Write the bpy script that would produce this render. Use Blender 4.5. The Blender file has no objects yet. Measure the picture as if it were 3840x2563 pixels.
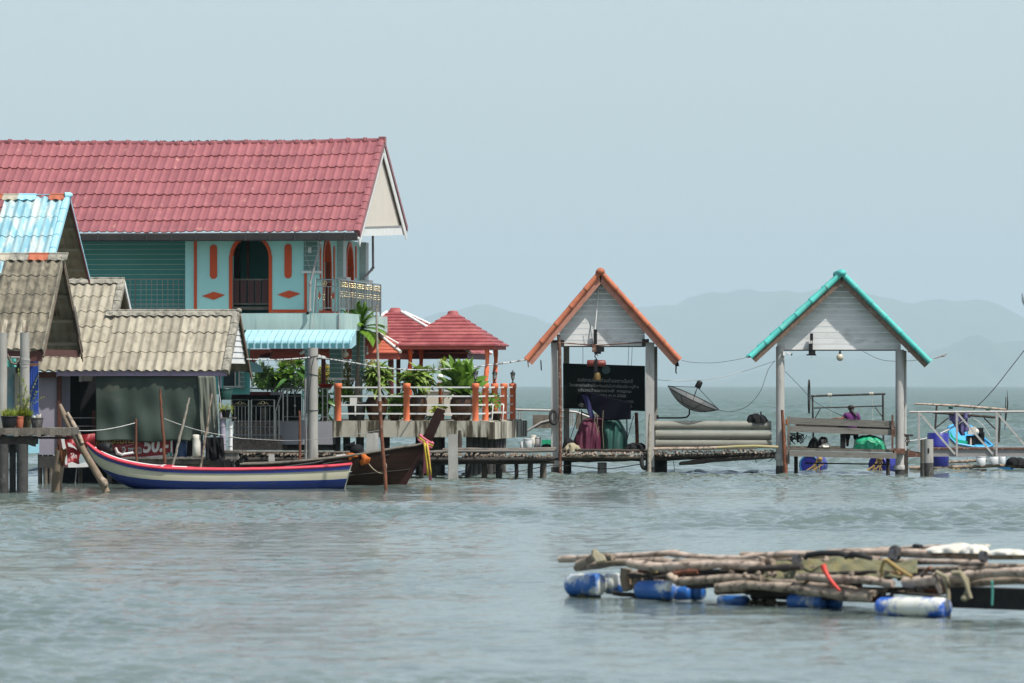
import bpy, math, random
import numpy as np
from mathutils import Vector, Matrix
R = random.Random(7)
rad = math.radians
S = bpy.context.scene
COL = S.collection

# ---------------------------------------------------------------- camera
FPX, CX, HY, CAMZ = 20000.0, 1920.0, 1448.0, 2.3
cd = bpy.data.cameras.new("Camera"); cam = bpy.data.objects.new("Camera", cd); COL.objects.link(cam)
S.camera = cam
cam.location = (0, 0, CAMZ); cam.rotation_euler = (rad(90), 0, 0)
cd.sensor_width = 36; cd.lens = FPX * 36 / 3840
cd.shift_y = (HY - 2563 / 2) / 3840
cd.clip_start = 1; cd.clip_end = 160000
cd.dof.use_dof = True; cd.dof.focus_distance = 134; cd.dof.aperture_fstop = 4.2

# ---------------------------------------------------------------- sun, sky, exposure
SUN = Vector((0.62, -0.56, 1.38)).normalized()
sd = bpy.data.lights.new("Sun", 'SUN'); sun = bpy.data.objects.new("Sun", sd); COL.objects.link(sun)
sd.energy = 4.7; sd.angle = rad(0.9); sd.color = (1, 0.965, 0.91)
sun.rotation_euler = SUN.to_track_quat('Z', 'Y').to_euler(); sun.location = (20, 0, 60)
w = bpy.data.worlds.new("World"); S.world = w; w.use_nodes = True
nt = w.node_tree; nt.nodes.clear()
so = nt.nodes.new("ShaderNodeOutputWorld"); bg = nt.nodes.new("ShaderNodeBackground")
sky = nt.nodes.new("ShaderNodeTexSky"); sky.sky_type = 'NISHITA'; sky.sun_disc = False
sky.sun_elevation = math.asin(SUN.z); sky.sun_rotation = math.atan2(SUN.x, SUN.y)
sky.air_density = 1.3; sky.dust_density = 2.5; sky.ozone_density = 1.6; sky.altitude = 0
# thin overcast veil of the humid sky: lifts and greys the dome evenly
veil = nt.nodes.new("ShaderNodeMix"); veil.data_type = 'RGBA'; veil.inputs[0].default_value = 0.62
veil.inputs[7].default_value = (4.95, 5.8, 6.4, 1)
tcw = nt.nodes.new("ShaderNodeTexCoord"); sxw = nt.nodes.new("ShaderNodeSeparateXYZ"); mrw = nt.nodes.new("ShaderNodeMapRange")   # the veil thins towards the zenith
nt.links.new(tcw.outputs['Generated'], sxw.inputs[0]); nt.links.new(sxw.outputs[2], mrw.inputs[0])
for i_, v_ in zip((1, 2, 3, 4), (.12, .6, .62, .12)): mrw.inputs[i_].default_value = v_
nt.links.new(mrw.outputs[0], veil.inputs[0]); nt.links.new(sky.outputs[0], veil.inputs[6]); nt.links.new(veil.outputs[2], bg.inputs[0])
bg.inputs[1].default_value = 0.12
nt.links.new(bg.outputs[0], so.inputs[0])
S.view_settings.view_transform = 'Standard'; S.view_settings.look = 'None'
S.view_settings.gamma = 1; S.view_settings.exposure = 0.2
S.render.engine = 'CYCLES'
S.cycles.use_denoising = True
S.cycles.max_bounces = 7; S.cycles.diffuse_bounces = 3; S.cycles.glossy_bounces = 3
S.cycles.transparent_max_bounces = 10; S.cycles.volume_bounces = 0
S.cycles.caustics_reflective = False; S.cycles.caustics_refractive = False

# ---------------------------------------------------------------- frames: a point seen at (px, py) on a plane that stands in the scene
class Frame:
    def __init__(s, D, px=1920, th=0.0):
        s.O = Vector(((px - CX) / FPX * D, D, 0)); t = rad(th)
        s.U = Vector((math.cos(t), -math.sin(t), 0)); s.V = Vector((math.sin(t), math.cos(t), 0)); s.W = Vector((0, 0, 1))
    def p(s, px, py, v=0.0):
        r = Vector(((px - CX) / FPX, 1, (HY - py) / FPX)); c = Vector((0, 0, CAMZ))
        t = (v + s.V.dot(s.O - c)) / s.V.dot(r)
        return c + r * t
    def l(s, px, py, v=0.0):
        q = s.p(px, py, v) - s.O
        return q.dot(s.U), q.z
    def w(s, u, v, z): return s.O + s.U * u + s.V * v + s.W * z

# ---------------------------------------------------------------- mesh builder
class MB:
    def __init__(s): s.v = []; s.f = []; s.t = []; s.sm = []
    def add(s, vs, fs, tint=None, smooth=False):
        b = len(s.v); s.v += [tuple(x) for x in vs]
        s.f += [tuple(i + b for i in f) for f in fs]
        s.t += [(R.random() if tint is None else tint)] * len(fs); s.sm += [smooth] * len(fs)
        return s
    def hexa(s, c, tint=None):
        return s.add(c, [(0, 3, 2, 1), (4, 5, 6, 7), (0, 1, 5, 4), (1, 2, 6, 5), (2, 3, 7, 6), (3, 0, 4, 7)], tint)
    def box(s, a, b, fr=None, tint=None):
        x0, y0, z0 = [min(a[i], b[i]) for i in range(3)]; x1, y1, z1 = [max(a[i], b[i]) for i in range(3)]
        c = [(x0, y0, z0), (x1, y0, z0), (x1, y1, z0), (x0, y1, z0), (x0, y0, z1), (x1, y0, z1), (x1, y1, z1), (x0, y1, z1)]
        if fr: c = [fr.w(*q) for q in c]
        return s.hexa(c, tint)
    def pbox(s, fr, x0, y0, x1, y1, v0, v1, tint=None):
        """box whose front face (at depth v0 in the frame) spans the picture rectangle, v1 = back"""
        u0, z0 = fr.l(x0, y0, v0); u1, z1 = fr.l(x1, y1, v0)
        return s.box((u0, v0, z0), (u1, v1, z1), fr, tint)
    def beam(s, a, b, wd, h, up=Vector((0, 0, 1)), tint=None):
        a = Vector(a); b = Vector(b); d = (b - a).normalized(); sd = d.cross(up)
        if sd.length < 1e-4: sd = d.cross(Vector((1, 0, 0)))
        sd.normalize(); u = sd.cross(d)
        sd *= wd / 2; u *= h / 2
        return s.hexa([a - sd - u, a + sd - u, b + sd - u, b - sd - u, a - sd + u, a + sd + u, b + sd + u, b - sd + u], tint)
    def tube(s, pts, r, n=8, cap=True, tint=None, smooth=True, flat=1.0, jit=0.0):
        pts = [Vector(p) for p in pts]; m = len(pts)
        rr = r if isinstance(r, (list, tuple)) else [r] * m
        d0 = (pts[1] - pts[0]).normalized(); ref = Vector((0, 0, 1)) if abs(d0.z) < .9 else Vector((1, 0, 0))
        a = d0.cross(ref).normalized(); vs = []
        for i in range(m):
            d = (pts[min(i + 1, m - 1)] - pts[max(i - 1, 0)])
            d = d.normalized() if d.length > 1e-9 else d0
            a = (a - d * a.dot(d)).normalized(); b = d.cross(a)
            for k in range(n):
                t = 2 * math.pi * k / n; q = rr[i] * (1 + (R.uniform(-jit, jit) if jit else 0))
                vs.append(pts[i] + a * math.cos(t) * q + b * math.sin(t) * q * flat)
        fs = [(i * n + k, i * n + (k + 1) % n, (i + 1) * n + (k + 1) % n, (i + 1) * n + k) for i in range(m - 1) for k in range(n)]
        t = R.random() if tint is None else tint
        s.add(vs, fs, t, smooth)
        if cap: s.add(vs[:n], [tuple(range(n))[::-1]], t); s.add(vs[-n:], [tuple(range(n))], t)
        return s
    def lathe(s, c, prof, n=20, tint=None, axis=None, smooth=True):
        """prof: list of (r, h) along axis from c"""
        ax = Vector(axis).normalized() if axis else Vector((0, 0, 1))
        a = ax.orthogonal().normalized(); b = ax.cross(a); c = Vector(c)
        vs = [c + ax * h + (a * math.cos(2 * math.pi * k / n) + b * math.sin(2 * math.pi * k / n)) * r for r, h in prof for k in range(n)]
        fs = [(i * n + k, i * n + (k + 1) % n, (i + 1) * n + (k + 1) % n, (i + 1) * n + k) for i in range(len(prof) - 1) for k in range(n)]
        t = R.random() if tint is None else tint
        s.add(vs, fs, t, smooth)
        if prof[0][0] > 1e-4: s.add(vs[:n], [tuple(range(n))[::-1]], t)
        if prof[-1][0] > 1e-4: s.add(vs[-n:], [tuple(range(n))], t)
        return s
    def prism(s, poly, ext, tint=None):
        """flat polygon (world points) pushed along ext"""
        n = len(poly); e = Vector(ext); p = [Vector(q) for q in poly]
        vs = p + [q + e for q in p]
        return s.add(vs, [tuple(range(n)), tuple(range(2 * n - 1, n - 1, -1))] + [(i, i + n, (i + 1) % n + n, (i + 1) % n) for i in range(n)], tint)
    def ppoly(s, fr, pts, v0, v1, tint=None):
        poly = []
        for x, y in pts:
            u, z = fr.l(x, y, v0); poly.append(fr.w(u, v0, z))
        return s.prism(poly, fr.V * (v1 - v0), tint)
    def grid(s, nu, nv, fn, tint=None, smooth=True, loop=False):
        vs = [fn(i / (nu - 1), j / (nv - 1)) for j in range(nv) for i in range(nu)]
        fs = [(j * nu + i, j * nu + i + 1, (j + 1) * nu + i + 1, (j + 1) * nu + i) for j in range(nv - 1) for i in range(nu - 1)]
        return s.add(vs, fs, tint, smooth)
    def ball(s, c, r, n=14, sz=1.0, tint=None, jit=0):
        c = Vector(c); m = max(6, n // 2)
        prof = [(max(1e-5, r * math.sin(math.pi * i / m)), -r * sz * math.cos(math.pi * i / m)) for i in range(m + 1)]
        prof = [(p[0] * (1 + R.uniform(-jit, jit)), p[1]) for p in prof]
        return s.lathe(c, prof, n, tint)

ORG = {}
def link(o, parent=None):
    COL.objects.link(o)
    if parent is not None: o.parent = parent
def tag(o, label=None, cat=None, group=None, kind=None):
    for k, v in (("label", label), ("category", cat), ("group", group), ("kind", kind)):
        if v: o[k] = v
    return o
def mesh(name, mb, org, mat, solid=0):
    me = bpy.data.meshes.new(name)
    o = Vector(org)
    me.from_pydata([(x[0] - o.x, x[1] - o.y, x[2] - o.z) for x in mb.v], [], mb.f)
    me.polygons.foreach_set("use_smooth", mb.sm)
    at = me.attributes.new("tint", 'FLOAT', 'FACE'); at.data.foreach_set("value", mb.t)
    for m in (mat if isinstance(mat, (list, tuple)) else [mat]): me.materials.append(m)
    me.update()
    return me
def base_of(mb):
    a = np.array(mb.v); return Vector(((a[:, 0].min() + a[:, 0].max()) / 2, (a[:, 1].min() + a[:, 1].max()) / 2, a[:, 2].min()))
def T(name, label, cat, at, group=None):
    o = bpy.data.objects.new(name, None); o.empty_display_size = .2; link(o); o.location = at; ORG[o.name] = Vector(at)
    return tag(o, label, cat, group)
def part(name, mb, mat, parent, label=None, kind=None):
    org = ORG[parent.name]; me = mesh(name, mb, org, mat)
    o = bpy.data.objects.new(name, me); link(o, parent); ORG[o.name] = org
    return tag(o, label, None, None, kind)
def one(name, label, cat, mb, mat, group=None, kind=None):
    org = base_of(mb); me = mesh(name, mb, org, mat); o = bpy.data.objects.new(name, me); link(o); o.location = org; ORG[o.name] = org
    return tag(o, label, cat, group, kind)
def setting(name, mb, mat, kind="structure", org=(0, 0, 0)):
    me = mesh(name, mb, org, mat); o = bpy.data.objects.new(name, me); link(o); o.location = org; ORG[o.name] = Vector(org)
    o["kind"] = kind; return o
def copy_tree(root, off, label):
    """linked copy of a thing, its parts and sub-parts, moved by off"""
    r = root.copy(); COL.objects.link(r); r.location = root.location + Vector(off); r["label"] = label
    ORG[r.name] = ORG[root.name] + Vector(off)
    for ch in list(root.children):
        c = ch.copy(); COL.objects.link(c); c.parent = r
        for g in list(ch.children):
            d = g.copy(); COL.objects.link(d); d.parent = c
    return r

# ---------------------------------------------------------------- materials
def srgb(r, g, b):
    f = lambda c: (c / 255) / 12.92 if c / 255 <= .04045 else ((c / 255 + .055) / 1.055) ** 2.4
    return (f(r), f(g), f(b))
def M(name, c, c2=None, rough=.7, sc=3.0, st=(1, 1, 1), bump=0.0, bsc=25, metal=0, lo=.35, hi=.65, stain=None, ssc=1.2, sst=(1, 1, 1),
      sth=.55, sw=.12, tint=.12, spec=.5, trans=0, ior=1.45, alpha=1.0, bst=None, sub=0, brick=None):
    m = bpy.data.materials.new(name); m.use_nodes = True; N = m.node_tree; L = N.links.new
    b = N.nodes["Principled BSDF"]; tc = N.nodes.new("ShaderNodeTexCoord")
    c2 = c2 or tuple(x * .8 for x in c)
    def noise(scale, stretch, det=6, rgh=.6):
        mp = N.nodes.new("ShaderNodeMapping"); mp.inputs['Scale'].default_value = stretch; L(tc.outputs['Object'], mp.inputs[0])
        n = N.nodes.new("ShaderNodeTexNoise"); n.inputs['Scale'].default_value = scale; n.inputs['Detail'].default_value = det
        n.inputs['Roughness'].default_value = rgh; L(mp.outputs[0], n.inputs['Vector']); return n.outputs['Fac']
    def ramp(fac, a, bb, ca, cb):
        r = N.nodes.new("ShaderNodeValToRGB"); r.color_ramp.elements[0].position = a; r.color_ramp.elements[1].position = bb
        r.color_ramp.elements[0].color = (*ca, 1); r.color_ramp.elements[1].color = (*cb, 1); L(fac, r.inputs[0]); return r.outputs[0]
    def mix(fac, a, bb, mode='MIX'):
        x = N.nodes.new("ShaderNodeMix"); x.data_type = 'RGBA'; x.blend_type = mode
        for sock, val in ((x.inputs[0], fac), (x.inputs[6], a), (x.inputs[7], bb)):
            if isinstance(val, bpy.types.NodeSocket): L(val, sock)
            elif isinstance(val, tuple): sock.default_value = (*val, 1)
            else: sock.default_value = val
        return x.outputs[2]
    col = ramp(noise(sc, st), lo, hi, c, c2)
    if tint:
        a = N.nodes.new("ShaderNodeAttribute"); a.attribute_name = "tint"
        col = mix(1.0, col, ramp(a.outputs['Fac'], 0, 1, (1 - tint,) * 3, (1.0,) * 3), 'MULTIPLY')
    if brick:
        mp = N.nodes.new("ShaderNodeMapping"); L(tc.outputs['Object'], mp.inputs[0]); mp.inputs['Scale'].default_value = (1, 1, 1)
        vz = N.nodes.new("ShaderNodeTexVoronoi"); vz.feature = 'DISTANCE_TO_EDGE'; vz.inputs['Scale'].default_value = brick[0]; L(mp.outputs[0], vz.inputs['Vector'])
        v2 = N.nodes.new("ShaderNodeTexVoronoi"); v2.inputs['Scale'].default_value = brick[0]; L(mp.outputs[0], v2.inputs['Vector'])
        col = mix(ramp(v2.outputs['Color'], .2, .8, (0, 0, 0), (1, 1, 1)), col, brick[2])
        col = mix(ramp(vz.outputs['Distance'], .03, .07, (1, 1, 1), (0, 0, 0)), col, brick[1])
    if stain:
        col = mix(ramp(noise(ssc, sst, 8, .65), sth - sw / 2, sth + sw / 2, (0, 0, 0), (1, 1, 1)), col, stain)
    L(col, b.inputs['Base Color'])
    b.inputs['Roughness'].default_value = rough; b.inputs['Metallic'].default_value = metal
    b.inputs['Specular IOR Level'].default_value = spec
    if trans: b.inputs['Transmission Weight'].default_value = trans; b.inputs['IOR'].default_value = ior
    if alpha < 1: b.inputs['Alpha'].default_value = alpha
    if bump:
        bp = N.nodes.new("ShaderNodeBump"); bp.inputs['Strength'].default_value = 1; bp.inputs['Distance'].default_value = bump
        L(noise(bsc, bst or st, 5), bp.inputs['Height']); L(bp.outputs[0], b.inputs['Normal'])
    if sub:   # thin leaves let light through
        tr = N.nodes.new("ShaderNodeBsdfTranslucent"); L(col, tr.inputs[0]); ms = N.nodes.new("ShaderNodeMixShader"); ms.inputs[0].default_value = sub
        L(b.outputs[0], ms.inputs[1]); L(tr.outputs[0], ms.inputs[2]); L(ms.outputs[0], N.nodes["Material Output"].inputs[0])
    return m
# ---------------------------------------------------------------- materials of the things
m_redtile = M("red glazed tile", (.305, .102, .104), (.255, .083, .087), rough=.46, sc=2.2, bump=.002, bsc=14, tint=.15, stain=(.45, .22, .17), ssc=5, sst=(1, .5, .5), sth=.68, sw=.14)
m_orangetile = M("orange tile", (.50, .155, .07), (.38, .11, .055), rough=.75, sc=6, tint=.2, bump=.003, stain=(.27, .10, .06), ssc=7, sth=.62, sw=.2)
m_greytile = M("weathered cement sheet", (.42, .382, .295), (.30, .272, .205), rough=.9, sc=3.5, st=(1, .6, .6), lo=.3, hi=.7, bump=.004, bsc=45, tint=.3, stain=(.17, .15, .11), ssc=7, sst=(1.2, .45, .45), sth=.6, sw=.22)
m_darktile = M("mossy cement sheet", (.27, .24, .175), (.16, .142, .10), rough=.95, sc=4, lo=.3, hi=.7, bump=.004, bsc=45, tint=.25, stain=(.07, .062, .045), ssc=8, sst=(1.2, .5, .5), sth=.56, sw=.25)
m_bluetile = M("flaking pale blue sheet", (.33, .50, .53), (.19, .40, .47), rough=.8, sc=3, st=(2.2, .4, .4), lo=.4, hi=.55, tint=.2, stain=(.46, .52, .48), ssc=2.6, sst=(2.4, .5, .5), sth=.54, sw=.12, bump=.002)
m_creamcap = M("cream ridge tile", (.46, .42, .32), (.38, .35, .27), rough=.9, tint=.2)
m_greycap = M("grey ridge tile", (.35, .33, .27), (.22, .21, .17), rough=.95, sc=9, tint=.25, bump=.003, stain=(.11, .10, .08), ssc=9, sth=.6, sw=.2)
m_terracap = M("terracotta ridge tile", (.42, .12, .06), (.34, .10, .05), rough=.8, tint=.1)
m_bluecap = M("pale blue verge tile", (.33, .62, .72), (.28, .55, .66), rough=.7, tint=.15)
m_tealcap = M("turquoise verge tile", (.085, .50, .44), (.06, .42, .37), rough=.7, sc=5, tint=.15, bump=.003, stain=(.15, .36, .32), ssc=7, sth=.62, sw=.2)
m_gutter = M("dark gutter steel", (.045, .042, .045), (.07, .06, .055), rough=.5, sc=4, tint=.1)
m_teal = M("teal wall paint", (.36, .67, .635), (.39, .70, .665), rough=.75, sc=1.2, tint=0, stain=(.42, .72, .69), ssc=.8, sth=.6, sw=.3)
m_tealshade = M("shaded teal siding", (.085, .34, .315), (.10, .37, .345), rough=.7, sc=2, tint=.08)  # darker teal: shade of the recess and rooms put into the colour
m_tealtile = M("teal wall tile", (.11, .22, .205), (.13, .26, .24), rough=.45, sc=3, tint=.1)
m_tealtile_lit = M("sunlit wall tile", (.52, .58, .56), (.46, .53, .51), rough=.5, tint=.08)  # lit copy of the teal wall tile, sunlight put into its paler colour
m_grout = M("white grout", (.6, .68, .64), (.5, .58, .55), rough=.8, tint=0)
m_orange = M("orange trim paint", (.62, .075, .012), (.56, .065, .012), rough=.6, sc=6, tint=.03)
m_white = M("white paint", (.72, .73, .70), (.62, .63, .60), rough=.65, sc=4, tint=.05)
m_cream = M("cream ceiling board", (.62, .57, .48), (.58, .53, .45), rough=.8, sc=2, tint=.05)
m_paleband = M("pale green plaster", (.42, .56, .52), (.34, .48, .455), rough=.8, sc=1.5, st=(2, 2, .4), stain=(.22, .33, .31), ssc=1.6, sst=(3, 3, .5), sth=.64, sw=.2, tint=.05)
m_dark = M("unlit interior", (.004, .005, .006), (.007, .008, .009), rough=.9, tint=0)  # near-black base colour carries the darkness of the dim rooms
m_darkpanel = M("dark carved panel", (.055, .02, .018), (.035, .015, .014), rough=.5, sc=20, tint=.2)
m_steel = M("stainless steel", (.40, .40, .39), (.33, .33, .32), rough=.28, metal=1, sc=10, tint=.1)
m_brass = M("brass", (.80, .66, .40), (.68, .54, .30), rough=.25, metal=1, tint=.1)
m_pvcgrey = M("grey downpipe", (.30, .28, .27), (.25, .235, .23), rough=.5, sc=5, tint=.1)
m_purplefascia = M("lilac painted board", (.33, .26, .37), (.26, .21, .29), rough=.75, sc=4, st=(1, 1, 3), stain=(.16, .13, .16), ssc=5, sth=.66, sw=.15, tint=.05)
m_lilac = M("lilac plaster", (.34, .315, .385), (.29, .27, .33), rough=.85, sc=1.5, stain=(.13, .12, .14), ssc=4, sst=(1, 1, .6), sth=.68, sw=.12, tint=.05)
m_brown = M("red brown timber", (.11, .035, .025), (.075, .028, .02), rough=.7, sc=8, st=(.5, .5, 5), tint=.15)
m_oldwood = M("grey weathered timber", (.22, .195, .16), (.115, .10, .08), rough=.92, sc=7, st=(1, 1, 6), lo=.3, hi=.7, bump=.006, bsc=22, tint=.3, stain=(.05, .042, .033), ssc=3, sth=.6, sw=.2)
m_darkwood = M("dark wet timber", (.06, .048, .038), (.03, .025, .02), rough=.85, sc=8, bump=.006, tint=.3, stain=(.16, .14, .11), ssc=5, sth=.66, sw=.1)
m_log = M("bleached mangrove log", (.44, .35, .265), (.21, .165, .12), rough=.9, sc=7, lo=.3, hi=.7, bump=.01, bsc=18, tint=.25, stain=(.07, .052, .038), ssc=9, sth=.56, sw=.14)
m_pinklog = M("sun bleached pinkish log", (.60, .48, .38), (.33, .25, .195), rough=.9, sc=7, lo=.3, hi=.7, bump=.01, bsc=18, tint=.25, stain=(.10, .075, .055), ssc=9, sth=.57, sw=.14)
m_barkred = M("reddish bark", (.22, .075, .035), (.09, .035, .02), rough=.85, sc=9, st=(1, 1, .5), lo=.35, hi=.65, bump=.008, bsc=30, tint=.2, stain=(.30, .25, .19), ssc=7, sst=(1, 1, .6), sth=.66, sw=.12)
m_birch = M("pale bark", (.42, .385, .31), (.24, .21, .165), rough=.9, sc=16, st=(1, 1, .7), bump=.006, bsc=30, tint=.15, stain=(.07, .055, .045), ssc=22, sth=.64, sw=.1)
m_stump = M("split brown stump", (.25, .19, .13), (.16, .12, .08), rough=.9, sc=7, st=(1, 1, .35), bump=.01, bsc=24, tint=.1)
m_rot = M("fresh orange split wood", (.30, .10, .025), (.10, .035, .015), rough=.95, sc=14, st=(1, 1, .4), bump=.02, bsc=20, tint=.3)
m_conc = M("grey concrete", (.36, .35, .32), (.27, .26, .235), rough=.92, sc=3.5, st=(1, 1, .45), lo=.3, hi=.7, bump=.004, bsc=35, tint=.06, stain=(.17, .16, .14), ssc=3.5, sst=(1.6, 1.6, .4), sth=.62, sw=.2)
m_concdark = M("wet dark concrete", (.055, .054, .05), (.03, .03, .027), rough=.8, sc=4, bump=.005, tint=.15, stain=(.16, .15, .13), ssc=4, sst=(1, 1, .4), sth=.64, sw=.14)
m_slab = M("streaked terrace concrete", (.46, .44, .36), (.36, .34, .27), rough=.92, sc=2.5, st=(1, 1, .5), bump=.003, bsc=30, tint=.05, stain=(.055, .045, .028), ssc=1.2, sst=(2.2, 2.2, .25), sth=.515, sw=.07)
m_tankwall = M("grey painted wall", (.27, .27, .29), (.24, .24, .255), rough=.8, sc=1.5, tint=.03)
m_stone = M("pebble pattern tile", (.20, .13, .105), (.14, .10, .085), rough=.5, sc=3, brick=(9.5, (.10, .085, .075), (.24, .19, .15)), tint=0)
m_tarpgreen = M("faded dark green tarp", (.026, .046, .036), (.044, .064, .05), rough=.8, sc=1.3, st=(1, 1, .6), bump=.004, bsc=9, tint=0, stain=(.085, .09, .065), ssc=1.2, sst=(.6, 1, 1.4), sth=.66, sw=.3)
m_tarpgrey = M("pale olive tarp", (.16, .17, .135), (.10, .11, .088), rough=.85, sc=2, st=(3, 3, .6), bump=.004, bsc=9, tint=0)
m_blackcloth = M("black cloth", (.006, .006, .007), (.014, .014, .015), rough=.85, spec=.2, sc=4, bump=.003, bsc=12, tint=0)
m_black = M("black plastic", (.007, .007, .008), (.012, .012, .012), rough=.55, tint=.2, spec=.3)
m_rubber = M("black rubber", (.014, .014, .015), (.03, .028, .026), rough=.8, sc=8, tint=.2)
m_bannerred = M("red vinyl banner", (.27, .018, .024), (.20, .012, .018), rough=.45, sc=2, tint=0, bump=.004, bsc=5)
m_letterwhite = M("printed white", (.74, .73, .70), (.68, .67, .65), rough=.5, tint=0)
m_letteryellow = M("printed gold", (.62, .40, .10), (.52, .32, .07), rough=.5, tint=0)
m_letterblack = M("printed black", (.015, .012, .012), (.02, .015, .015), rough=.5, tint=0)
m_letterteal = M("printed teal", (.03, .22, .19), (.03, .18, .16), rough=.5, tint=0)
m_boatcream = M("cream hull paint", (.52, .49, .36), (.46, .43, .31), rough=.4, sc=2.5, st=(.6, 1, 2), tint=0, stain=(.56, .54, .42), ssc=3, sst=(.9, 1, 2.2), sth=.66, sw=.1)
m_boatblue = M("ultramarine hull paint", (.008, .025, .16), (.01, .033, .20), rough=.4, sc=3, tint=0, stain=(.06, .07, .10), ssc=6, sst=(.6, 1, 2), sth=.64, sw=.12)
m_boatnavy = M("navy hull band", (.012, .022, .17), (.012, .03, .2), rough=.3, sc=3, tint=0)
m_boatred = M("pink red gunwale paint", (.58, .055, .085), (.50, .04, .06), rough=.4, sc=5, tint=0)
m_boatgrey = M("grey boat deck", (.42, .50, .52), (.32, .40, .42), rough=.6, sc=5, tint=.1)
m_hull = M("varnished dark hull", (.018, .009, .006), (.034, .018, .012), rough=.6, spec=.12, sc=3, st=(.5, .5, 6), lo=.3, hi=.7, bump=.002, tint=.1)
m_prow = M("dark red prow timber", (.032, .011, .008), (.02, .008, .006), rough=.55, spec=.2, sc=4, st=(1, 1, .6), tint=.1)
m_hullpale = M("grey waterline paint", (.24, .24, .20), (.17, .17, .14), rough=.6, tint=0)
m_pinkcloth = M("pink ribbon", (.72, .20, .25), (.62, .15, .20), rough=.7, sc=6, tint=.15, sub=.25)
m_yellowcloth = M("yellow ribbon", (.72, .55, .06), (.60, .46, .06), rough=.7, sc=6, tint=.15, sub=.25)
m_orangecloth = M("orange cloth", (.58, .15, .012), (.45, .11, .012), rough=.8, sc=6, tint=.1, sub=.2)
m_salmon = M("salmon post paint", (.86, .22, .095), (.78, .19, .085), rough=.6, sc=4, st=(1, 1, .5), tint=.04)
m_salmonbeam = M("salmon beam paint", (.48, .10, .075), (.42, .085, .065), rough=.65, sc=4, tint=.08)
m_maroon = M("maroon post paint", (.12, .012, .018), (.10, .012, .016), rough=.6, tint=.1)
m_pavtile = M("red flat tile", (.265, .055, .06), (.22, .044, .048), rough=.7, sc=2.5, tint=.1, stain=(.45, .14, .13), ssc=1.5, sth=.6, sw=.3)
m_pavorange = M("orange flat tile", (.48, .115, .065), (.42, .10, .06), rough=.6, sc=2.5, tint=.1)
m_awning = M("pale blue awning sheet", (.36, .60, .66), (.31, .55, .61), rough=.5, sc=2.5, tint=.08, stain=(.10, .30, .32), ssc=2.4, sst=(1, 1, .8), sth=.70, sw=.16)
m_awntrim = M("teal awning shade", (.12, .42, .42), (.10, .36, .38), rough=.5, tint=.05)
m_jar = M("brown glazed jar", (.075, .032, .014), (.035, .016, .009), rough=.28, sc=4, tint=.15)
m_soil = M("potting soil", (.05, .035, .025), (.03, .02, .015), rough=1, tint=0)
m_leaf = M("mid green leaf", (.13, .27, .03), (.20, .36, .05), rough=.45, sc=5, tint=.4, sub=.3)
m_leafdark = M("dark glossy leaf", (.06, .16, .025), (.09, .21, .03), rough=.35, sc=5, tint=.45, sub=.22)
m_leafyellow = M("yellow green leaf", (.38, .42, .045), (.24, .34, .03), rough=.5, sc=8, tint=.35, sub=.35)
m_leafpalm = M("palm green leaf", (.15, .31, .03), (.22, .40, .05), rough=.4, sc=5, tint=.4, sub=.3)
m_leafvar = M("cream veined leaf", (.15, .29, .035), (.40, .47, .14), rough=.42, sc=16, lo=.45, hi=.62, tint=.4, sub=.28)
m_leafolive = M("olive thin leaf", (.30, .36, .08), (.40, .38, .11), rough=.6, sc=5, tint=.5, sub=.3)
m_flowerred = M("red bract", (.50, .09, .035), (.42, .12, .03), rough=.6, tint=.4, sub=.3)
m_floweryellow = M("yellow petal", (.75, .45, .03), (.65, .38, .03), rough=.6, tint=.3, sub=.3)
m_flowerpink = M("pink petal", (.60, .10, .22), (.50, .08, .2), rough=.6, tint=.3, sub=.3)
m_trunk = M("ringed palm trunk", (.20, .175, .14), (.11, .095, .075), rough=.9, sc=30, st=(.2, .2, 1), bump=.004, tint=.1)
m_greyboard = M("white grey siding", (.68, .68, .66), (.60, .60, .58), rough=.75, sc=2.5, st=(.7, 1, 3), tint=.1, stain=(.37, .34, .31), ssc=1.6, sst=(.6, 1, 1.6), sth=.64, sw=.2)
m_pinkbarge = M("faded salmon barge board", (.46, .21, .15), (.36, .16, .11), rough=.8, sc=6, tint=.1, stain=(.22, .14, .09), ssc=6, sth=.66, sw=.14)
m_brownbarge = M("weathered brown barge board", (.22, .15, .105), (.13, .09, .065), rough=.9, sc=8, bump=.004, tint=.15, stain=(.30, .26, .21), ssc=6, sth=.66, sw=.14)
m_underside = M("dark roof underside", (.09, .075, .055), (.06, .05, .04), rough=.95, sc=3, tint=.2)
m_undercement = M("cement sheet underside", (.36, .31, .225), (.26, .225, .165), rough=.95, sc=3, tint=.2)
m_board = M("blackboard", (.002, .004, .0045), (.002, .007, .0065), rough=.8, spec=.15, sc=2, tint=0)
m_chalk = M("grey lettering", (.17, .18, .17), (.10, .11, .11), rough=.8, tint=0)
m_rust = M("rusty steel", (.16, .065, .035), (.10, .05, .035), rough=.85, sc=14, tint=.2, stain=(.35, .30, .27), ssc=9, sth=.6, sw=.1)
m_bluehull = M("bright blue boat paint", (.04, .33, .62), (.05, .40, .68), rough=.4, sc=3, tint=.05)
m_drumblue = M("royal blue drum", (.018, .022, .20), (.025, .03, .25), rough=.35, sc=4, tint=.1)
m_drumaqua = M("blue drum head", (.02, .14, .33), (.03, .19, .40), rough=.35, sc=4, tint=.15)
m_raftdrum = M("scuffed blue and white drum", (.018, .10, .34), (.022, .13, .42), rough=.4, sc=3, tint=.15, stain=(.60, .62, .55), ssc=2.2, sth=.60, sw=.08)
m_raftdrumw = M("white drum with blue paint", (.74, .74, .66), (.55, .53, .38), rough=.45, sc=3, tint=.1, stain=(.014, .10, .45), ssc=1.5, sth=.47, sw=.06)
m_algae = M("algae crust", (.09, .08, .035), (.05, .05, .025), rough=.95, sc=12, bump=.02, tint=.3)
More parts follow.
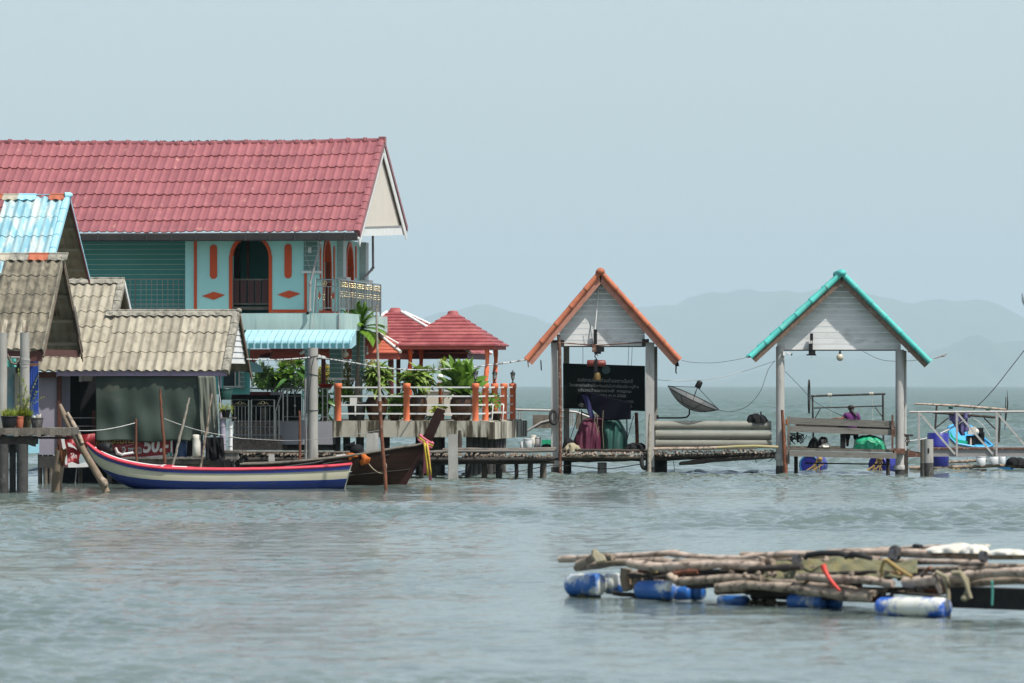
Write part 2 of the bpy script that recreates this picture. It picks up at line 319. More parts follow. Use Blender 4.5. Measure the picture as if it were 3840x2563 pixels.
m_sack = M("white sack", (.70, .68, .60), (.56, .52, .42), rough=.8, sc=4, bump=.01, bsc=9, tint=.1)
m_netgreen = M("olive fishing net", (.14, .15, .085), (.20, .17, .07), rough=.95, sc=7, bump=.02, bsc=30, tint=.3)
m_rope = M("faded rope", (.34, .30, .20), (.27, .24, .15), rough=.9, tint=.2)
m_ropeyellow = M("yellow brown rope", (.38, .26, .09), (.30, .2, .07), rough=.9, tint=.2)
m_red = M("red plastic strap", (.62, .05, .03), (.5, .04, .03), rough=.5, tint=.05)
m_cable = M("black cable", (.02, .02, .022), (.03, .03, .03), rough=.6, tint=0)
m_cablewhite = M("bundled grey cable", (.45, .45, .43), (.06, .06, .06), rough=.6, sc=5, lo=.52, hi=.6, tint=0)
m_whiterope = M("white rope", (.55, .55, .52), (.45, .45, .42), rough=.8, tint=0)
m_magenta = M("magenta tarp", (.085, .005, .028), (.06, .004, .02), rough=.75, sc=3, bump=.01, bsc=6, tint=0)
m_emerald = M("emerald tarp", (.003, .062, .045), (.003, .045, .035), rough=.7, sc=3, bump=.01, bsc=6, tint=0)
m_emeraldbright = M("bright green plastic sheet", (.01, .40, .20), (.02, .30, .15), rough=.45, sc=3, bump=.02, bsc=8, tint=0)
m_navycloth = M("navy cloth", (.002, .002, .006), (.003, .003, .009), rough=.9, spec=.1, tint=0)
m_vest = M("faded violet life jacket", (.16, .14, .30), (.09, .08, .20), rough=.7, sc=7, tint=.15)
m_pipe = M("grey green pipe", (.235, .235, .195), (.18, .18, .15), rough=.7, sc=2.5, st=(.6, 1, 2.5), tint=.12, stain=(.32, .31, .26), ssc=5, sst=(.8, 1, 3), sth=.66, sw=.15)
m_column = M("pale cement column", (.45, .44, .41), (.36, .35, .33), rough=.9, sc=3, st=(1, 1, .5), bump=.003, tint=.05, stain=(.20, .185, .16), ssc=4.5, sst=(1.5, 1.5, .4), sth=.66, sw=.16)
m_mesh = M("dish mesh", (.11, .105, .10), (.08, .078, .075), rough=.6, metal=.4, tint=.1, alpha=.78)
m_skin = M("brown skin", (.16, .075, .045), (.14, .065, .04), rough=.6, tint=0)
m_purple = M("purple shirt", (.13, .025, .14), (.10, .018, .11), rough=.85, sc=6, bump=.004, bsc=10, tint=0)
m_hair = M("black hair", (.010, .008, .008), (.018, .014, .012), rough=.5, sc=20, tint=0)
m_trouser = M("dark trousers", (.012, .012, .016), (.018, .018, .02), rough=.9, tint=0)
m_glass = M("dark window glass", (.03, .045, .045), (.04, .05, .05), rough=.08, tint=0)
m_bulb = M("milk glass globe", (.52, .47, .36), (.45, .41, .32), rough=.3, tint=0)
m_rail = M("galvanised rail", (.47, .44, .41), (.38, .36, .34), rough=.5, metal=.3, sc=6, tint=.1)
m_rope2 = M("mint rope", (.12, .45, .38), (.1, .4, .34), rough=.8, tint=.1)
m_plank = M("grey plank", (.235, .22, .195), (.15, .14, .12), rough=.9, sc=5, st=(.5, 1, 5), lo=.3, hi=.7, bump=.005, bsc=25, tint=.3, stain=(.045, .04, .035), ssc=5, sst=(.5, 1, 2), sth=.64, sw=.12)
m_yellowpole = M("yellow green bamboo", (.30, .28, .09), (.35, .29, .19), rough=.7, sc=2.5, st=(1, 1, 1), tint=.1)
m_bucket = M("white bucket", (.60, .62, .62), (.5, .52, .52), rough=.5, tint=.1)
# ---------------------------------------------------------------- sea: one sheet with real ripples, from in front of the camera to the horizon
def build_sea():
    rs = np.random.RandomState(3)
    rows = [6.0]
    while rows[-1] < 64000:
        d = rows[-1]
        st = max(.035, d * d * 2.2e-5) if d < 60 else (d * .00132 if d < 1300 else d * .00132 + (d - 1300) * .06)
        rows.append(d + st)
    Y = np.array(rows); step = np.gradient(Y)
    nc = 620
    t = np.linspace(-1, 1, nc); ang = .155 * t + .9 * np.sign(t) * np.clip(np.abs(t) - .86, 0, 1) ** 1.5 * 8
    X = Y[:, None] * ang[None, :]; YY = np.repeat(Y[:, None], nc, 1)
    Z = np.zeros_like(X)
    cs = np.abs(np.gradient(X, axis=1)); sp = np.maximum(step[:, None] * .55, cs)
    # calm and ruffled patches
    patch = np.ones_like(X) * .62
    for k in range(14):
        a = rs.uniform(0, 2 * np.pi); L = rs.uniform(7, 26) ; kx, ky = math.cos(a) * .55, math.sin(a) * .5
        patch += .13 * np.sin((X * kx + YY * ky) * 2 * np.pi / L + rs.uniform(0, 6.28))
    patch = np.clip((patch - .62) * 2.0 + .95, .25, 1.7)
    band = 1.15 - .85 * np.exp(-((YY - 65) / 8.0) ** 2) + .35 * np.exp(-((YY - 88) / 9.0) ** 2) - .5 * np.exp(-((YY - 122) / 16.0) ** 2)
    far = .5 + 1.9 * np.clip((YY - 128) / 40, 0, 1) + 1.2 * np.clip((YY - 200) / 500, 0, 1)
    for k in range(64):
        L = .16 * (1.085 ** k) * rs.uniform(.85, 1.2)
        if L > 14: L = rs.uniform(.25, 1.4)
        a = rs.normal(math.pi / 2 + .25, .8); kx, ky = math.cos(a), math.sin(a)
        amp = (.0095 * L if L < 1.6 else .0080 * (L / 1.6) ** .2 * (.8 if L < 3 else .5)) * rs.uniform(.7, 1.2)
        att = np.clip((L - 2.2 * sp) / (2.0 * sp), 0, 1)
        ph = (X * kx + YY * ky) * 2 * np.pi / L + rs.uniform(0, 6.28) + .9 * np.sin((X * ky - YY * kx) * 2 * np.pi / (L * 3.7) + k)
        s = np.sin(ph); Z += amp * att * (s + .28 * np.cos(2 * ph)) * np.where(L < 2.5, patch * band * np.maximum(far, .8), far)
    me = bpy.data.meshes.new("sea")
    n = X.size; co = np.empty((n, 3), np.float32); co[:, 0] = X.ravel(); co[:, 1] = YY.ravel(); co[:, 2] = Z.ravel()
    nr = len(Y); i = np.arange(nr - 1)[:, None] * nc + np.arange(nc - 1)[None, :]
    f = np.stack([i, i + 1, i + nc + 1, i + nc], -1).reshape(-1).astype(np.int32); nf = f.size // 4
    me.vertices.add(n); me.vertices.foreach_set("co", co.ravel())
    me.loops.add(f.size); me.loops.foreach_set("vertex_index", f)
    me.polygons.add(nf); me.polygons.foreach_set("loop_start", np.arange(0, f.size, 4, dtype=np.int32))
    me.polygons.foreach_set("loop_total", np.full(nf, 4, np.int32)); me.polygons.foreach_set("use_smooth", np.ones(nf, bool))
    me.update(); me.validate()
    m = bpy.data.materials.new("sea water"); m.use_nodes = True; N = m.node_tree; L = N.links.new
    b = N.nodes["Principled BSDF"]; b.inputs['Roughness'].default_value = .09; b.inputs['IOR'].default_value = 1.333
    g = N.nodes.new("ShaderNodeNewGeometry")
    mp = N.nodes.new("ShaderNodeMapping"); mp.inputs['Scale'].default_value = (.9, .35, 1); L(g.outputs['Position'], mp.inputs[0])
    n1 = N.nodes.new("ShaderNodeTexNoise"); n1.inputs['Scale'].default_value = .25; n1.inputs['Detail'].default_value = 4; L(mp.outputs[0], n1.inputs['Vector'])
    r = N.nodes.new("ShaderNodeValToRGB"); r.color_ramp.elements[0].color = (.09, .12, .105, 1); r.color_ramp.elements[1].color = (.13, .165, .15, 1)
    r.color_ramp.elements[0].position = .35; r.color_ramp.elements[1].position = .65
    L(n1.outputs['Fac'], r.inputs[0]); L(r.outputs[0], b.inputs['Base Color'])
    # fine capillary ripples, elongated across the wind
    mp2 = N.nodes.new("ShaderNodeMapping"); mp2.inputs['Scale'].default_value = (.8, 1.5, 1); L(g.outputs['Position'], mp2.inputs[0])
    n2 = N.nodes.new("ShaderNodeTexNoise"); n2.inputs['Scale'].default_value = 5.5; n2.inputs['Detail'].default_value = 4; n2.inputs['Roughness'].default_value = .6; L(mp2.outputs[0], n2.inputs['Vector'])
    n3 = N.nodes.new("ShaderNodeTexNoise"); n3.inputs['Scale'].default_value = .7; n3.inputs['Detail'].default_value = 5; L(mp2.outputs[0], n3.inputs['Vector'])
    ad = N.nodes.new("ShaderNodeMath"); ad.operation = 'MULTIPLY_ADD'; L(n3.outputs['Fac'], ad.inputs[0]); ad.inputs[1].default_value = 3.0; L(n2.outputs['Fac'], ad.inputs[2])
    bp = N.nodes.new("ShaderNodeBump"); bp.inputs['Distance'].default_value = SEA_BUMP; bp.inputs['Strength'].default_value = 1; L(ad.outputs[0], bp.inputs['Height']); L(bp.outputs[0], b.inputs['Normal'])
    # the open water beyond the huts is choppier and greener than the sheltered water in front
    sx = N.nodes.new("ShaderNodeSeparateXYZ"); L(g.outputs['Position'], sx.inputs[0])
    mr = N.nodes.new("ShaderNodeMapRange"); L(sx.outputs['Y'], mr.inputs[0]); mr.inputs[1].default_value = 132; mr.inputs[2].default_value = 420
    mr.inputs[3].default_value = .07; mr.inputs[4].default_value = .42; L(mr.outputs[0], b.inputs['Roughness'])
    m2 = N.nodes.new("ShaderNodeMapRange"); L(sx.outputs['Y'], m2.inputs[0]); m2.inputs[1].default_value = 128; m2.inputs[2].default_value = 240
    mc = N.nodes.new("ShaderNodeMix"); mc.data_type = 'RGBA'; L(m2.outputs[0], mc.inputs[0]); L(r.outputs[0], mc.inputs[6]); mc.inputs[7].default_value = (.10, .145, .132, 1); L(mc.outputs[2], b.inputs['Base Color'])
    me.materials.append(m)
    o = bpy.data.objects.new("sea_water", me); COL.objects.link(o); o["kind"] = "structure"
SEA_BUMP = .010
build_sea()

# ---------------------------------------------------------------- far hills
def interp(pts, x):
    if x <= pts[0][0]: return pts[0][1]
    for (a, b), (c, d) in zip(pts, pts[1:]):
        if x <= c:
            t = (x - a) / (c - a); t = t * t * (3 - 2 * t) * .6 + t * .4; return b + (d - b) * t
    return pts[-1][1]
def hills(name, D, pts, depth, seed):
    rs = random.Random(seed); mb = MB(); nu, nv = 260, 14
    ph = [(rs.uniform(.2, 3), rs.uniform(0, 6.28), rs.uniform(0, 3)) for _ in range(18)]
    x0, x1 = pts[0][0], pts[-1][0]
    def fn(i, j):
        px = x0 + (x1 - x0) * i; h = (HY - interp(pts, px)) / FPX * D
        v = (j - .5) * 2; prof = max(0, 1 - abs(v) ** 1.4)
        x = (px - CX) / FPX * D
        nz = sum(math.sin(x / D * 330 * a + v * c * 4 + b) / (1 + a) for a, b, c in ph) * .018 * (1 + 2 * abs(v))
        return (x, D + v * depth, h * (prof + nz * (prof > 0)) + (CAMZ if prof > .9 else 0) - 3 * (1 - prof) - (20 if prof <= 0 else 0))
    mb.grid(nu, nv, fn)
    mb.v = [(a, b, max(c, -.8)) for a, b, c in mb.v]
    return setting(name, mb, M("wooded hill", (.035, .06, .03), (.06, .085, .045), sc=.002, rough=.95, tint=0))
HF = [(-3500, 1390), (-2000, 1290), (-900, 1350), (200, 1400), (900, 1330), (1400, 1240), (1560, 1200), (1680, 1150), (1770, 1137), (1860, 1145), (1960, 1175), (2080, 1200), (2280, 1175),
      (2440, 1148), (2600, 1112), (2780, 1096), (2900, 1086), (3010, 1068), (3070, 1066), (3180, 1084), (3300, 1108), (3400, 1124), (3500, 1114), (3620, 1120), (3740, 1150), (3840, 1192), (4300, 1260), (5200, 1220), (6500, 1330), (8000, 1400)]
HN = [(2480, 1455), (2700, 1425), (2860, 1385), (2980, 1342), (3040, 1330), (3160, 1345), (3300, 1350), (3440, 1332), (3540, 1300), (3600, 1268), (3655, 1248), (3740, 1280), (3840, 1276), (4100, 1330), (4600, 1300), (5600, 1400), (6500, 1455)]
hills("far_hills", 46000, HF, 4400, 1)
hills("near_hills", 35500, HN, 2600, 2)

# ---------------------------------------------------------------- humid air
hz = MB().box((-61000, -60, -1.0), (61000, 70000, 1060))
hm = bpy.data.materials.new("humid air"); hm.use_nodes = True; hn = hm.node_tree; hn.nodes.remove(hn.nodes["Principled BSDF"])
pv = hn.nodes.new("ShaderNodeVolumePrincipled"); pv.inputs['Color'].default_value = HAZE_COL = (.735, .935, 1.0, 1)
pv.inputs['Density'].default_value = 4.2e-5; pv.inputs['Anisotropy'].default_value = 0
hn.links.new(pv.outputs[0], hn.nodes["Material Output"].inputs['Volume'])
setting("haze", hz, hm, "stuff")
# ---------------------------------------------------------------- shared building helpers
def side_frame(fr, u):
    """frame whose plane is the right-hand end wall (facing +u) of fr"""
    s = Frame.__new__(Frame); s.O = fr.w(u, 0, 0); s.U = fr.V.copy(); s.V = -fr.U; s.W = Vector((0, 0, 1)); return s
def roof_sheets(fr, u0, u1, lo, hi, rows, pitch, amp, prof="wave", tile=2, lift=.022, edge=.018, samp=7, pick=None):
    """overlapping corrugated sheets; lo/hi = (v, w) of eave and ridge; every sheet one tint"""
    mb = MB(); dv, dw = hi[0] - lo[0], hi[1] - lo[1]; L = math.hypot(dv, dw); nv, nw = -dw / L, dv / L
    if nw < 0: nv, nw = -nv, -nw
    tw = pitch * tile; n = int(math.ceil((u1 - u0) / tw))
    def h(u):
        t = (u / pitch) % 1.0
        if prof == "wave": return amp * (math.cos(2 * math.pi * t))
        if prof == "roman": return amp * (1.15 * math.exp(-((t - .5) / .16) ** 2) - .35 * math.exp(-((t - .80) / .07) ** 2))
        if prof == "rib": return amp * (1 if abs(t - .5) < .09 else 0)
    for r in range(rows):
        s0 = r / rows - (.0 if r == 0 else .018); s1 = (r + 1) / rows
        for k in range(n):
            a = u1 - (k + 1) * tw; b = u1 - k * tw
            a = max(a, u0)
            m = max(3, int(samp * tile * (b - a) / tw) + 1); ti = R.random(); jl = R.uniform(-.004, .004)
            vs = []
            for s, e in ((s0, lift), (s1, 0.004)):
                for i in range(m):
                    u = a + (b - a) * i / (m - 1); d = h(u - u1) + e + jl
                    vs.append(fr.w(u, lo[0] + dv * s + nv * d, lo[1] + dw * s + nw * d))
            for i in range(m):
                u = a + (b - a) * i / (m - 1); d = h(u - u1) + lift + jl - edge
                vs.append(fr.w(u, lo[0] + dv * s0 + nv * d, lo[1] + dw * s0 + nw * d))
            mb.add(vs[:2 * m], [(i, i + 1, m + i + 1, m + i) for i in range(m - 1)], ti, True)
            mb.add(vs[:m] + vs[2 * m:], [(m + i, m + i + 1, i + 1, i) for i in range(m - 1)], ti)
    return mb
def ridge_caps(fr, u0, u1, v, w, r, step, lip=.012, sel=None, amp=0):
    mb = MB(); n = max(1, int(round((u1 - u0) / step))); st = (u1 - u0) / n
    for k in range(n):
        if sel and not sel(k, n): continue
        a, b = u0 + k * st, u0 + (k + 1) * st - .004; ti = R.random()
        pts = [(a, r), (b - st * .2, r), (b - st * .17, r + lip * 1.4), (b, r + lip)]
        vs = []; m = 13
        for u, rr in pts:
            for i in range(m):
                t = math.pi * (i / (m - 1)) * 1.2 - .1 * math.pi
                vs.append(fr.w(u, v - math.cos(t) * rr, w + math.sin(t) * rr))
        mb.add(vs, [(j * m + i, j * m + i + 1, (j + 1) * m + i + 1, (j + 1) * m + i) for j in range(3) for i in range(m - 1)], ti, True)
    return mb
def fold_caps(fr, u0, u1, v, w, lo, wid, step, pick=None, amp=.018, pitch=.2):
    """folded cement ridge: a corrugated flap down the near slope"""
    mb = MB(); n = max(1, int(round((u1 - u0) / step))); st = (u1 - u0) / n
    dv, dw = lo[0] - v, lo[1] - w; L = math.hypot(dv, dw); dv /= L; dw /= L; nv, nw = dw, -dv
    if nw < 0: nv, nw = -nv, -nw
    for k in range(n):
        if pick and not pick(k, n): continue
        a, b = u0 + k * st, u0 + (k + 1) * st; ti = R.random(); m = 15; vs = []
        for s in (0, .25, 1, 1.001):
            for i in range(m):
                u = a + (b - a) * i / (m - 1); wv = amp * math.cos(2 * math.pi * (u - u1) / pitch) * (s if s < 1 else 1)
                d = .045 + wv + .012 * (b - u) / st - (.02 if s > 1 else 0)
                vs.append(fr.w(u, v + dv * wid * s + nv * d, w + dw * wid * s + nw * d))
        mb.add(vs, [(j * m + i, j * m + i + 1, (j + 1) * m + i + 1, (j + 1) * m + i) for j in range(3) for i in range(m - 1)], ti, False)
        mb.tube([fr.w(a, v, w + .05), fr.w(b, v, w + .046)], .028, 8, tint=ti)
    return mb
def rake(fr, u, lo, hi, th, wd, off=0.0):
    """straight board along a roof slope in the end plane; th along u, wd measured down from the slope"""
    dv, dw = hi[0] - lo[0], hi[1] - lo[1]; L = math.hypot(dv, dw); nv, nw = dw / L, -dv / L
    if nw > 0: nv, nw = -nv, -nw
    a = [(lo[0] + nv * off, lo[1] + nw * off), (hi[0] + nv * off, hi[1] + nw * off), (hi[0] + nv * (off + wd), hi[1] + nw * (off + wd)), (lo[0] + nv * (off + wd), lo[1] + nw * (off + wd))]
    return MB().prism([fr.w(u, *q) for q in a], fr.U * -th)
def verge_tiles(fr, u, lo, hi, n, wd, drop, up=.03):
    """L shaped verge tiles stepping down the slope"""
    mb = MB(); dv, dw = hi[0] - lo[0], hi[1] - lo[1]; L = math.hypot(dv, dw); nv, nw = -dw / L, dv / L
    if nw < 0: nv, nw = -nv, -nw
    for k in range(n):
        s0, s1 = k / n - .01, (k + 1) / n; ti = R.random()
        rows = []
        for s, e in ((s0, .018), (s1, 0)):
            v, w = lo[0] + dv * s, lo[1] + dw * s; e += up
            prof = [(-wd, e * .6), (-wd * .8, e + .012), (-wd * .35, e + .022), (-.01, e + .008), (.012, e - .02), (.014, -drop)]
            rows.append([fr.w(u + q[0], v + nv * q[1], w + nw * q[1]) for q in prof])
        m = 6; mb.add(rows[0] + rows[1], [(i, i + 1, m + i + 1, m + i) for i in range(m - 1)], ti, False)
        mb.add([rows[0][0]] + rows[0][1:], [tuple(range(m))], ti)
    return mb

# ---------------------------------------------------------------- the big teal house with the red roof
HF_ = Frame(132, 1345, 7)
WH = 8.3
zE = HF_.l(1345, 871, 0)[1]; zR = HF_.l(1430, 527, WH / 2)[1]
house = T("teal_house", "big two-storey teal house with a long glazed red roof and orange arched windows", "house", HF_.w(-4, 1, 0))
uL = HF_.l(-220, 871, 0)[0]
RS_ = Frame(132, 1345, 7); RS_.w = lambda u, v, z: HF_.w(u, v, z - .045 * max(0, math.sin(math.pi * min(1, -u / 9.5))) * (z - zE) / 2.4 - .01 * math.sin(u * 2.1))
roof = part("roof", roof_sheets(RS_, uL, 0, (0, zE), (WH / 2, zR), 7, .222, .03, "roman", 2, lift=.034, edge=.024, samp=9), m_redtile, house)
far = MB().add([HF_.w(uL, WH / 2, zR), HF_.w(0, WH / 2, zR), HF_.w(0, WH, zE + .1), HF_.w(uL, WH, zE + .1)], [(0, 1, 2, 3)])
part("rear_slope", roof_sheets(HF_, uL, 0, (WH, zE + .36), (WH / 2, zR), 7, .222, .036, "roman", 2, lift=.03, samp=5), m_redtile, roof)
part("ridge_cap", ridge_caps(RS_, uL, .02, WH / 2, zR - .03, .085, .44, .02), m_redtile, roof)
part("verge_tiles", verge_tiles(HF_, .03, (0, zE), (WH / 2, zR), 13, .15, .13, .05), m_redtile, roof)
part("verge_tiles", verge_tiles(HF_, .03, (WH, zE + .36), (WH / 2, zR), 13, .15, .10, .05), m_redtile, roof)
part("ridge_end", MB().box((-.10, WH / 2 - .11, zR - .08), (.07, WH / 2 + .11, zR + .09), HF_), m_redtile, roof)
def scallop(fr, u, lo, hi, off, wd, n, th=.02):
    mb = MB(); dv, dw = hi[0] - lo[0], hi[1] - lo[1]; L = math.hypot(dv, dw); nv, nw = dw / L, -dv / L
    if nw > 0: nv, nw = -nv, -nw
    for k in range(n):
        s0, s1 = k / n, (k + 1) / n; sm = (s0 + s1) / 2
        q = [(lo[0] + dv * s + nv * o, lo[1] + dw * s + nw * o) for s, o in ((s0, off), (s1, off), (s1, off + wd * .3), (sm, off + wd), (s0, off + wd * .3))]
        mb.prism([fr.w(u, *z) for z in q], fr.U * -th)
    return mb
for lo in ((-.05, zE - .16), (WH + .05, zE + .24)):
    b = rake(HF_, .02, lo, (WH / 2, zR - .10), .03, .17)
    b2 = scallop(HF_, .02, lo, (WH / 2, zR - .10), .17, .10, 46)
    bb = part("barge_board", b, m_white, roof); part("barge_board_trim", b2, m_white, roof)
g = MB().prism([HF_.w(-.06, .25, zE + .02), HF_.w(-.06, WH - .25, zE + .38), HF_.w(-.06, WH / 2, zR - .22)], HF_.U * -.05)
part("gable_ceiling", g, m_cream, house)
part("gable_fascia", MB().prism([HF_.w(-.02, .12, zE - .10), HF_.w(-.02, WH - .1, zE + .16), HF_.w(-.02, WH - .25, zE + .36), HF_.w(-.02, .3, zE + .10)], HF_.U * -.08), m_white, house)
part("gable_fascia_gap", MB().prism([HF_.w(-.01, .40, zE + .105), HF_.w(-.01, WH - .4, zE + .355), HF_.w(-.01, WH - .45, zE + .40), HF_.w(-.01, .45, zE + .145)], HF_.U * -.045), m_pvcgrey, house)
# gutter along the eave
gt = MB(); prof = [(-.02, 0), (-.17, -.0), (-.17, -.03), (-.14, -.17), (-.03, -.20), (0, -.20)]
gu0 = uL; vs = [HF_.w(u, a, zE - .015 + b) for u in (gu0, -.02) for a, b in prof]
gt.add(vs, [(i, i + 1, 6 + i + 1, 6 + i) for i in range(5)] + [(0, 1, 2, 3, 4, 5), (11, 10, 9, 8, 7, 6)])
for k in range(12):
    u = -.35 - k * .62; gt.box((u, -.178, zE - .2), (u + .02, -.0, zE - .005), HF_)
part("gutter", gt, m_gutter, house)
part("soffit", MB().box((uL, 0, zE - .035), (-.1, .9, zE - .02), HF_), m_cream, house)
# upper storey walls
VW = .7                                   # depth of the front wall behind the eave
uC, zT = HF_.l(1190, 897, VW)             # right corner
zB = HF_.l(1190, 1174, VW)[1]
u7 = HF_.l(722, 900, VW)[0]
def uz(x, y, v=VW): return HF_.l(x, y, v)
# front wall with an arched opening, built as a ring of quads round the arch
def arch_wall(fr, u0, u1, z0, z1, a0, a1, zs, v, th):
    mb = MB(); c = (a0 + a1) / 2; r = (a1 - a0) / 2; n = 20
    arc = [(c - r * math.cos(math.pi * i / n), zs + r * math.sin(math.pi * i / n)) for i in range(n + 1)]
    def q(p): return [fr.w(x, v, z) for x, z in p] + [fr.w(x, v + th, z) for x, z in p]
    mb.prism([fr.w(u0, v, z0), fr.w(a0, v, z0), fr.w(a0, v, z1), fr.w(u0, v, z1)], fr.V * th)
    mb.prism([fr.w(a1, v, z0), fr.w(u1, v, z0), fr.w(u1, v, z1), fr.w(a1, v, z1)], fr.V * th)
    for i in range(n):
        (xa, za), (xb, zb) = arc[i], arc[i + 1]
        mb.prism([fr.w(xa, v, za), fr.w(xb, v, zb), fr.w(xb, v, z1), fr.w(xa, v, z1)], fr.V * th)
    return mb, arc
zTop = zE - .04
a0, zs = uz(872, 960); a1 = uz(1008, 960)[0]
mb, arc = arch_wall(HF_, u7, uC - .34, zB, zTop, a0, a1, zs, VW, .18)
wall = part("front_wall", mb, m_teal, house)
def arch_trim(fr, a0, a1, zs, z0, v, w1, w2, th):
    """surround: straight jambs a bit wider than the arch band"""
    mb = MB(); c = (a0 + a1) / 2; r = (a1 - a0) / 2; n = 20
    P = lambda t, q: fr.w(c - q * math.cos(t), v - th, zs + q * math.sin(t))
    for i in range(n):
        t0, t1 = math.pi * i / n, math.pi * (i + 1) / n
        mb.prism([P(t0, r - .01), P(t1, r - .01), P(t1, r + w1), P(t0, r + w1)], fr.V * (th + .16))
    for s in (-1, 1):
        x = c + s * r; mb.box((x, v - th - .004, z0), (x + s * w2, v + .12, zs + .01), fr)
    return mb
win = part("arched_window", arch_trim(HF_, a0, a1, zs, zB + .005, VW, .07, .085, .02), m_orange, house)
# behind the opening: dark room, teal back wall, red panel, rail of carved panels
rm = MB(); x0, x1 = a0 - .35, a1 + .35
rm.box((x0, VW + 1.9, zB - .1), (x1, VW + 1.95, zTop), HF_)
rm.box((x0 - .02, VW + .2, zB - .1), (x0, VW + 1.9, zTop), HF_); rm.box((x1, VW + .2, zB - .1), (x1 + .02, VW + 1.9, zTop), HF_)
rm.box((x0, VW + .2, zTop - .02), (x1, VW + 1.9, zTop), HF_)
part("room", rm, m_tealshade, house)
fl = MB(); fl.pbox(HF_, 925, 897, 934, 1060, VW + .9, VW + .95); part("curtain", fl, m_maroon, house)
fl = MB(); fl.pbox(HF_, 873, 900, 900, 1170, VW + .7, VW + .75); part("room_shade", fl, m_dark, house)  # black strip standing in for the dark of the room
cp = MB()
for k in range(5):
    cp.pbox(HF_, 874 + k * 27.3, 1052, 874 + k * 27.3 + 23, 1138, VW + .10, VW + .12)
part("carved_panel", cp, m_darkpanel, win)
ct = MB()
for k in range(5):
    for j in range(9):
        for q in range(2):
            x = 878 + k * 27.3 + q * 9; y = 1056 + j * 9; ct.pbox(HF_, x, y, x + 5, y + 5 - (k + j) % 2 * 2, VW + .092, VW + .097)
part("carving", ct, m_orangetile if False else m_maroon, win)
rl = MB(); rl.pbox(HF_, 872, 1046, 1008, 1052, VW + .06, VW + .1); rl.pbox(HF_, 872, 1138, 1008, 1143, VW + .06, VW + .1); rl.pbox(HF_, 872, 1151, 1010, 1163, VW + .05, VW + .1)
part("window_rail", rl, m_oldwood, win)
# orange ornaments on the front
def stadium(fr, cx, y0, y1, wpx, v, th=.02):
    u0, zt = fr.l(cx - wpx / 2, y0, v); u1, zb = fr.l(cx + wpx / 2, y1, v); r = (u1 - u0) / 2; c = (u0 + u1) / 2; pts = []
    for i in range(11): t = math.pi * i / 10; pts.append((c + r * math.cos(t), zt - r + r * math.sin(t)))
    for i in range(11): t = math.pi + math.pi * i / 10; pts.append((c + r * math.cos(t), zb + r + r * math.sin(t)))
    return MB().prism([fr.w(x, v - .002, z) for x, z in pts], fr.V * -th)
for cx, y0, y1 in ((801, 918, 1047), (1080.5, 916, 1045)): part("slot_ornament", stadium(HF_, cx, y0, y1, 27, VW), m_orange, house)
for cx, cy in ((801, 1110), (1083, 1105)):
    part("diamond_ornament", MB().ppoly(HF_, [(cx - 43, cy + 1), (cx, cy - 15), (cx + 43, cy - 3), (cx, cy + 15)], VW - .02, VW - .001), m_orange, house)
tr = MB(); tr.pbox(HF_, 727, 897, 738, 1174, VW - .02, VW - .002)
part("wall_strip", tr, m_orange, house)
tr = MB(); tr.pbox(HF_, 1022, 1162, 1151, 1173, VW - .018, VW - .001); tr.pbox(HF_, 1141, 1026, 1150.5, 1161.7, VW - .02, VW - .001)
part("wall_strip", tr, m_orange, house)
# tiled corner pillars
def tiled(name, fr, x0, y0, x1, y1, v0, v1, rowpx, parent, mat=None):
    b = MB(); b.pbox(fr, x0, y0, x1, y1, v0, v1); p = part(name, b, mat or m_tealtile, parent)
    ua, za = fr.l(x0, y0, v0); ub, zb = fr.l(x1, y1, v0); h = rowpx * v0_scale(fr, v0); g = MB(); z = za - h * .6
    while z > zb + .02:
        g.box((ua - .002, v0 - .003, z - .006), (ub + .003, v1 + .002, z + .004), fr); z -= h
    part("grout_lines", g, m_grout, p if p.parent.parent is None and False else parent); return p
def v0_scale(fr, v): return (fr.O.y + v) / FPX
PX0 = uC - .34
tiled("pillar", HF_, 1140, 895, 1190, 1020, VW - .02, VW + .32, 18, house)
part("pillar_cap", MB().box((PX0 - .05, VW - .09, HF_.l(1140, 1026, VW)[1]), (uC + .06, VW + .40, HF_.l(1140, 1017, VW)[1]), HF_), m_white, house)
part("pillar_base", MB().box((PX0 + .004, VW + .001, zB), (uC - .01, VW + .30, HF_.l(1140, 1026.5, VW)[1]), HF_), m_teal, house)
# right end wall (balcony side)
SF = side_frame(HF_, uC - .02)
def sl(x, y, v=0): return SF.l(x, y, v)
sw = MB(); vN, vFr = VW + .3, sl(1362, 900)[0]
opens = [(sl(1213, 950)[0], sl(1238, 950)[0]), (sl(1299, 950)[0], sl(1321, 950)[0])]
cur = vN; zsp = zs - .12
for o0, o1 in opens:
    c = (o0 + o1) / 2; nx = (o1 + 0.0)
    m2, _ = arch_wall(SF, cur, o1 + .001, zB, zTop, o0, o1, zsp, 0, .24); sw.v, off = sw.v + m2.v, len(sw.v); sw.f += [tuple(i + off for i in f) for f in m2.f]; sw.t += m2.t; sw.sm += m2.sm
    cur = o1 + .001
sw.box((cur, 0, zB), (vFr, .24, zTop), SF)
part("end_wall", sw, m_paleband if False else m_teal, house)
for o0, o1 in opens:
    part("arched_doorway", arch_trim(SF, o0, o1, zsp, zB + .005, 0, .10, .12, .03), m_orange, house)
part("doorway_dark", MB().box((vN, .9, zB), (vFr, .95, zTop), SF), m_dark, house)
for cx, wpx in ((1200.5, 4), (1252, 5), (1287, 4), (1333.5, 4)):
    part("slot_ornament", stadium(SF, cx, 922, 1046, wpx, 0, .02), m_orange, house)
part("diamond_ornament", MB().ppoly(SF, [(1193.5, 1110), (1199, 1095), (1205, 1110), (1199, 1123)], -.02, -.001), m_orange, house)
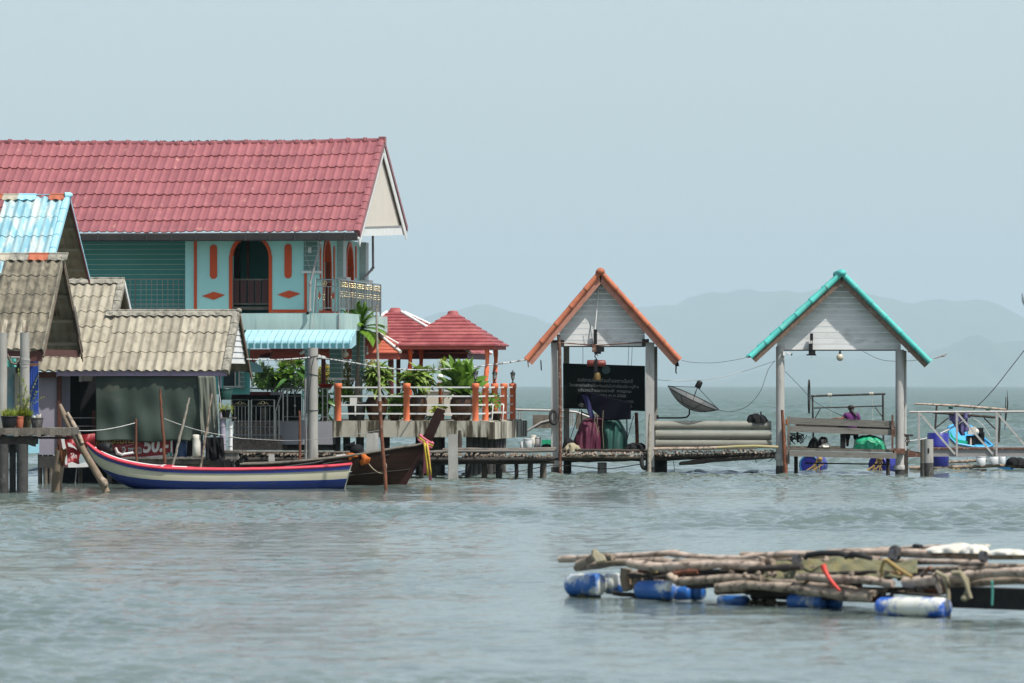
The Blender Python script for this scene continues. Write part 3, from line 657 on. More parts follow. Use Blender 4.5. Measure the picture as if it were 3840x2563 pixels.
part("diamond_ornament", MB().ppoly(SF, [(1247, 1110), (1252, 1096), (1257, 1110), (1252, 1122)], -.02, -.001), m_orange, house)
for x0, x1 in ((1264, 1276), (1349, 1360)):
    p0, p1 = sl(x0, 950)[0], sl(x1, 950)[0]; zc = zB + .96
    part("pillar", MB().box((p0, -.16, zc), (p1, -.001, zTop), SF), m_tealtile_lit, house)
    gl = MB(); z = zc + .12
    while z < zTop - .02: gl.box((p0 - .003, -.164, z), (p1 + .003, 0, z + .01), SF); z += .125
    part("grout_lines", gl, m_grout, house)
    part("pillar_cap", MB().box((p0 - .12, -.26, zc - .07), (p1 + .1, -.001, zc - .002), SF), m_white, house)
    part("pillar_base", MB().box((p0 + .05, -.12, zB), (p1 - .05, -.001, zc - .072), SF), m_teal, house)
part("wall_strip", MB().box((vN, -.015, zB), (vFr, -.002, zB + .075), SF), m_orange, house)
# recessed left part: lined siding wall, its balcony rail, side return
VR = VW + 1.3
sb = MB(); sb.pbox(HF_, 200, 880, 716, 1200, VR, VR + .1); part("recessed_wall", sb, m_tealshade, house)
gl = MB(); zz0 = HF_.l(400, 897, VR)[1]
for k in range(15): gl.box((HF_.l(200, 900, VR)[0], VR - .006, zz0 - k * .128 - .012), (HF_.l(714, 900, VR)[0], VR - .001, zz0 - k * .128), HF_)
part("siding_lines", gl, m_grout, house)
part("pilaster", MB().box((u7 - .19, VW + .02, zB), (u7 - .002, VR + .02, zTop), HF_), m_teal, house)
br = MB(); bv = VW + .35
for y, t in ((1048, 4.5), (1068, 2.6), (1140, 2.6), (1156, 4.5)):
    a = HF_.l(300, y, bv); b = HF_.l(699, y, bv); br.tube([HF_.w(a[0], bv, a[1]), HF_.w(b[0], bv, b[1])], t * .0033, 6)
k = 0
for i in range(21):
    x = 306 + i * 20.2
    for dx in ((0,) if i % 10 else (0, 1)):
        a = HF_.l(x, 1048, bv); b = HF_.l(x, 1158, bv); br.tube([HF_.w(a[0], bv, a[1]), HF_.w(a[0], bv, b[1])], .016 if i % 10 == 0 else .0085, 5)
    zc = HF_.l(x, 1083 + (i % 2) * 14, bv)[1]; br.ball(HF_.w(a[0], bv, zc), .018, 8); br.ball(HF_.w(a[0], bv, zc - .055), .014, 8)
rb = T("balcony_railing", "thin steel balustrade with small knobs on the shaded left balcony of the teal house", "railing", HF_.w(-6, bv, zB))
part("rail_bars", br, m_rail, rb)
# balcony slab wrapping round the corner
VB = .25; UB = HF_.l(1292, 1200, VB)[0]
zb1, zb0 = HF_.l(1273, 1175, VB)[1], HF_.l(1273, 1238, VB)[1]
slab = MB(); slab.box((HF_.l(650, 1200, VB)[0], VB, zb0), (UB, VW + 6.9, zb1), HF_)
part("balcony_slab", slab, m_paleband, house)
part("slab_pipe", MB().tube([HF_.w(UB - .14, VB - .03, zb0), HF_.w(UB - .14, VB - .03, zb1 + .02)], .014, 8), m_pvcgrey, house)
# front balustrade piece and long side balustrade
bal = T("balcony_balustrade", "polished steel and brass balustrade round the right corner balcony of the teal house", "railing", HF_.w(UB, VB, zb1))
fb = MB(); gb = MB(); zt_ = HF_.l(1220, 1049, VB)[1]; zm_ = HF_.l(1220, 1075, VB)[1]; zl_ = HF_.l(1220, 1156, VB)[1]
uA, uBq = HF_.l(1184, 1100, VB + .05)[0], HF_.l(1272, 1100, VB + .05)[0]
for z, r in ((zt_, .02), (zt_ - .06, .008), (zm_, .012), (zl_, .012)): fb.tube([HF_.w(uA, VB + .05, z), HF_.w(uBq, VB + .05, z)], r, 8)
for u in (uA, HF_.l(1257, 1, VB + .05)[0], uBq): fb.tube([HF_.w(u, VB + .05, zb1 - .01), HF_.w(u, VB + .05, zt_)], .022, 8)
for u in (uA + .07, (uA + uBq) / 2 - .09, (uA + uBq) / 2 + .02, uBq - .2): fb.tube([HF_.w(u, VB + .05, zl_), HF_.w(u, VB + .05, zm_)], .008, 6)
cx_ = HF_.l(1215, 1, VB + .05)[0]; zc_ = (zt_ + zm_) / 2 - .01
gb.tube([HF_.w(cx_ + .066 * math.cos(t * math.pi / 8), VB + .05, zc_ + .066 * math.sin(t * math.pi / 8)) for t in range(17)], .010, 6, cap=False)
gb.ball(HF_.w(cx_, VB + .05, zc_ - .01), .035, 8); gb.ball(HF_.w(cx_, VB + .05, zc_ + .028), .016, 8)
for u, zz in ((uA + .07, .45), ((uA + uBq) / 2 - .09, .5), ((uA + uBq) / 2 - .09, .38), ((uA + uBq) / 2 - .09, .62), (uBq - .2, .5)): gb.ball(HF_.w(u, VB + .05, zl_ + (zm_ - zl_) * zz), .018, 8)
vE = VW + 6.6; npan = 5
for z, r in ((zt_, .02), (zt_ - .05, .01), (zm_ + .005, .014), (zl_, .014), (zl_ + .32, .006)): fb.tube([HF_.w(uBq, VB + .08, z), HF_.w(uBq, vE, z)], r, 8)
L5 = (vE - VB - .08) / npan
for k in range(npan + 1): fb.tube([HF_.w(uBq, VB + .08 + k * L5, zb1 - .01), HF_.w(uBq, VB + .08 + k * L5, zt_)], .024, 8)
for k in range(npan):
    for j in range(5):
        v = VB + .08 + k * L5 + L5 * (j + .75) / 5.6
        fb.tube([HF_.w(uBq, v, zl_), HF_.w(uBq, v, zm_)], .018, 6)
        for i in range(3): gb.ball(HF_.w(uBq + .006, v, zt_ - .075 - i * .045), .024 - .004 * (i % 2), 8)
        for z in (.30, .355, .41): gb.ball(HF_.w(uBq + .006, v, zl_ + z), .018, 8, 1.0)
    v = VB + .08 + k * L5
part("rail_bars", fb, m_steel, bal); part("brass_ornament", gb, m_brass, bal)
# downpipes
def dpipe(pts, r, label=None):
    mb = MB(); mb.tube(pts, r, 10)
    for q in pts[1:-1]: mb.ball(q, r * 1.35, 10)
    return part("downpipe", mb, m_pvcgrey, house)
H = HF_
P3 = lambda x, y, v: H.p(x, y, v)
dpipe([P3(1201, 895, .1), P3(1201, 918, .1), P3(1163, 1062, .14), P3(1163, 1068, .14), P3(1163, 1165, .14), P3(1155, 1174, .1)], .032)
part("pipe_mouth", MB().tube([P3(1156, 1173, .1), P3(1152.5, 1176, .02)], .036, 12), m_black, house)
dpipe([P3(1398, 868, WH - .4), P3(1399, 1004, WH - .4), P3(1394, 1012, WH - .4), P3(1362, 1047, WH - .8)], .032)
el = MB(); el.pbox(HF_, 1155, 928, 1167, 949, VW - .07, VW - .025); part("meter_box", el, m_white, house)
el = MB(); el.tube([P3(1143, 900, VW - .05), P3(1148, 940, VW - .05), P3(1144, 955, VW - .05), P3(1155, 985, VW - .05), P3(1166, 1017, VW - .06)], .008, 6); part("wall_cable", el, m_whiterope, house)
el = MB(); el.tube([P3(1178, 1030, VB - .05), P3(1183, 1050, VB - .05), P3(1170, 1235, VB - .06), P3(1160, 1242, VB - .06)], .008, 6); part("wall_cable", el, m_whiterope, house)
# lower storey: pillars, dim room, strip wall at the left
zG = 1.4
for x0, x1, yt in ((1236, 1280, 1300), (1319, 1362, 1236)):
    tiled("porch_pillar", HF_, x0, yt, x1, 1418, 3.3, 3.62, 17.5, house)
    ua, zc = HF_.l(x0 - 8, 1417, 3.2); ub = HF_.l(x1 + 10, 1417, 3.2)[0]
    part("pillar_cap", MB().box((ua, 3.2, zc - .055), (ub, 3.7, zc), HF_), m_white, house)
    part("pillar_shaft", MB().box((ua + .14, 3.34, zG), (ub - .14, 3.56, zc - .056), HF_), m_paleband, house)
tiled("porch_pillar", HF_, 1143, 1300, 1160, 1600, 1.0, 1.2, 17.5, house)
lw = MB(); lw.pbox(HF_, 760, 1236, 935, 1480, VW + .6, VW + .7); part("lower_wall", lw, m_tealshade, house)
tiled("lower_panel", HF_, 898, 1320, 916, 1462, VW + .45, VW + .55, 17, house)
wf = MB(); wf.pbox(HF_, 880, 1320, 884, 1448, VW + .38, VW + .44); wf.pbox(HF_, 894, 1320, 899, 1452, VW + .36, VW + .44); wf.pbox(HF_, 838, 1448, 905, 1454, VW + .34, VW + .44)
w1 = part("lower_window", wf, m_rail, house)
gp = MB(); gp.pbox(HF_, 838, 1320, 880, 1448, VW + .44, VW + .445); part("window_pane", gp, m_glass, w1)
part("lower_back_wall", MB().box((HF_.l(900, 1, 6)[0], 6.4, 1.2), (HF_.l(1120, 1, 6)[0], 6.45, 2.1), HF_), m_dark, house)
# ---------------------------------------------------------------- shacks on the left
def gable_shack_roof(root, fr, u0, W, zE, zR, rows, pitch, amp, mat, matv, mund, nverge, tile=2, name="roof", barge=True, samp=7, vw=.14):
    rf = part(name, roof_sheets(fr, u0, 0, (0, zE), (W / 2, zR), rows, pitch, amp, "wave", tile, samp=samp), mat, root)
    part("rear_slope", roof_sheets(fr, u0, 0, (W, zE), (W / 2, zR), rows, pitch, amp, "wave", tile, samp=5), mund, rf)
    part("verge_tiles", verge_tiles(fr, .01, (0, zE), (W / 2, zR), nverge, vw, .09, .03), matv, rf)
    part("verge_tiles", verge_tiles(fr, .01, (W, zE), (W / 2, zR), nverge, vw, .05, .03), matv, rf)
    return rf
# --- blue roofed shack at the far left, behind
S2 = Frame(121, 182, 7); W2 = 4.6; z2E = S2.l(182, 1030, 0)[1]; z2R = S2.l(258, 738, W2 / 2)[1]
u2 = S2.l(-60, 900, 0)[0]
s2 = T("blue_roofed_shack", "old shack with a flaking pale blue corrugated roof, rising behind the darkest grey roof", "shack", S2.w(-1, 1, 0))
gable_shack_roof(s2, S2, u2, W2, z2E, z2R, 4, .19, .024, m_bluetile, m_bluecap, m_undercement, 6)
uu = lambda x: S2.l(x, 730, W2 / 2)[0]
for x0, x1, mt, lb in ((-60, 12, m_terracap, "orange ridge tile"), (13, 70, m_creamcap, "cream ridge tile"), (71, 137, m_bluecap, None), (187, 246, m_terracap, "orange ridge tile")):
    part("ridge_cap", fold_caps(S2, uu(x0), uu(x1), W2 / 2, z2R, (0, z2E), .17, .35), mt, s2, lb)
part("ridge_gap_strip", MB().beam(S2.w(uu(137), W2 / 2, z2R + .05), S2.w(uu(187), W2 / 2, z2R + .05), .05, .02), m_bluecap, s2)
part("ridge_end", MB().ball(S2.w(.0, W2 / 2, z2R + .03), .085, 14, .8).tube([S2.w(-.1, W2 / 2 - .05, z2R + .02), S2.w(.02, W2 / 2, z2R + .02)], .08, 12), m_bluecap, s2)
part("barge_board", rake(S2, .03, (W2, z2E - .05), (W2 / 2, z2R - .05), .03, .07, .02), m_maroon, s2)
part("barge_board", rake(S2, -.02, (0, z2E - .05), (W2 / 2, z2R - .05), .03, .10, .03), m_brownbarge, s2)
pl = MB()
for s in (.15, .4, .65, .88):
    v, w = W2 / 2 + W2 / 2 * (1 - s), z2E + (z2R - z2E) * s - .09; pl.beam(S2.w(-3, v, w), S2.w(-.05, v, w), .05, .06)
part("purlin", pl, m_undercement, s2)
part("wall", MB().box((u2, .5, .8), (-1.3, W2 - .5, z2E), S2), m_underside, s2)
# --- nearest grey roofed shack
S1 = Frame(117, 160, 7); W1 = 4.3; z1E = S1.l(160, 1312, 0)[1]; z1R = S1.l(236, 960, W1 / 2)[1]; u1_ = S1.l(-60, 1300, 0)[0]
s1 = T("dark_grey_shack", "mossy dark grey cement-roofed shack nearest the left edge, its open gable in shadow", "shack", S1.w(-1, 1, 0))
gable_shack_roof(s1, S1, u1_, W1, z1E, z1R, 5, .205, .026, m_darktile, m_darktile, m_undercement, 3, vw=.03)
lowr = roof_sheets(S1, u1_, S1.l(96, 1250, 0)[0], (-.01, z1E), (W1 / 2 * .31, z1E + (z1R - z1E) * .31), 1, .205, .026, "wave", 2, lift=.034)
part("replaced_sheets", lowr, m_greytile, s1, "newer pale cement roof sheets")
uu = lambda x: S1.l(x, 950, W1 / 2)[0]
for x0, x1, mt, lb in ((-60, 38, m_creamcap, "cream ridge tile"), (39, 109, m_greycap, None), (110, 183, m_terracap, "orange ridge tile"), (184, 257, m_greycap, None)):
    part("ridge_cap", fold_caps(S1, uu(x0), uu(x1), W1 / 2, z1R, (0, z1E), .19, .42, pitch=.19), mt, s1, lb)
part("barge_board", rake(S1, .02, (W1, z1E - .12), (W1 / 2, z1R - .02), .03, .10, .0), m_underside, s1)
part("barge_board", rake(S1, .045, (W1, z1E - .15), (W1 / 2, z1R - .10), .02, .05, .10), m_brownbarge, s1)
part("barge_board", rake(S1, .02, (0, z1E - .10), (W1 / 2, z1R - .05), .03, .07, .04), m_brownbarge, s1)
part("loose_sheet", MB().beam(S1.w(.09, W1 * .70, z1E + .95), S1.w(.09, W1 * .84, z1E + .30), .015, .16), m_oldwood, s1)
pl = MB()
for s in (.12, .36, .62, .85):
    v, w = W1 / 2 + W1 / 2 * (1 - s), z1E + (z1R - z1E) * s - .10; pl.beam(S1.w(-3, v, w), S1.w(-.05, v, w), .06, .07)
part("purlin", pl, m_undercement, s1)
part("tie_beam", MB().box((-.16, .1, z1E - .14), (-.04, W1 - .05, z1E + .01), S1), m_brown, s1)
part("collar_beam", MB().box((-.5, .9, z1E + .78), (-.44, W1 - .8, z1E + .95), S1), m_oldwood, s1)
part("eave_board", MB().box((u1_, .05, z1E - .26), (-.03, .11, z1E - .03), S1), m_brown, s1)
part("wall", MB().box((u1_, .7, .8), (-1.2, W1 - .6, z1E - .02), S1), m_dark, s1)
J = Frame(118.5, 0, 0)
bw = MB(); bw.pbox(J, 24, 1335, 56, 1640, 0, .05); part("wall_panel", bw, m_bluetile, s1, "pale blue wall panel")
bw = MB(); bw.pbox(J, 55, 1400, 72, 1640, -.06, -.01); part("door_frame", bw, m_creamcap, s1)
bw = MB(); bw.pbox(J, 104, 1330, 144, 1560, -.05, 0)
for k in range(5): bw.pbox(J, 108 + k * 8, 1332, 110 + k * 8, 1560, -.066, -.055)
part("blue_sheet", bw, M("cobalt blue sheet", (.02, .07, .36), (.03, .09, .42), rough=.5, sc=3, st=(1, 1, .5), tint=.1), s1)
bw = MB(); bw.pbox(J, 100, 1640, 146, 1700, -.05, .02); part("lower_panel", bw, m_bluecap, s1)

# --- lilac shack with the pale corrugated roofs
SC = Frame(124, 854, 7); WC = 3.0; zCE = SC.l(854, 1392, 0)[1]; zCR = SC.l(897, 1172, WC / 2)[1]; uC0 = SC.l(388, 1390, 0)[0]
sc_ = T("lilac_shack", "lilac stilt shack with pale cement roofs and a green tarp hung across its front", "shack", SC.w(-3, 1, .6))
rf = gable_shack_roof(sc_, SC, uC0, WC, zCE, zCR, 3, .213, .027, m_greytile, m_greycap, m_undercement, 5, vw=.17)
part("ridge_cap", fold_caps(SC, SC.l(400, 1165, WC / 2)[0], .02, WC / 2, zCR, (0, zCE), .16, .62, pitch=.213), m_greycap, sc_)
part("ridge_end", MB().ball(SC.w(0, WC / 2, zCR + .04), .075, 12, .8), m_greycap, sc_)
WD = 4.9; zDR = SC.l(462, 1052, WD / 2)[1]; uD1 = uC0; uD0 = SC.l(-30, 1390, 0)[0]
rows = 6
part("upper_roof", roof_sheets(SC, uD0, uD1 + .0, (0.0, zCE), (WD / 2, zDR), rows, .213, .027, "wave", 2), m_greytile, sc_)
part("upper_roof_rear", roof_sheets(SC, uD0, uD1, (WD, zCE), (WD / 2, zDR), rows, .213, .027, "wave", 2, samp=5), m_undercement, sc_)
part("verge_tiles", verge_tiles(SC, uD1 + .02, (WC / 2 + .1, zCR), (WD / 2, zDR), 3, .17, .09, .03), m_greycap, sc_)
part("upper_ridge", fold_caps(SC, uD0, uD1 + .02, WD / 2, zDR, (0, zCE), .16, .62, pitch=.213), m_greycap, sc_)
part("barge_board", rake(SC, uD1 + .04, (WD, zCE), (WD / 2, zDR - .03), .03, .12), m_white, sc_)
part("upper_gable", MB().prism([SC.w(uD1 - .3, WC / 2, zCR - .1), SC.w(uD1 - .3, WD - .2, zCR - .1), SC.w(uD1 - .3, WD / 2, zDR - .2)], SC.U * -.03), m_underside, sc_)
part("barge_board", rake(SC, .045, (WC + .12, zCE - .16), (WC / 2, zCR - .02), .03, .09), m_brownbarge, sc_)
part("barge_board", rake(SC, .02, (0, zCE - .02), (WC / 2, zCR - .03), .03, .07, .04), m_brownbarge, sc_)
sg = MB()
for k in range(8):
    z0 = zCE + .18 + k * .135; z1 = z0 + .128; 
    f = lambda z: (z - zCE) / (zCR - zCE)
    if f(z1) > .97: z1 = zCE + .96 * (zCR - zCE)
    a, b = WC / 2 * f(z0) + .06, WC - WC / 2 * f(z0) - .08; a1_, b1_ = WC / 2 * f(z1) + .06, WC - WC / 2 * f(z1) - .08
    if b1_ <= a1_: continue
    sg.prism([SC.w(-.04 + .012, a, z0), SC.w(-.04 + .012, b, z0), SC.w(-.045, b1_, z1), SC.w(-.045, a1_, z1)], SC.U * -.02)
part("gable_siding", sg, m_greyboard, sc_)
fz1 = zCE + .0; fz0 = SC.l(540, 1411, .07)[1]
part("fascia_board", MB().box((SC.l(212, 1400, .05)[0], .05, fz0), (-.03, .09, fz1), SC), m_purplefascia, sc_)
part("fascia_board", MB().box((SC.l(145, 1400, .10)[0], .10, fz0 - .04), (SC.l(211, 1400, .1)[0], .14, fz1 - .02), SC), m_brown, sc_, "dark red fascia board")
zD = SC.l(600, 1716, .3)[1]     # deck height
lw = MB(); lw.pbox(SC, 145, 1412, 214, 1706, .30, .36); part("front_wall", lw, m_lilac, sc_)
lw = MB(); lw.pbox(SC, 215, 1411, 226, 1706, .24, .40); part("corner_post", lw, m_brown, sc_)
lw = MB(); lw.pbox(SC, 228, 1411, 262, 1700, .9, .94); part("side_wall", lw, m_lilac, sc_)
lw = MB(); lw.pbox(SC, 226, 1400, 760, 1720, 2.5, 2.55); lw.pbox(SC, 262, 1412, 300, 1700, 1.7, 1.74)
part("back_wall", lw, m_dark, sc_)
lw = MB(); lw.pbox(SC, 296, 1411, 309, 1432, .55, .58); lw.pbox(SC, 312, 1411, 345, 1430, .55, .58); part("vent_panel", lw, m_greyboard, sc_)
lw = MB(); lw.pbox(SC, 345, 1540, 362, 1640, .5, .56); part("doorway_post", lw, m_brown, sc_)
for y in (1568, 1599): part("shelf_rail", MB().tube([SC.p(262, y, .45), SC.p(358, y, .45)], .012, 8), m_pvcgrey, sc_)
for x in (748, 803, 828): part("post", MB().tube([SC.p(x - 3, 1411, .25), SC.p(x + 3, 1712, .25)], .036, 10), m_lilac, sc_)
part("wall_base", MB().box((SC.l(146, 1, .3)[0], .3, zD - .25), (SC.l(330, 1, .3)[0], .5, zD + .02), SC), m_concdark, sc_)
# deck and its timbers
dk = MB()
for k in range(26):
    x = 455 + k * 15.4; dk.pbox(SC, x, 1716 - (k % 3), x + 14.4, 1722 + k % 2, .0, 1.6)
part("deck", dk, m_plank, sc_)
dk = MB(); dk.pbox(SC, 440, 1723, 800, 1741, .04, .12); dk.pbox(SC, 440, 1742, 805, 1757, .10, .18)
part("edge_beam", dk, m_oldwood, sc_)
dk = MB()
for k in range(13): dk.pbox(SC, 770 + k * 9.5, 1700 - k * .8, 778.5 + k * 9.5, 1722 + (k * 7) % 9, -.15, -.05)
part("side_deck", dk, m_plank, sc_)
dk = MB(); dk.pbox(SC, 775, 1690, 895, 1699, -.18, .9); part("step_deck", dk, m_oldwood, sc_)
for x in (520, 585, 655, 690, 720, 775, 800, 838, 872):
    p = MB(); p.tube([SC.p(x, 1735, .3 + (x % 3) * .2), SC.w(SC.l(x + 2, 1, .3)[0], .3 + (x % 3) * .2, -.6)], [.045, .05], 8, jit=.06); part("stilt", p, m_oldwood, sc_)
for x in (150, 170, 190, 300, 410, 470):
    p = MB(); p.tube([SC.p(x, 1690, .8), SC.w(SC.l(x + 2, 1, .8)[0], .8, -.6)], .055, 8, jit=.06); part("stilt", p, m_oldwood, sc_)
part("underdeck_shade", MB().box((SC.l(150, 1, 2)[0], 2.6, -.4), (SC.l(860, 1, 2)[0], 2.66, zD), SC), m_dark, sc_)  # black sheet added behind the stilts as the shade under the deck

# --- hanging tarps
def cloth(fr, x0, x1, yt, yb, v, fold=.05, nx=60, ny=30, seed=0, sag=0, lean=0, rag=0):
    rs = random.Random(seed); a, b, c, d = [rs.uniform(0, 6.28) for _ in range(4)]
    def fn(i, j):
        x = x0 + (x1 - x0) * i; yy = yb + sag * math.sin(math.pi * i) + rag * math.sin(i * 13 + a)
        y = yt + (yy - yt) * j
        d_ = fold * ((.25 + .75 * j) * (math.sin(i * 17 + a + j * 1.5) * .5 + math.sin(i * 31 + b - j * 3) * .25) + .5 * math.sin(j * 7 + i * 5 + c) * j * .6 + .35 * math.sin(i * 9 - j * 9 + d) * j)
        return fr.p(x + lean * j, y, v + d_)
    return MB().grid(nx, ny, fn, tint=.5)
def cloth_thing(name, label, cat, mb, mat, group=None):
    o = one(name, label, cat, mb, mat, group); md = o.modifiers.new("cloth thickness", 'SOLIDIFY'); md.thickness = .006; return o
def cloth_part(name, mb, mat, parent, label=None):
    o = part(name, mb, mat, parent, label); md = o.modifiers.new("cloth thickness", 'SOLIDIFY'); md.thickness = .006; return o
cloth_thing("green_tarp", "large faded dark green tarp hung across the lilac shack front", "tarp", cloth(SC, 359, 760, 1411, 1652, .13, .085, 90, 40, 4, sag=4, rag=3), m_tarpgreen)
cloth_thing("olive_tarp", "narrow pale olive tarp at the right end of the dark green one", "tarp", cloth(SC, 742, 808, 1411, 1634, .03, .07, 40, 30, 9, rag=3, lean=12), m_tarpgrey)
cloth_thing("black_cloth", "black cloth draped over the deck edge under the pale olive tarp", "cloth", cloth(SC, 768, 838, 1640, 1726, -.24, .10, 40, 24, 12, rag=5, lean=6), m_blackcloth)

# --- red banner with lettering
FONT = None
def text_mb(fr, s, x, y, hpx, v, th=.004, bold=0.0, width=None, slope=0.0, shear=0.0, align='LEFT', vfun=None):
    cu = bpy.data.curves.new("t", 'FONT'); cu.body = s; cu.size = 1; cu.offset = bold; cu.shear = shear; cu.align_x = align; cu.extrude = .01
    ob = bpy.data.objects.new("t", cu); COL.objects.link(ob); dg = bpy.context.evaluated_depsgraph_get(); dg.update()
    me = bpy.data.meshes.new_from_object(ob.evaluated_get(dg)); bpy.data.objects.remove(ob); bpy.data.curves.remove(cu)
    vs = [q.co.copy() for q in me.vertices]; fs = [tuple(p.vertices) for p in me.polygons]; bpy.data.meshes.remove(me)
    if not vs: return MB()
    w0 = max(q.x for q in vs) - min(q.x for q in vs); xm = min(q.x for q in vs); k = hpx / .72; kx = k if width is None else width / w0
    mb = MB(); out = []
    for q in vs:
        px = x + (q.x - xm) * kx; py = y - q.y * k + slope * (px - x)
        vv = v + (vfun(px, py) if vfun else 0) - (th if q.z > 0 else 0); out.append(fr.p(px, py, vv))
    return mb.add(out, fs, .5)
def bv_(px, py): return .03 * math.sin(px * .022 + 1) + .012 * math.sin(py * .06 + px * .01)
def bmap(x0, x1, yt0, yt1, yb0, yb1, v, nx=70, ny=18, wave=3):
    def fn(i, j):
        x = x0 + (x1 - x0) * i; t = yt0 + (yt1 - yt0) * i + wave * .5 * math.sin(i * 9); b = yb0 + (yb1 - yb0) * i + wave * math.sin(i * 11 + 1)
        y = t + (b - t) * j; return SC.p(x, y, v + bv_(x, y))
    return MB().grid(nx, ny, fn, tint=.5)
ban = T("price_banner", "red vinyl price banner with a big white 50, hanging under the green tarp", "banner", SC.p(500, 1740, 0))
BV = .32
def ban_b(x):  # bottom edge in the picture
    return 1744 - (x - 360) * .105 + 3 * math.sin((x - 360) / 290 * 11 + 1)
cloth_part("banner_sheet", bmap(352, 650, 1630, 1626, 1728, 1712, BV), m_bannerred, ban)
cloth_part("banner_edge", bmap(440, 650, 1735 - 8, 1702, 1735, 1712, BV - .012, wave=2), m_letterwhite, ban)
cloth_part("banner_edge", bmap(640, 647, 1636, 1636, 1710, 1710, BV - .02, 4, 10, 0), m_letterwhite, ban)
part("big_price", text_mb(SC, "50.-", 536, 1697, 55, BV - .02, bold=.035, slope=-.06, vfun=bv_, width=96, shear=.1), m_letterwhite, ban)
part("small_words", text_mb(SC, "2 ขวด", 456, 1703, 25, BV - .022, bold=.05, slope=-.05, vfun=bv_, width=74), m_letterwhite, ban)
part("small_words", text_mb(SC, "2 ขวด", 457, 1703, 24, BV - .034, bold=.0, slope=-.05, vfun=bv_, width=71), m_letterblack, ban)
part("yellow_words", text_mb(SC, "ชอคละปีกร -", 358, 1671, 24, BV - .022, bold=.06, slope=-.06, vfun=bv_, width=168), m_letterblack, ban)
part("yellow_words", text_mb(SC, "ชอคละปีกร -", 359, 1670, 23, BV - .034, bold=.01, slope=-.06, vfun=bv_, width=165), m_letteryellow, ban)
dt = MB()
for k in range(24): dt.box((SC.l(450 + k * 3.1, 1677 - k * .75, BV - .03)[0], BV - .05, SC.l(450 + k * 3.1, 1679 - k * .75, BV)[1]), (SC.l(451.3 + k * 3.1, 1, BV - .03)[0], BV - .04, SC.l(450, 1677.5 - k * .75, BV)[1]), SC)
part("dot_line", dt, m_letterwhite, ban)
lg = MB(); lg.pbox(SC, 627, 1698, 645, 1712, BV - .05, BV - .04); part("corner_logo", lg, m_letterteal, ban)
part("corner_logo_mark", text_mb(SC, "S", 631, 1710, 9, BV - .055), m_letterwhite, ban)
cb = T("drink_banner", "smaller crumpled red drink banner left of the white boat's bow", "banner", SC.p(290, 1760, 0))
def fn(i, j):
    x = 228 + 128 * i + 14 * j * (1 - i); y = 1640 - 14 * i + (112 - 4 * math.sin(i * 3)) * j; return SC.p(x, y, -.12 + .05 * math.sin(i * 14 + j * 4) + .04 * math.sin(j * 11 + i * 3))
cloth_part("banner_sheet", MB().grid(50, 40, fn, tint=.5), m_bannerred, cb)
part("drink_word", text_mb(SC, "โค้ก", 265, 1719, 16, -.24, bold=.02, width=23), m_letterwhite, cb)
sw_ = MB(); sw_.ppoly(SC, [(228, 1640), (240, 1641), (244, 1666), (250, 1690), (253, 1750), (247, 1752)], -.21, -.20); sw_.ppoly(SC, [(253, 1660), (262, 1662), (280, 1676), (289, 1688), (276, 1680), (256, 1675)], -.22, -.21)
part("white_swoosh", sw_, m_letterwhite, cb)
sw_ = MB(); sw_.ppoly(SC, [(300, 1705), (318, 1698), (326, 1712), (322, 1748), (300, 1750), (296, 1725)], -.22, -.21); part("glass_picture", sw_, m_glass if False else m_boatgrey, cb)
sw_ = MB(); sw_.ppoly(SC, [(255, 1738), (270, 1733), (292, 1742), (318, 1734), (334, 1744), (330, 1752), (256, 1754)], -.225, -.215); part("ice_picture", sw_, m_letterwhite, cb)
part("banner_stand", MB().tube([SC.p(288, 1750, -.1), SC.p(281, 1822, -.1)], .012, 6), m_pvcgrey, cb)
# things on the shack's deck
def bucket(name, label, fr, cx, y0, y1, wt, wb, v, mat, cat="pot", rim=True, group=None, soil=False):
    """flower pot / tub: y0 top, y1 bottom, widths in picture"""
    k = v0_scale(fr, v); b = fr.p(cx, y1, v); h = (y1 - y0) * k; r1, r0 = wt / 2 * k, wb / 2 * k
    prof = [(r0 * .96, 0), (r0, .01), (r0 + (r1 - r0) * .85, h * .86)] + ([(r1 * .96, h * .87), (r1 * 1.02, h * .88), (r1 * 1.02, h)] if rim else [(r1, h)]) + [(r1 * .9, h), (r1 * .85, h * .85), (.001, h * .84)]
    root = T(name, label, cat, b, group)
    part("body", MB().lathe(b, prof, 24), mat, root)
    if soil: part("soil", MB().lathe(b, [(r1 * .86, h * .86), (r1 * .5, h * .9), (.001, h * .9)], 16), m_soil, root)
    return root
bucket("tub", "dark blue plastic tub on the shack deck right of the price banner", SC, 681, 1655, 1714, 44, 38, .35, M("dark blue tub", (.015, .05, .12), (.02, .06, .15), rough=.5, tint=0), "tub")
sk = MB(); sk.lathe(SC.p(737, 1714, .1), [(.07, 0), (.10, .03), (.095, .25), (.09, .42), (.10, .50), (.07, .52), (.001, .51)], 16)
one("white_bundle", "white wrapped cylindrical bundle standing on the deck below the tarps", "bundle", sk, m_sack)
for x, y0, r, lab in ((837, 1572, .066, "thicker lilac pipe upright tied with rope beside the steel gate"), (865, 1580, .046, "thinner lilac pipe upright right beside the thicker one")):
    st = T("upright_pipe", lab, "pipe", SC.p(x, 1692, -.1), "upright pipes by the gate")
    p = MB(); p.tube([SC.p(x, 1692, -.1), SC.p(x, y0, -.1)], r, 14); part("tube", p, m_lilac if r > .05 else m_white, st)
    p = MB()
    for k in range(3):
        c = SC.p(x, y0 + 26 + k * 34, -.1); p.tube([c + Vector((math.cos(t * .785) * (r + .008), math.sin(t * .785) * (r + .008), .01 * math.sin(t + k))) for t in range(9)], .006, 5, cap=False)
    part("rope_turns", p, m_whiterope, st)
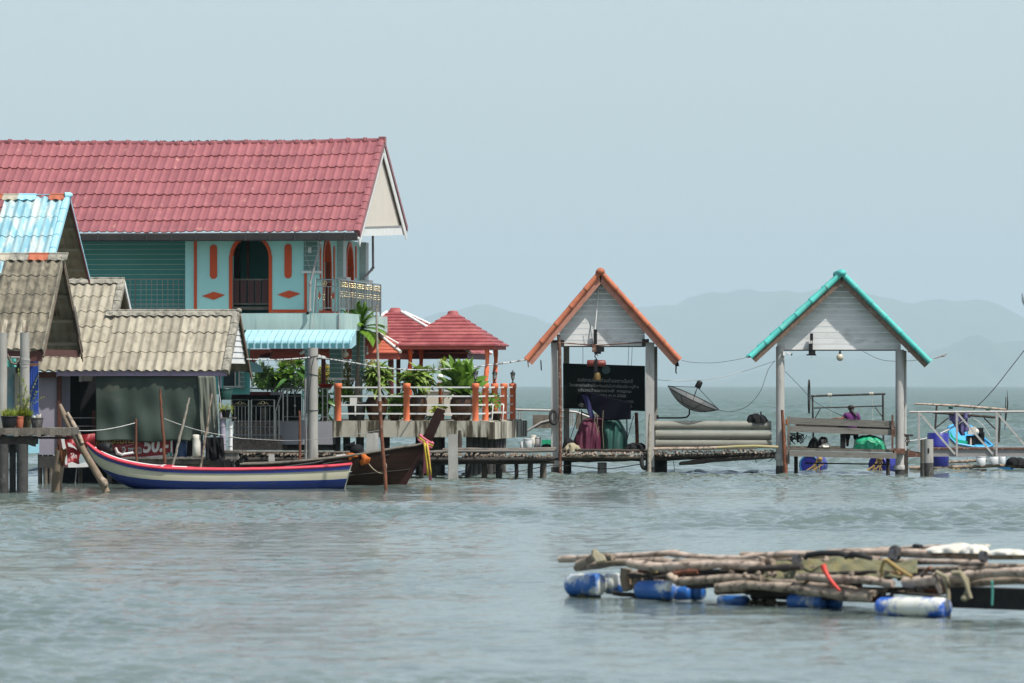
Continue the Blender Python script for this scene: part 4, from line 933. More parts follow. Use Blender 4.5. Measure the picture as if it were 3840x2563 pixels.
p = MB(); p.pbox(SC, 820, 1566, 880, 1571, -.2, .05); one("shelf_board", "small grey board lying across the two upright lilac pipes", "board", p, m_oldwood)
def plant_leafs(): pass
# ---------------------------------------------------------------- garden terrace on piles
TF = Frame(134, 1826, 7)     # v = 0 is the terrace front
zS1 = TF.l(1500, 1579, 0)[1]; zS0 = TF.l(1500, 1640, 0)[1]
ter = T("garden_terrace", "concrete garden terrace slab with rain-streaked edges on a row of piles", "terrace", TF.w(-2, 3, -.3))
uT0 = TF.l(1246, 1600, 0)[0]
part("slab", MB().box((uT0, 0, zS0), (.02, 7.2, zS1), TF), m_slab, ter)
part("slab_side", MB().box((.022, .02, zS0 - .05), (.16, 7.2, zS1 - .03), TF), m_slab, ter)
part("lawn_deck", MB().box((TF.l(1040, 1, 1.2)[0], 1.2, zS1 - .3), (uT0 - .01, 13, zS1 - .02), TF), m_slab, ter)
for i, (x, v) in enumerate([(1265, .6), (1300, 1.0), (1350, .6), (1450, 1.0), (1590, 3.2), (1640, .9), (1760, .5), (1778, .7), (1797, .9), (1816, 1.1), (1836, 1.4), (1856, 1.8), (1878, 2.4), (1900, 3.2), (1615, 3.2), (1570, 3.3), (1655, 3.3), (1790, 2.4), (1760, 2.6)]):
    u = TF.l(x, 1700, v)[0]; u = min(u, .0)
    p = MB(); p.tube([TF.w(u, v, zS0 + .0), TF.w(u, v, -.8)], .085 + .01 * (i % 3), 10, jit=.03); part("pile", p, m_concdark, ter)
gw = T("stairway_block", "grey painted wall block between the steel gate and the terrace", "wall", TF.w(-4.5, .3, .4))
g_ = MB(); g_.pbox(TF, 1046, 1582, 1245, 1668, -.05, 1.1); part("wall_face", g_, m_tankwall, gw)
p = MB(); p.pbox(TF, 1058, 1668, 1240, 1690, .2, 1.0); part("footing", p, m_concdark, gw)
# steps and pebbled base behind the gate
st = T("garden_steps", "pebble-pattern tiled steps rising behind the closed steel gate", "steps", TF.w(-6, 1, .8))
for k, (y0, y1) in enumerate(((1634, 1689), (1604, 1633), (1582, 1604))):
    v = .15 + k * .4 if k else -.1
    p = MB(); p.pbox(TF, 868 if k == 0 else 876, y0, 1056 if k == 0 else 1040, y1, v + (k > 0) * .3, v + .9); part("step", p, m_stone, st)
    p = MB(); p.pbox(TF, 866 if k == 0 else 874, y0 - 3.5, 1058 if k == 0 else 1042, y0, v + (k > 0) * .3 - .03, v + .92); part("step_edge", p, m_tankwall, st)
# dim porch behind the gate
pb = T("porch_counter", "maroon topped counter in the dark porch behind the gate", "counter", TF.w(-6, 2, zS1))
p = MB(); p.pbox(TF, 862, 1470, 1014, 1483, 1.6, 2.2); part("counter_top", p, m_maroon, pb)
p = MB(); p.pbox(TF, 1014, 1471, 1042, 1482, 1.6, 2.2); part("counter_end", p, m_tankwall, pb)
p = MB(); p.pbox(TF, 866, 1483, 1040, 1582, 2.2, 2.3); part("counter_front", p, m_dark, pb)
p = MB(); p.pbox(TF, 978, 1530, 1002, 1575, 1.9, 1.95); part("white_crate", p, m_oldwood, pb)
p = MB(); p.tube([TF.p(858, 1457, 1.5), TF.p(1072, 1458, 1.5)], .016, 8); part("rail_bars", p, m_steel, pb)
# gate of two leaves
def gate_leaf(x0, x1, label):
    g = T("gate_leaf", label, "gate", TF.p((x0 + x1) / 2, 1650, -.35), "leaves of the steel gate")
    a = MB(); v = -.35
    for x in (x0, x1): a.tube([TF.p(x, 1500, v), TF.p(x, 1648, v)], .017, 8)
    for y in (1500, 1523, 1603, 1634, 1647): a.tube([TF.p(x0, y, v), TF.p(x1, y, v)], .012, 7)
    for k in range(1, 5):
        x = x0 + (x1 - x0) * k / 5; a.tube([TF.p(x, 1523, v), TF.p(x, 1647, v)], .0085, 6)
    part("leaf_bars", a, m_steel, g)
    b = MB(); c = TF.p((x0 + x1) / 2, 1511, v)
    b.tube([c + Vector((.045 * math.cos(t * .785), -.006, .045 * math.sin(t * .785))) for t in range(9)], .009, 5, cap=False)
    for s in (-1, 1): b.tube([c + Vector((s * .06, -.005, -.04)), c + Vector((s * .085, -.005, .01)), c + Vector((s * .11, -.005, -.02)), c + Vector((s * .16, -.005, -.05))], [.013, .015, .011, .004], 6)
    for k in range(1, 5): b.ball(TF.p(x0 + (x1 - x0) * k / 5, 1580, v), .016, 8)
    part("brass_ornament", b, m_brass, g)
gate_leaf(868, 933, "left leaf of the closed steel gate, nearer the lilac pipes")
gate_leaf(943, 1029, "right leaf of the closed steel gate, nearer the stair handrail")
hr = T("stair_handrail", "polished steel stair handrail sloping down right of the gate", "handrail", TF.p(1040, 1650, -.2))
a = MB()
for v in (-.25, .25):
    a.tube([TF.p(1076, 1462, v), TF.p(1062, 1464, v), TF.p(1048, 1500, v), TF.p(1034, 1545, v), TF.p(1031, 1562, v), TF.p(1036, 1568, v)], .018, 8)
    for x, y0 in ((1034, 1550), (1046, 1520)): a.tube([TF.p(x, y0, v), TF.p(x, 1650, v)], .017, 8)
part("rail_bars", a, m_steel, hr)
tr = T("terrace_handrail", "polished steel handrail section behind the round concrete pole", "handrail", TF.p(1150, 1582, .1))
a = MB(); v = .12
for y, r in ((1457, .018), (1486, .013), (1564, .013)): a.tube([TF.p(1062, y, v), TF.p(1236, y, v)], r, 8)
for x in (1062, 1078, 1135, 1210, 1228): a.tube([TF.p(x, 1457, v), TF.p(x, 1582, v)], .017, 8)
for x in (1106,): a.tube([TF.p(x, 1486, v), TF.p(x, 1564, v)], .008, 6); a.ball(TF.p(x, 1523, v), .03, 10, 1.5); c = TF.p(x, 1471, v); a.tube([c + Vector((.065 * math.cos(t * .785), 0, .065 * math.sin(t * .785))) for t in range(9)], .010, 6, cap=False)
part("rail_bars", a, m_steel, tr)
hs = MB(); c = TF.p(1145, 1483, .05); hs.tube([c + Vector((.065 * math.cos(t * .785), 0, .1 * math.sin(t * .785))) for t in range(9)], .018, 8, cap=False)
one("rope_coil", "small turquoise coil of rope hanging on the steel handrail by the pole", "rope", hs, m_rope2)

# salmon fence posts with white rails
def fpost(x, v, label, r=.097):
    b = TF.p(x, 1578, v); b.z = zS1 - .001; zt = zS1 + .945
    t = T("fence_post", label, "post", b, "salmon posts round the terrace")
    part("shaft", MB().lathe(b, [(r * .82, 0), (r * .82, zt - zS1 - .12), (r * .86, zt - zS1 - .12)], 20), m_salmon, t)
    part("collar", MB().lathe(b + Vector((0, 0, zt - zS1 - .125)), [(r * .9, 0), (r, .005), (r, .115), (r * .96, .125), (.001, .125)], 20), m_salmon, t)
    return b + Vector((0, 0, zt - zS1))
tops = []
PV = [(1268, .12), (1525, .12), (1783, .12), (1820, 1.6), (1855, 3.05), (1890, 4.5), (1923, 5.95)]
LB = ["leftmost salmon terrace post, next to the steel handrail", "salmon terrace post between the two middle brown jars", "salmon terrace post at the front right corner, under a lantern", "salmon terrace post just right of the corner lantern post",
      "middle salmon post of the five at the right end, under a lantern", "salmon terrace post second from the right end", "rightmost salmon terrace post, carrying the outermost lantern"]
PW = []
for (x, v), l in zip(PV, LB):
    tp = fpost(x, v, l); tops.append(tp); PW.append(tp)
fr_ = T("fence_rails", "four white rails running between the salmon posts round the terrace", "railing", TF.w(-2, .1, zS1))
for i in range(len(PW) - 1):
    A, B = PW[i], PW[i + 1]; d = (B - A).normalized()
    for j, dz in enumerate((.10, .325, .545, .765)):
        mb = MB(); mb.beam(A + d * .07 - Vector((0, 0, dz)) + TF.V * -.0, B - d * .07 - Vector((0, 0, dz)), .035, .038); part("rail", mb, m_white, fr_)
def lantern(b, label):
    t = T("post_lantern", label, "lantern", b, "black lanterns on the terrace posts")
    part("base", MB().lathe(b, [(.045, 0), (.05, .015), (.022, .03), (.016, .08), (.03, .10), (.035, .11), (.001, .115)], 14), m_black, t)
    part("glass", MB().lathe(b + Vector((0, 0, .112)), [(.032, 0), (.055, .12), (.052, .14)], 12), M("lantern glass", (.35, .36, .33), (.28, .29, .27), rough=.2, tint=0), t)
    c = MB(); 
    for k in range(6):
        a = k * math.pi / 3 + .2; c.tube([b + Vector((.034 * math.cos(a), .034 * math.sin(a), .112)), b + Vector((.058 * math.cos(a), .058 * math.sin(a), .25))], .005, 5)
    part("cage", c, m_black, t)
    part("cap", MB().lathe(b + Vector((0, 0, .25)), [(.078, 0), (.07, .015), (.045, .045), (.02, .06), (.012, .075), (.016, .085), (.001, .11)], 14), m_black, t)
lantern(PW[2], "black lantern on the front corner post of the terrace")
lantern(PW[4], "black lantern between the other two, before the red pavilion's right posts")
lantern(PW[6], "outermost black lantern, on the rightmost salmon post")

# ---------------------------------------------------------------- pavilions
def hip_tiles(frm, u0, u1, v0, v1, z0, cu, cv, z1, n, cap, lift=.035):
    """four hip slopes in flat overlapping courses, cut off at cap half width round the peak"""
    mb = MB()
    cs = [(u0, v0), (u1, v0), (u1, v1), (u0, v1)]; tp = [(cu - cap, cv - cap), (cu + cap, cv - cap), (cu + cap, cv + cap), (cu - cap, cv + cap)]
    for f in range(4):
        a, b = cs[f], cs[(f + 1) % 4]; c, d = tp[(f + 1) % 4], tp[f]
        for k in range(n):
            s0, s1 = k / n, (k + 1) / n
            g = lambda p, q, s: (p[0] + (q[0] - p[0]) * s, p[1] + (q[1] - p[1]) * s)
            A, B, Cc, D = g(a, d, s0), g(b, c, s0), g(b, c, s1), g(a, d, s1); za, zb = z0 + (z1 - z0) * s0, z0 + (z1 - z0) * s1
            t = R.random(); e = lift
            q = [frm.w(*A, za + e), frm.w(*B, za + e), frm.w(*Cc, zb + .002), frm.w(*D, zb + .002), frm.w(*A, za + .004 - e * .3), frm.w(*B, za + .004 - e * .3)]
            mb.add(q, [(0, 1, 2, 3), (4, 5, 1, 0)], t)
    return mb
def wavy_post(b, h, r, label=None):
    n = 15; pts = []; rr = []
    for i in range(n + 1):
        s = i / n; pts.append(b + Vector((.018 * math.sin(s * 9), .01 * math.cos(s * 8), s * h))); rr.append(r * (1 + .16 * math.sin(s * 21)))
    return MB().tube(pts, rr, 14)
PF = Frame(138.4, 1861, 7); D1 = 2.7
u1p = 0; u0p = PF.l(1484, 1297, 0)[0]; ze = PF.l(1700, 1297, 0)[1]; zap = PF.l(1693, 1183, D1 / 2)[1]
cu = (u0p) / 2; pav = T("red_pavilion", "open garden pavilion with a red hipped roof near the right end of the terrace", "pavilion", PF.w(cu, D1 / 2, zS1))
part("roof", hip_tiles(PF, u0p, 0, 0, D1, ze, cu, D1 / 2, zap, 9, .16), m_pavtile, pav)
part("roof_cap", MB().lathe(PF.w(cu, D1 / 2, zap - .02), [(.19, 0), (.185, .03), (.15, .04), (.135, .10), (.11, .13), (.06, .14), (.001, .145)], 16), m_pavtile, pav)
fz = MB(); zf0 = ze - .095
for a, b in (((u0p + .07, .07), (-.07, .12)), ((u0p + .07, D1 - .12), (-.07, D1 - .07)), ((u0p + .07, .121), (u0p + .12, D1 - .121)), ((-.12, .121), (-.07, D1 - .121))):
    fz.box((a[0], a[1], zf0), (b[0], b[1], ze - .002), PF)
part("eave_board", fz, m_salmonbeam, pav)
part("ceiling", MB().box((u0p + .13, .13, ze - .03), (-.13, D1 - .13, ze - .01), PF), m_maroon, pav)
for x, v in ((1536, .25), (1577, 2.4), (1825, .25), (1857, 2.4)):
    b = PF.p(x, 1500, v); b.z = zS1; part("post", wavy_post(b, zf0 - zS1 + .02, .058), m_orange if x < 1600 else m_salmon, pav)
# larger pavilion behind, red above, orange hipped wing in front
PG = Frame(141, 1762, 7); D2 = 4.6; ug0 = PG.l(1240, 1320, 0)[0]; zg = PG.l(1600, 1326, 0)[1]; zg1 = PG.l(1482, 1172, D2 / 2)[1]; ucg = PG.l(1482, 1172, D2 / 2)[0]
pv2 = T("rear_pavilion", "larger red hipped pavilion roof with white hip ridges, behind the front pavilion", "pavilion", PG.w(ucg, D2 / 2, zS1))
part("roof", hip_tiles(PG, ug0, 0, 0, D2, zg, ucg, D2 / 2, zg1, 14, .19), m_pavtile, pv2)
part("roof_cap", MB().lathe(PG.w(ucg, D2 / 2, zg1 - .02), [(.27, 0), (.26, .03), (.18, .12), (.15, .14), (.001, .145)], 4), m_pavtile, pv2)
hp = MB()
for cu_, cv_ in ((0, 0), (0, D2), (ug0, 0)):
    s = 1 if cu_ == 0 else -1; hp.tube([PG.w(ucg + s * .2, D2 / 2 + (-.2 if cv_ == 0 else .2), zg1 + .01), PG.w(cu_, cv_, zg + .03)], .045, 8)
part("hip_ridge", hp, m_white, pv2)
part("eave_board", MB().box((ug0 + .08, .06, zg - .15), (-.08, .12, zg - .002), PG).box((-.13, .121, zg - .15), (-.08, D2 - .1, zg - .002), PG), m_maroon, pv2)
for x, v in ((1463, .4), (1494, .5), (1700, .4), (1752, 3.9)):
    b = PG.p(x, 1500, v); b.z = zS1; part("post", MB().box((-.055, -.055, 0), (.055, .055, zg - zS1 - .01), type('F', (), {'w': staticmethod(lambda u, v, z, b=b: b + Vector((u, v, z)))})()), m_maroon, pv2)
PO = Frame(138.6, 1502, 7); D3 = 2.3; uo0 = PO.l(1010, 1325, 0)[0]; zo = PO.l(1400, 1325, 0)[1]; zo1 = PO.l(1390, 1238, D3 / 2)[1]
wg = T("orange_wing_roof", "low orange tiled hipped roof in front of the rear pavilion, beside the palm", "roof", PO.w(-2, 1, zS1))
mb = MB(); n = 7; ru = PO.l(1397, 1238, D3 / 2)[0]
for k in range(n):
    s0, s1 = k / n, (k + 1) / n; e = .02
    for sgn in (0, 1):
        va = lambda s: (D3 / 2 * s) if sgn == 0 else D3 - D3 / 2 * s
        za = lambda s: zo + (zo1 - zo) * s
        mb.add([PO.w(uo0, va(s0), za(s0) + e), PO.w(ru * s0, va(s0), za(s0) + e), PO.w(ru * s1, va(s1), za(s1)), PO.w(uo0, va(s1), za(s1)), PO.w(uo0, va(s0), za(s0) - e * .3), PO.w(ru * s0, va(s0), za(s0) - e * .3)], [(0, 1, 2, 3), (4, 5, 1, 0)], R.random())
    mb.add([PO.w(ru * s0, D3 / 2 * s0, za(s0) + e), PO.w(ru * s0, D3 - D3 / 2 * s0, za(s0) + e), PO.w(ru * s1, D3 - D3 / 2 * s1, za(s1)), PO.w(ru * s1, D3 / 2 * s1, za(s1))], [(0, 1, 2, 3)], R.random())
part("tiles", mb, m_pavorange, wg)
hp = MB(); hp.tube([PO.w(ru, D3 / 2, zo1 + .02), PO.w(0, 0, zo + .03)], .045, 8); hp.tube([PO.w(ru, D3 / 2, zo1 + .02), PO.w(0, D3, zo + .03)], .04, 8)
part("hip_ridge", hp, m_white, wg)
part("eave_board", MB().box((uo0, .05, zo - .16), (-.06, .11, zo - .002), PO).box((-.12, .111, zo - .16), (-.06, D3 - .05, zo - .002), PO), m_salmonbeam, wg)
for x, v in ((1213, .3), (1468, .3)):
    b = PO.p(x, 1500, v); b.z = zS1; part("post", MB().lathe(b, [(.06, 0), (.06, zo - zS1 - .02)], 12), m_maroon, wg)
# broken roof corner and salmon post by the shack gable
sc2 = T("salmon_porch", "salmon beam and round salmon post just right of the lilac shack's gable", "porch", TF.w(-6, 1, zS1))
p = MB(); p.prism([TF.p(930, 1310, 1), TF.p(1010, 1310, 1), TF.p(1010, 1322, 1), TF.p(972, 1330, 1), TF.p(944, 1368, 1), TF.p(936, 1362, 1)], TF.V * .3); part("roof_corner", p, m_salmonbeam, sc2)
p = MB(); p.pbox(TF, 962, 1318, 1013, 1343, 1.4, 1.8); part("box_beam", p, m_maroon, sc2)
p = MB(); p.pbox(TF, 1012, 1308, 1240, 1321, 1.9, 2.0); part("long_beam", p, m_salmonbeam, sc2)
p = MB(); p.tube([TF.p(931, 1365, 1.0), TF.p(931, 1470, 1.0)], .042, 14); part("post", p, m_salmon, sc2)
um = T("small_awning", "little turquoise domed awning between the shack and the plumeria", "awning", TF.p(957, 1470, .8))
mb = MB(); c = TF.p(930, 1397, .8)
def fn(i, j):
    t = j * math.pi / 2; return c + Vector((.35 * math.sin(t) * (1) + 0 * i, (i - .5) * .5, .26 * math.cos(t) + .0)) + Vector((.012 * math.sin(i * 50), 0, .006 * math.sin(i * 50)))
mb.grid(24, 12, fn); part("hood", mb, m_awning, um); mb = MB(); mb.prism([TF.p(930, 1397, .55)] + [TF.p(930 + 56 * math.sin(t * math.pi / 16), 1397 - 42 * math.cos(t * math.pi / 16), .55) for t in range(9)], TF.V * .01); part("hood_end", mb, m_awning, um)
part("pole", MB().tube([TF.p(945, 1397, .7), TF.p(941, 1470, .7)], .012, 6), m_white, um)

# ---------------------------------------------------------------- blue corrugated awning
AF = Frame(131.2, 1316, 7)
aw = T("blue_awning", "long pale blue ribbed awning below the teal house's balcony", "awning", AF.w(-2, .5, 3))
ua0 = AF.l(905, 1260, 0)[0]; A0 = AF.l(1300, 1308, 0)[1]; A1 = AF.l(1300, 1240, .75)[1]
prof = [(0, A0), (.01, A0 + .14), (.03, A0 + .2), (.10, A0 + .27), (.45, A0 + .37), (.78, A1 + .02)]
mb = MB(); nr = 16; stp = (0 - ua0) / nr
def aseg(ua, ub, e, t): 
    vs = [AF.w(u, v - e, z + e * .6) for u in (ua, ub) for v, z in prof]; m = len(prof)
    mb.add(vs, [(i, i + 1, m + i + 1, m + i) for i in range(m - 1)], t)
for k in range(nr):
    a = ua0 + k * stp; t = R.random(); aseg(a, a + stp * .8, 0, t); aseg(a + stp * .8, a + stp * .86, .018, t)
    vs = [AF.w(a + stp * f, v - e, z + e * .6) for f, e in ((.8, 0), (.8, .018)) for v, z in prof]; mb.add(vs, [(i, i + 1, 7 + i, 6 + i) for i in range(5)], t)
    aseg(a + stp * .86, a + stp, .0, t)
part("ribbed_sheet", mb, m_awning, aw)
lv = MB()
for k in range(nr):
    a = ua0 + k * stp
    for j in range(5): lv.box((a + stp * .14, -.012, A0 + .035 + j * .026), (a + stp * .72, .002, A0 + .045 + j * .026), AF)
part("louvre_slots", lv, m_awntrim, aw)
part("end_sheet", MB().prism([AF.w(.0, v, z) for v, z in prof] + [AF.w(0, .78, A0 + .1)], AF.U * .012), m_awning, aw)
for x, y in ((1295, 1330), (1377, 1326)):
    g = T("globe_lamp" if x < 1300 else "small_bulb", "milky glass globe lamp hanging under the awning's right end" if x < 1300 else "small bare bulb hanging from the orange wing's eave", "lamp", TF.p(x, y, .6))
    c = TF.p(x, y, .6); k = v0_scale(TF, .6)
    if x < 1300: part("globe", MB().ball(c, 12.5 * k, 16), m_bulb, g); part("holder", MB().lathe(c + Vector((0, 0, 12 * k)), [(.03, 0), (.03, .05), (.015, .07), (.015, .14)], 10), m_rail, g)
    else: part("bulb", MB().ball(c, 5 * k, 12), m_letterwhite, g); part("holder", MB().lathe(c + Vector((0, 0, 4 * k)), [(.015, 0), (.02, .02), (.02, .16)], 10), m_pvcgrey, g)
wm = MB(); wm.pbox(TF, 1124, 1315, 1148, 1324, .2, .3); 
cc = T("white_camera", "small white camera under the awning left of the round concrete pole", "camera", TF.p(1136, 1320, .2))
part("body", MB().beam(TF.p(1127, 1327, .1), TF.p(1146, 1314, .3), .06, .06), m_white, cc); part("bracket", MB().tube([TF.p(1146, 1314, .3), TF.p(1148, 1306, .3)], .01, 6), m_white, cc)
c2 = T("twin_spotlight", "small twin floodlight fixed to the round concrete pole's right side", "lamp", TF.p(1205, 1336, -1))
part("lamp_head", MB().beam(Frame(128).p(1194, 1333), Frame(128).p(1204, 1338), .05, .05), m_white, c2); part("lamp_head", MB().beam(Frame(128).p(1208, 1337), Frame(128).p(1221, 1342), .05, .05), m_white, c2)
part("bracket", MB().tube([Frame(128).p(1190, 1336), Frame(128).p(1208, 1338)], .012, 6), m_rail, c2)

# ---------------------------------------------------------------- foliage
def leaf(mb, base, d, L, w, droop=.3, fold=.15, n=5, shape=1.0, up=None, twist=0):
    d = Vector(d).normalized(); u = Vector((0, 0, 1)); s = d.cross(u)
    if s.length < .05: s = Vector((R.uniform(-1, 1), R.uniform(-1, 1), 0))
    s.normalize(); s = Matrix.Rotation(twist, 3, d) @ s; nrm = s.cross(d)
    vs = []
    for i in range(n + 1):
        t = i / n; c = Vector(base) + d * (L * t) - Vector((0, 0, 1)) * (droop * L * t * t)
        ww = w * (math.sin(math.pi * (t * .94 + .03) ** (.75 * shape))) if i < n else w * .02
        vs += [c - s * ww / 2 + nrm * ww * fold, c, c + s * ww / 2 + nrm * ww * fold]
    fs = []
    for i in range(n): a = 3 * i; fs += [(a, a + 1, a + 4, a + 3), (a + 1, a + 2, a + 5, a + 4)]
    mb.add(vs, fs, R.random(), True)
def rdir(elo, ehi):
    a = R.uniform(0, 6.283); e = rad(R.uniform(elo, ehi)); return Vector((math.cos(a) * math.cos(e), math.sin(a) * math.cos(e), math.sin(e)))
def rosette(mb, c, n, L, w, elo, ehi, droop=.3, fold=.15, jit=.25, shape=1):
    for _ in range(n): leaf(mb, c + Vector((R.uniform(-1, 1), R.uniform(-1, 1), 0)) * .02, rdir(elo, ehi), L * R.uniform(1 - jit, 1 + jit), w * R.uniform(.8, 1.15), droop * R.uniform(.5, 1.4), fold, 5, shape)
def jar(name, label, c, y0, y1, wpx, v, mat, group, fr=TF, neck=.8):
    k = v0_scale(fr, v); b = fr.p(c, y1, v); b.z = zS1; h = (y1 - y0) * k; r = wpx / 2 * k
    t = T(name, label, "planter", b, group)
    pr = [(r * .62, 0), (r * .68, h * .04), (r * .9, h * .35), (r, h * .62), (r * .95, h * .8), (r * .8, h * .9), (r * neck, h * .93), (r * (neck + .1), h * .96), (r * (neck + .1), h), (r * neck, h), (r * neck * .9, h * .93), (.001, h * .92)]
    part("jar_body", MB().lathe(b, pr, 28), mat, t)
    rg = MB()
    for z in (.74, .79, .84): rg.lathe(b + Vector((0, 0, h * z)), [(r * (1.0 - (z - .62) * .55), -.006), (r * (1.02 - (z - .62) * .55), 0), (r * (1.0 - (z - .62) * .55), .006)], 28)
    part("jar_rings", rg, mat, t); return b + Vector((0, 0, h * .93))
G = "big brown jars on the terrace"
c = jar("glazed_jar", "leftmost big brown glazed jar behind the white rails, holding a leafy bush", 1413, 1482, 1577, 84, .9, m_jar, G)
def dumbcane(name, label, c, n, L, w, spread, hgt, mat, stems=7):
    t = T(name, label, "plant", c)
    f = MB(); s = MB()
    for k in range(stems):
        a = 6.283 * k / stems; tip = c + Vector((math.cos(a) * spread * R.uniform(.2, 1), math.sin(a) * spread * R.uniform(.2, 1), hgt * R.uniform(.35, 1.0)))
        s.tube([c - Vector((0, 0, .08)), (c + tip) / 2 + Vector((0, 0, .04)), tip], [.018, .014, .01], 6)
        for q in range(n // stems):
            m = c.lerp(tip, R.uniform(.45, 1.0)); leaf(f, m, rdir(-5, 62) , L * R.uniform(.65, 1.15), w * R.uniform(.75, 1.1), R.uniform(.2, .75), .16, 6, .9, twist=R.uniform(-.5, .5))
    part("foliage", f, mat, t); part("stems", s, m_leafdark, t)
dumbcane("dumb_cane", "broad-leaved variegated bush in the leftmost brown jar, right of the palm", c, 330, .40, .16, .44, .78, m_leafvar, 9)
c = jar("glazed_jar", "middle big brown glazed jar, behind the second salmon post", 1568, 1482, 1577, 70, .9, m_jar, G)
dumbcane("dumb_cane", "broad-leaved bush in the middle brown jar, left of the tall paddle-leaved one", c, 330, .40, .16, .46, .78, m_leafvar, 9)
c = jar("glazed_jar", "widest, darkest brown jar, beside the front corner post", 1732, 1482, 1577, 92, .8, m_jar, G, neck=.9)
t = T("paddle_plant", "tall plant with big upright paddle leaves in the widest brown jar", "plant", c); f = MB(); s = MB()
for k in range(95):
    h = R.uniform(.1, 1.0); b = c + Vector((R.uniform(-.26, .26), R.uniform(-.2, .2), h * .62)); d = rdir(28, 80); d.z = abs(d.z)
    leaf(f, b, d, R.uniform(.42, .62), R.uniform(.17, .24), R.uniform(.0, .3), .2, 6, 1.25, twist=R.uniform(-1, 1)); s.tube([c + Vector((0, 0, -.05)), b], [.02, .012], 5)
for k in range(20): leaf(f, c + Vector((R.uniform(-.2, .2), R.uniform(-.1, .1), R.uniform(.05, .3))), rdir(-10, 30), R.uniform(.3, .45), R.uniform(.12, .16), .5, .2, 5)
part("foliage", f, m_leaf, t); part("stems", s, m_leafdark, t)
# palm in a black pot
bp_ = bucket("black_pot", "big black plastic pot holding the palm at the terrace's left", TF, 1337, 1508, 1577, 72, 58, .7, m_black, soil=True)
k = v0_scale(TF, .7); pb_ = TF.p(1338, 1515, .7); ptop = TF.p(1346, 1262, .7)
t = T("palm_tree", "young palm with a ringed trunk in the big black pot on the terrace", "palm", pb_)
pts = [pb_, TF.p(1341, 1460, .7), TF.p(1341, 1400, .7), TF.p(1344, 1330, .7), TF.p(1345, 1290, .7), ptop]
part("trunk", MB().tube(pts, [.095, .075, .055, .04, .03, .028], 12, jit=.04), m_trunk, t)
part("crownshaft", MB().tube([TF.p(1345, 1300, .7), ptop, TF.p(1346, 1235, .7)], [.03, .035, .02], 10), m_leafpalm, t)
f = MB(); cp_ = TF.p(1346, 1238, .7); fn_ = 24
for k in range(fn_):
    a = 6.283 * k / fn_ * 1.0 + R.uniform(-.2, .2); e = rad([78, 55, 30, 62, 12, 42, 70, 20][k % 8] + R.uniform(-6, 6)); L = R.uniform(.62, .80)
    d = Vector((math.cos(a) * math.cos(e), math.sin(a) * math.cos(e), math.sin(e))); pp = []
    for i in range(9): q = i / 8; pp.append(cp_ + d * L * q - Vector((0, 0, 1)) * (.40 * L * q ** 2.2 * (1.4 - math.sin(e))))
    f.tube(pp, [.010, .009, .008, .007, .006, .005, .004, .003, .002], 4)
    for i in range(1, 9):
        ax = (pp[i] - pp[i - 1]).normalized(); sd_ = ax.cross(Vector((0, 0, 1))).normalized()
        for j in (0, .25, .5, .75):
            p0 = pp[i - 1].lerp(pp[i], j)
            for sg_ in (-1, 1): leaf(f, p0, (ax * .75 + sd_ * sg_ * .62 + Vector((0, 0, .12))), L * (.50 - .022 * i), .036, .38, .1, 3, 1)
part("fronds", f, m_leafpalm, t)
# yellow spiky rosette
yc = TF.p(1662, 1372, 2.2); t = T("yellow_dracaena", "spiky yellow-green rosette plant in front of the red pavilion", "plant", yc); f = MB()
rosette(f, yc, 70, .32, .035, -20, 85, .35, .1); part("foliage", f, m_leafyellow, t); part("stem", MB().tube([yc, Vector((yc.x, yc.y, zS1))], .02, 6), m_trunk, t)
f = MB(); c = TF.p(1625, 1400, 1.8); rosette(f, c, 40, .28, .03, 0, 85, .4); o = one("grassy_plant", "small grassy plant between the middle jar's bush and the paddle-leaved plant", "plant", f, m_leafpalm)
# shrubs behind the terrace and left garden
def shrub(name, label, cx, y0, y1, wpx, v, mat, n, L, w, mat2=None, n2=0, elo=-30, ehi=80, fr=TF, dep=.5, stem=True, L2=.05):
    n = int(n * 1.9); w *= 1.2; k = v0_scale(fr, v); a = fr.p(cx, (y0 + y1) / 2, v); rx, rz = wpx / 2 * k, (y1 - y0) / 2 * k
    root = T(name, label, "plant", Vector((a.x, a.y, a.z - rz))); f = MB(); ph = [R.uniform(0, 6.28) for _ in range(3)]
    for _ in range(n):
        th, q = R.uniform(0, 6.283), R.random() ** .4; e = R.uniform(-1, 1); rr = math.sqrt(1 - e * e) * q * (1 + .22 * math.sin(3 * th + ph[0]) + .15 * math.sin(5 * th + e * 4 + ph[1]))
        c = a + Vector((rx * rr * math.cos(th), dep * rr * math.sin(th), rz * e * q)); leaf(f, c, rdir(elo, ehi), L * R.uniform(.6, 1.2), w * R.uniform(.7, 1.2), R.uniform(.1, .5), .15, 3, 1, twist=R.uniform(-1, 1))
    part("foliage", f, mat, root)
    if n2:
        f = MB()
        for _ in range(n2):
            th, e = R.uniform(3.4, 6.0), R.uniform(-.7, 1); rr = math.sqrt(max(0, 1 - e * e)); c = a + Vector((rx * rr * math.cos(th), dep * rr * math.sin(th), rz * e)); rosette(f, c, 5, L2, L2 * .7, 0, 80)
        part("flowers", f, mat2, root)
    if stem:
        s = MB()
        for q in range(5): s.tube([Vector((a.x + R.uniform(-.05, .05), a.y, a.z - rz - .15)), a + Vector((R.uniform(-.7, .7) * rx, R.uniform(-.3, .3), R.uniform(-.2, .5) * rz))], [.02, .008], 5)
        part("stems", s, m_trunk, root)
    return root
pc = TF.p(1063, 1400, 10.5); t = T("plumeria_shrub", "plumeria shrub with long leaves in rosettes, left of the round concrete pole", "plant", Vector((pc.x, pc.y, zS1))); f = MB(); s = MB()
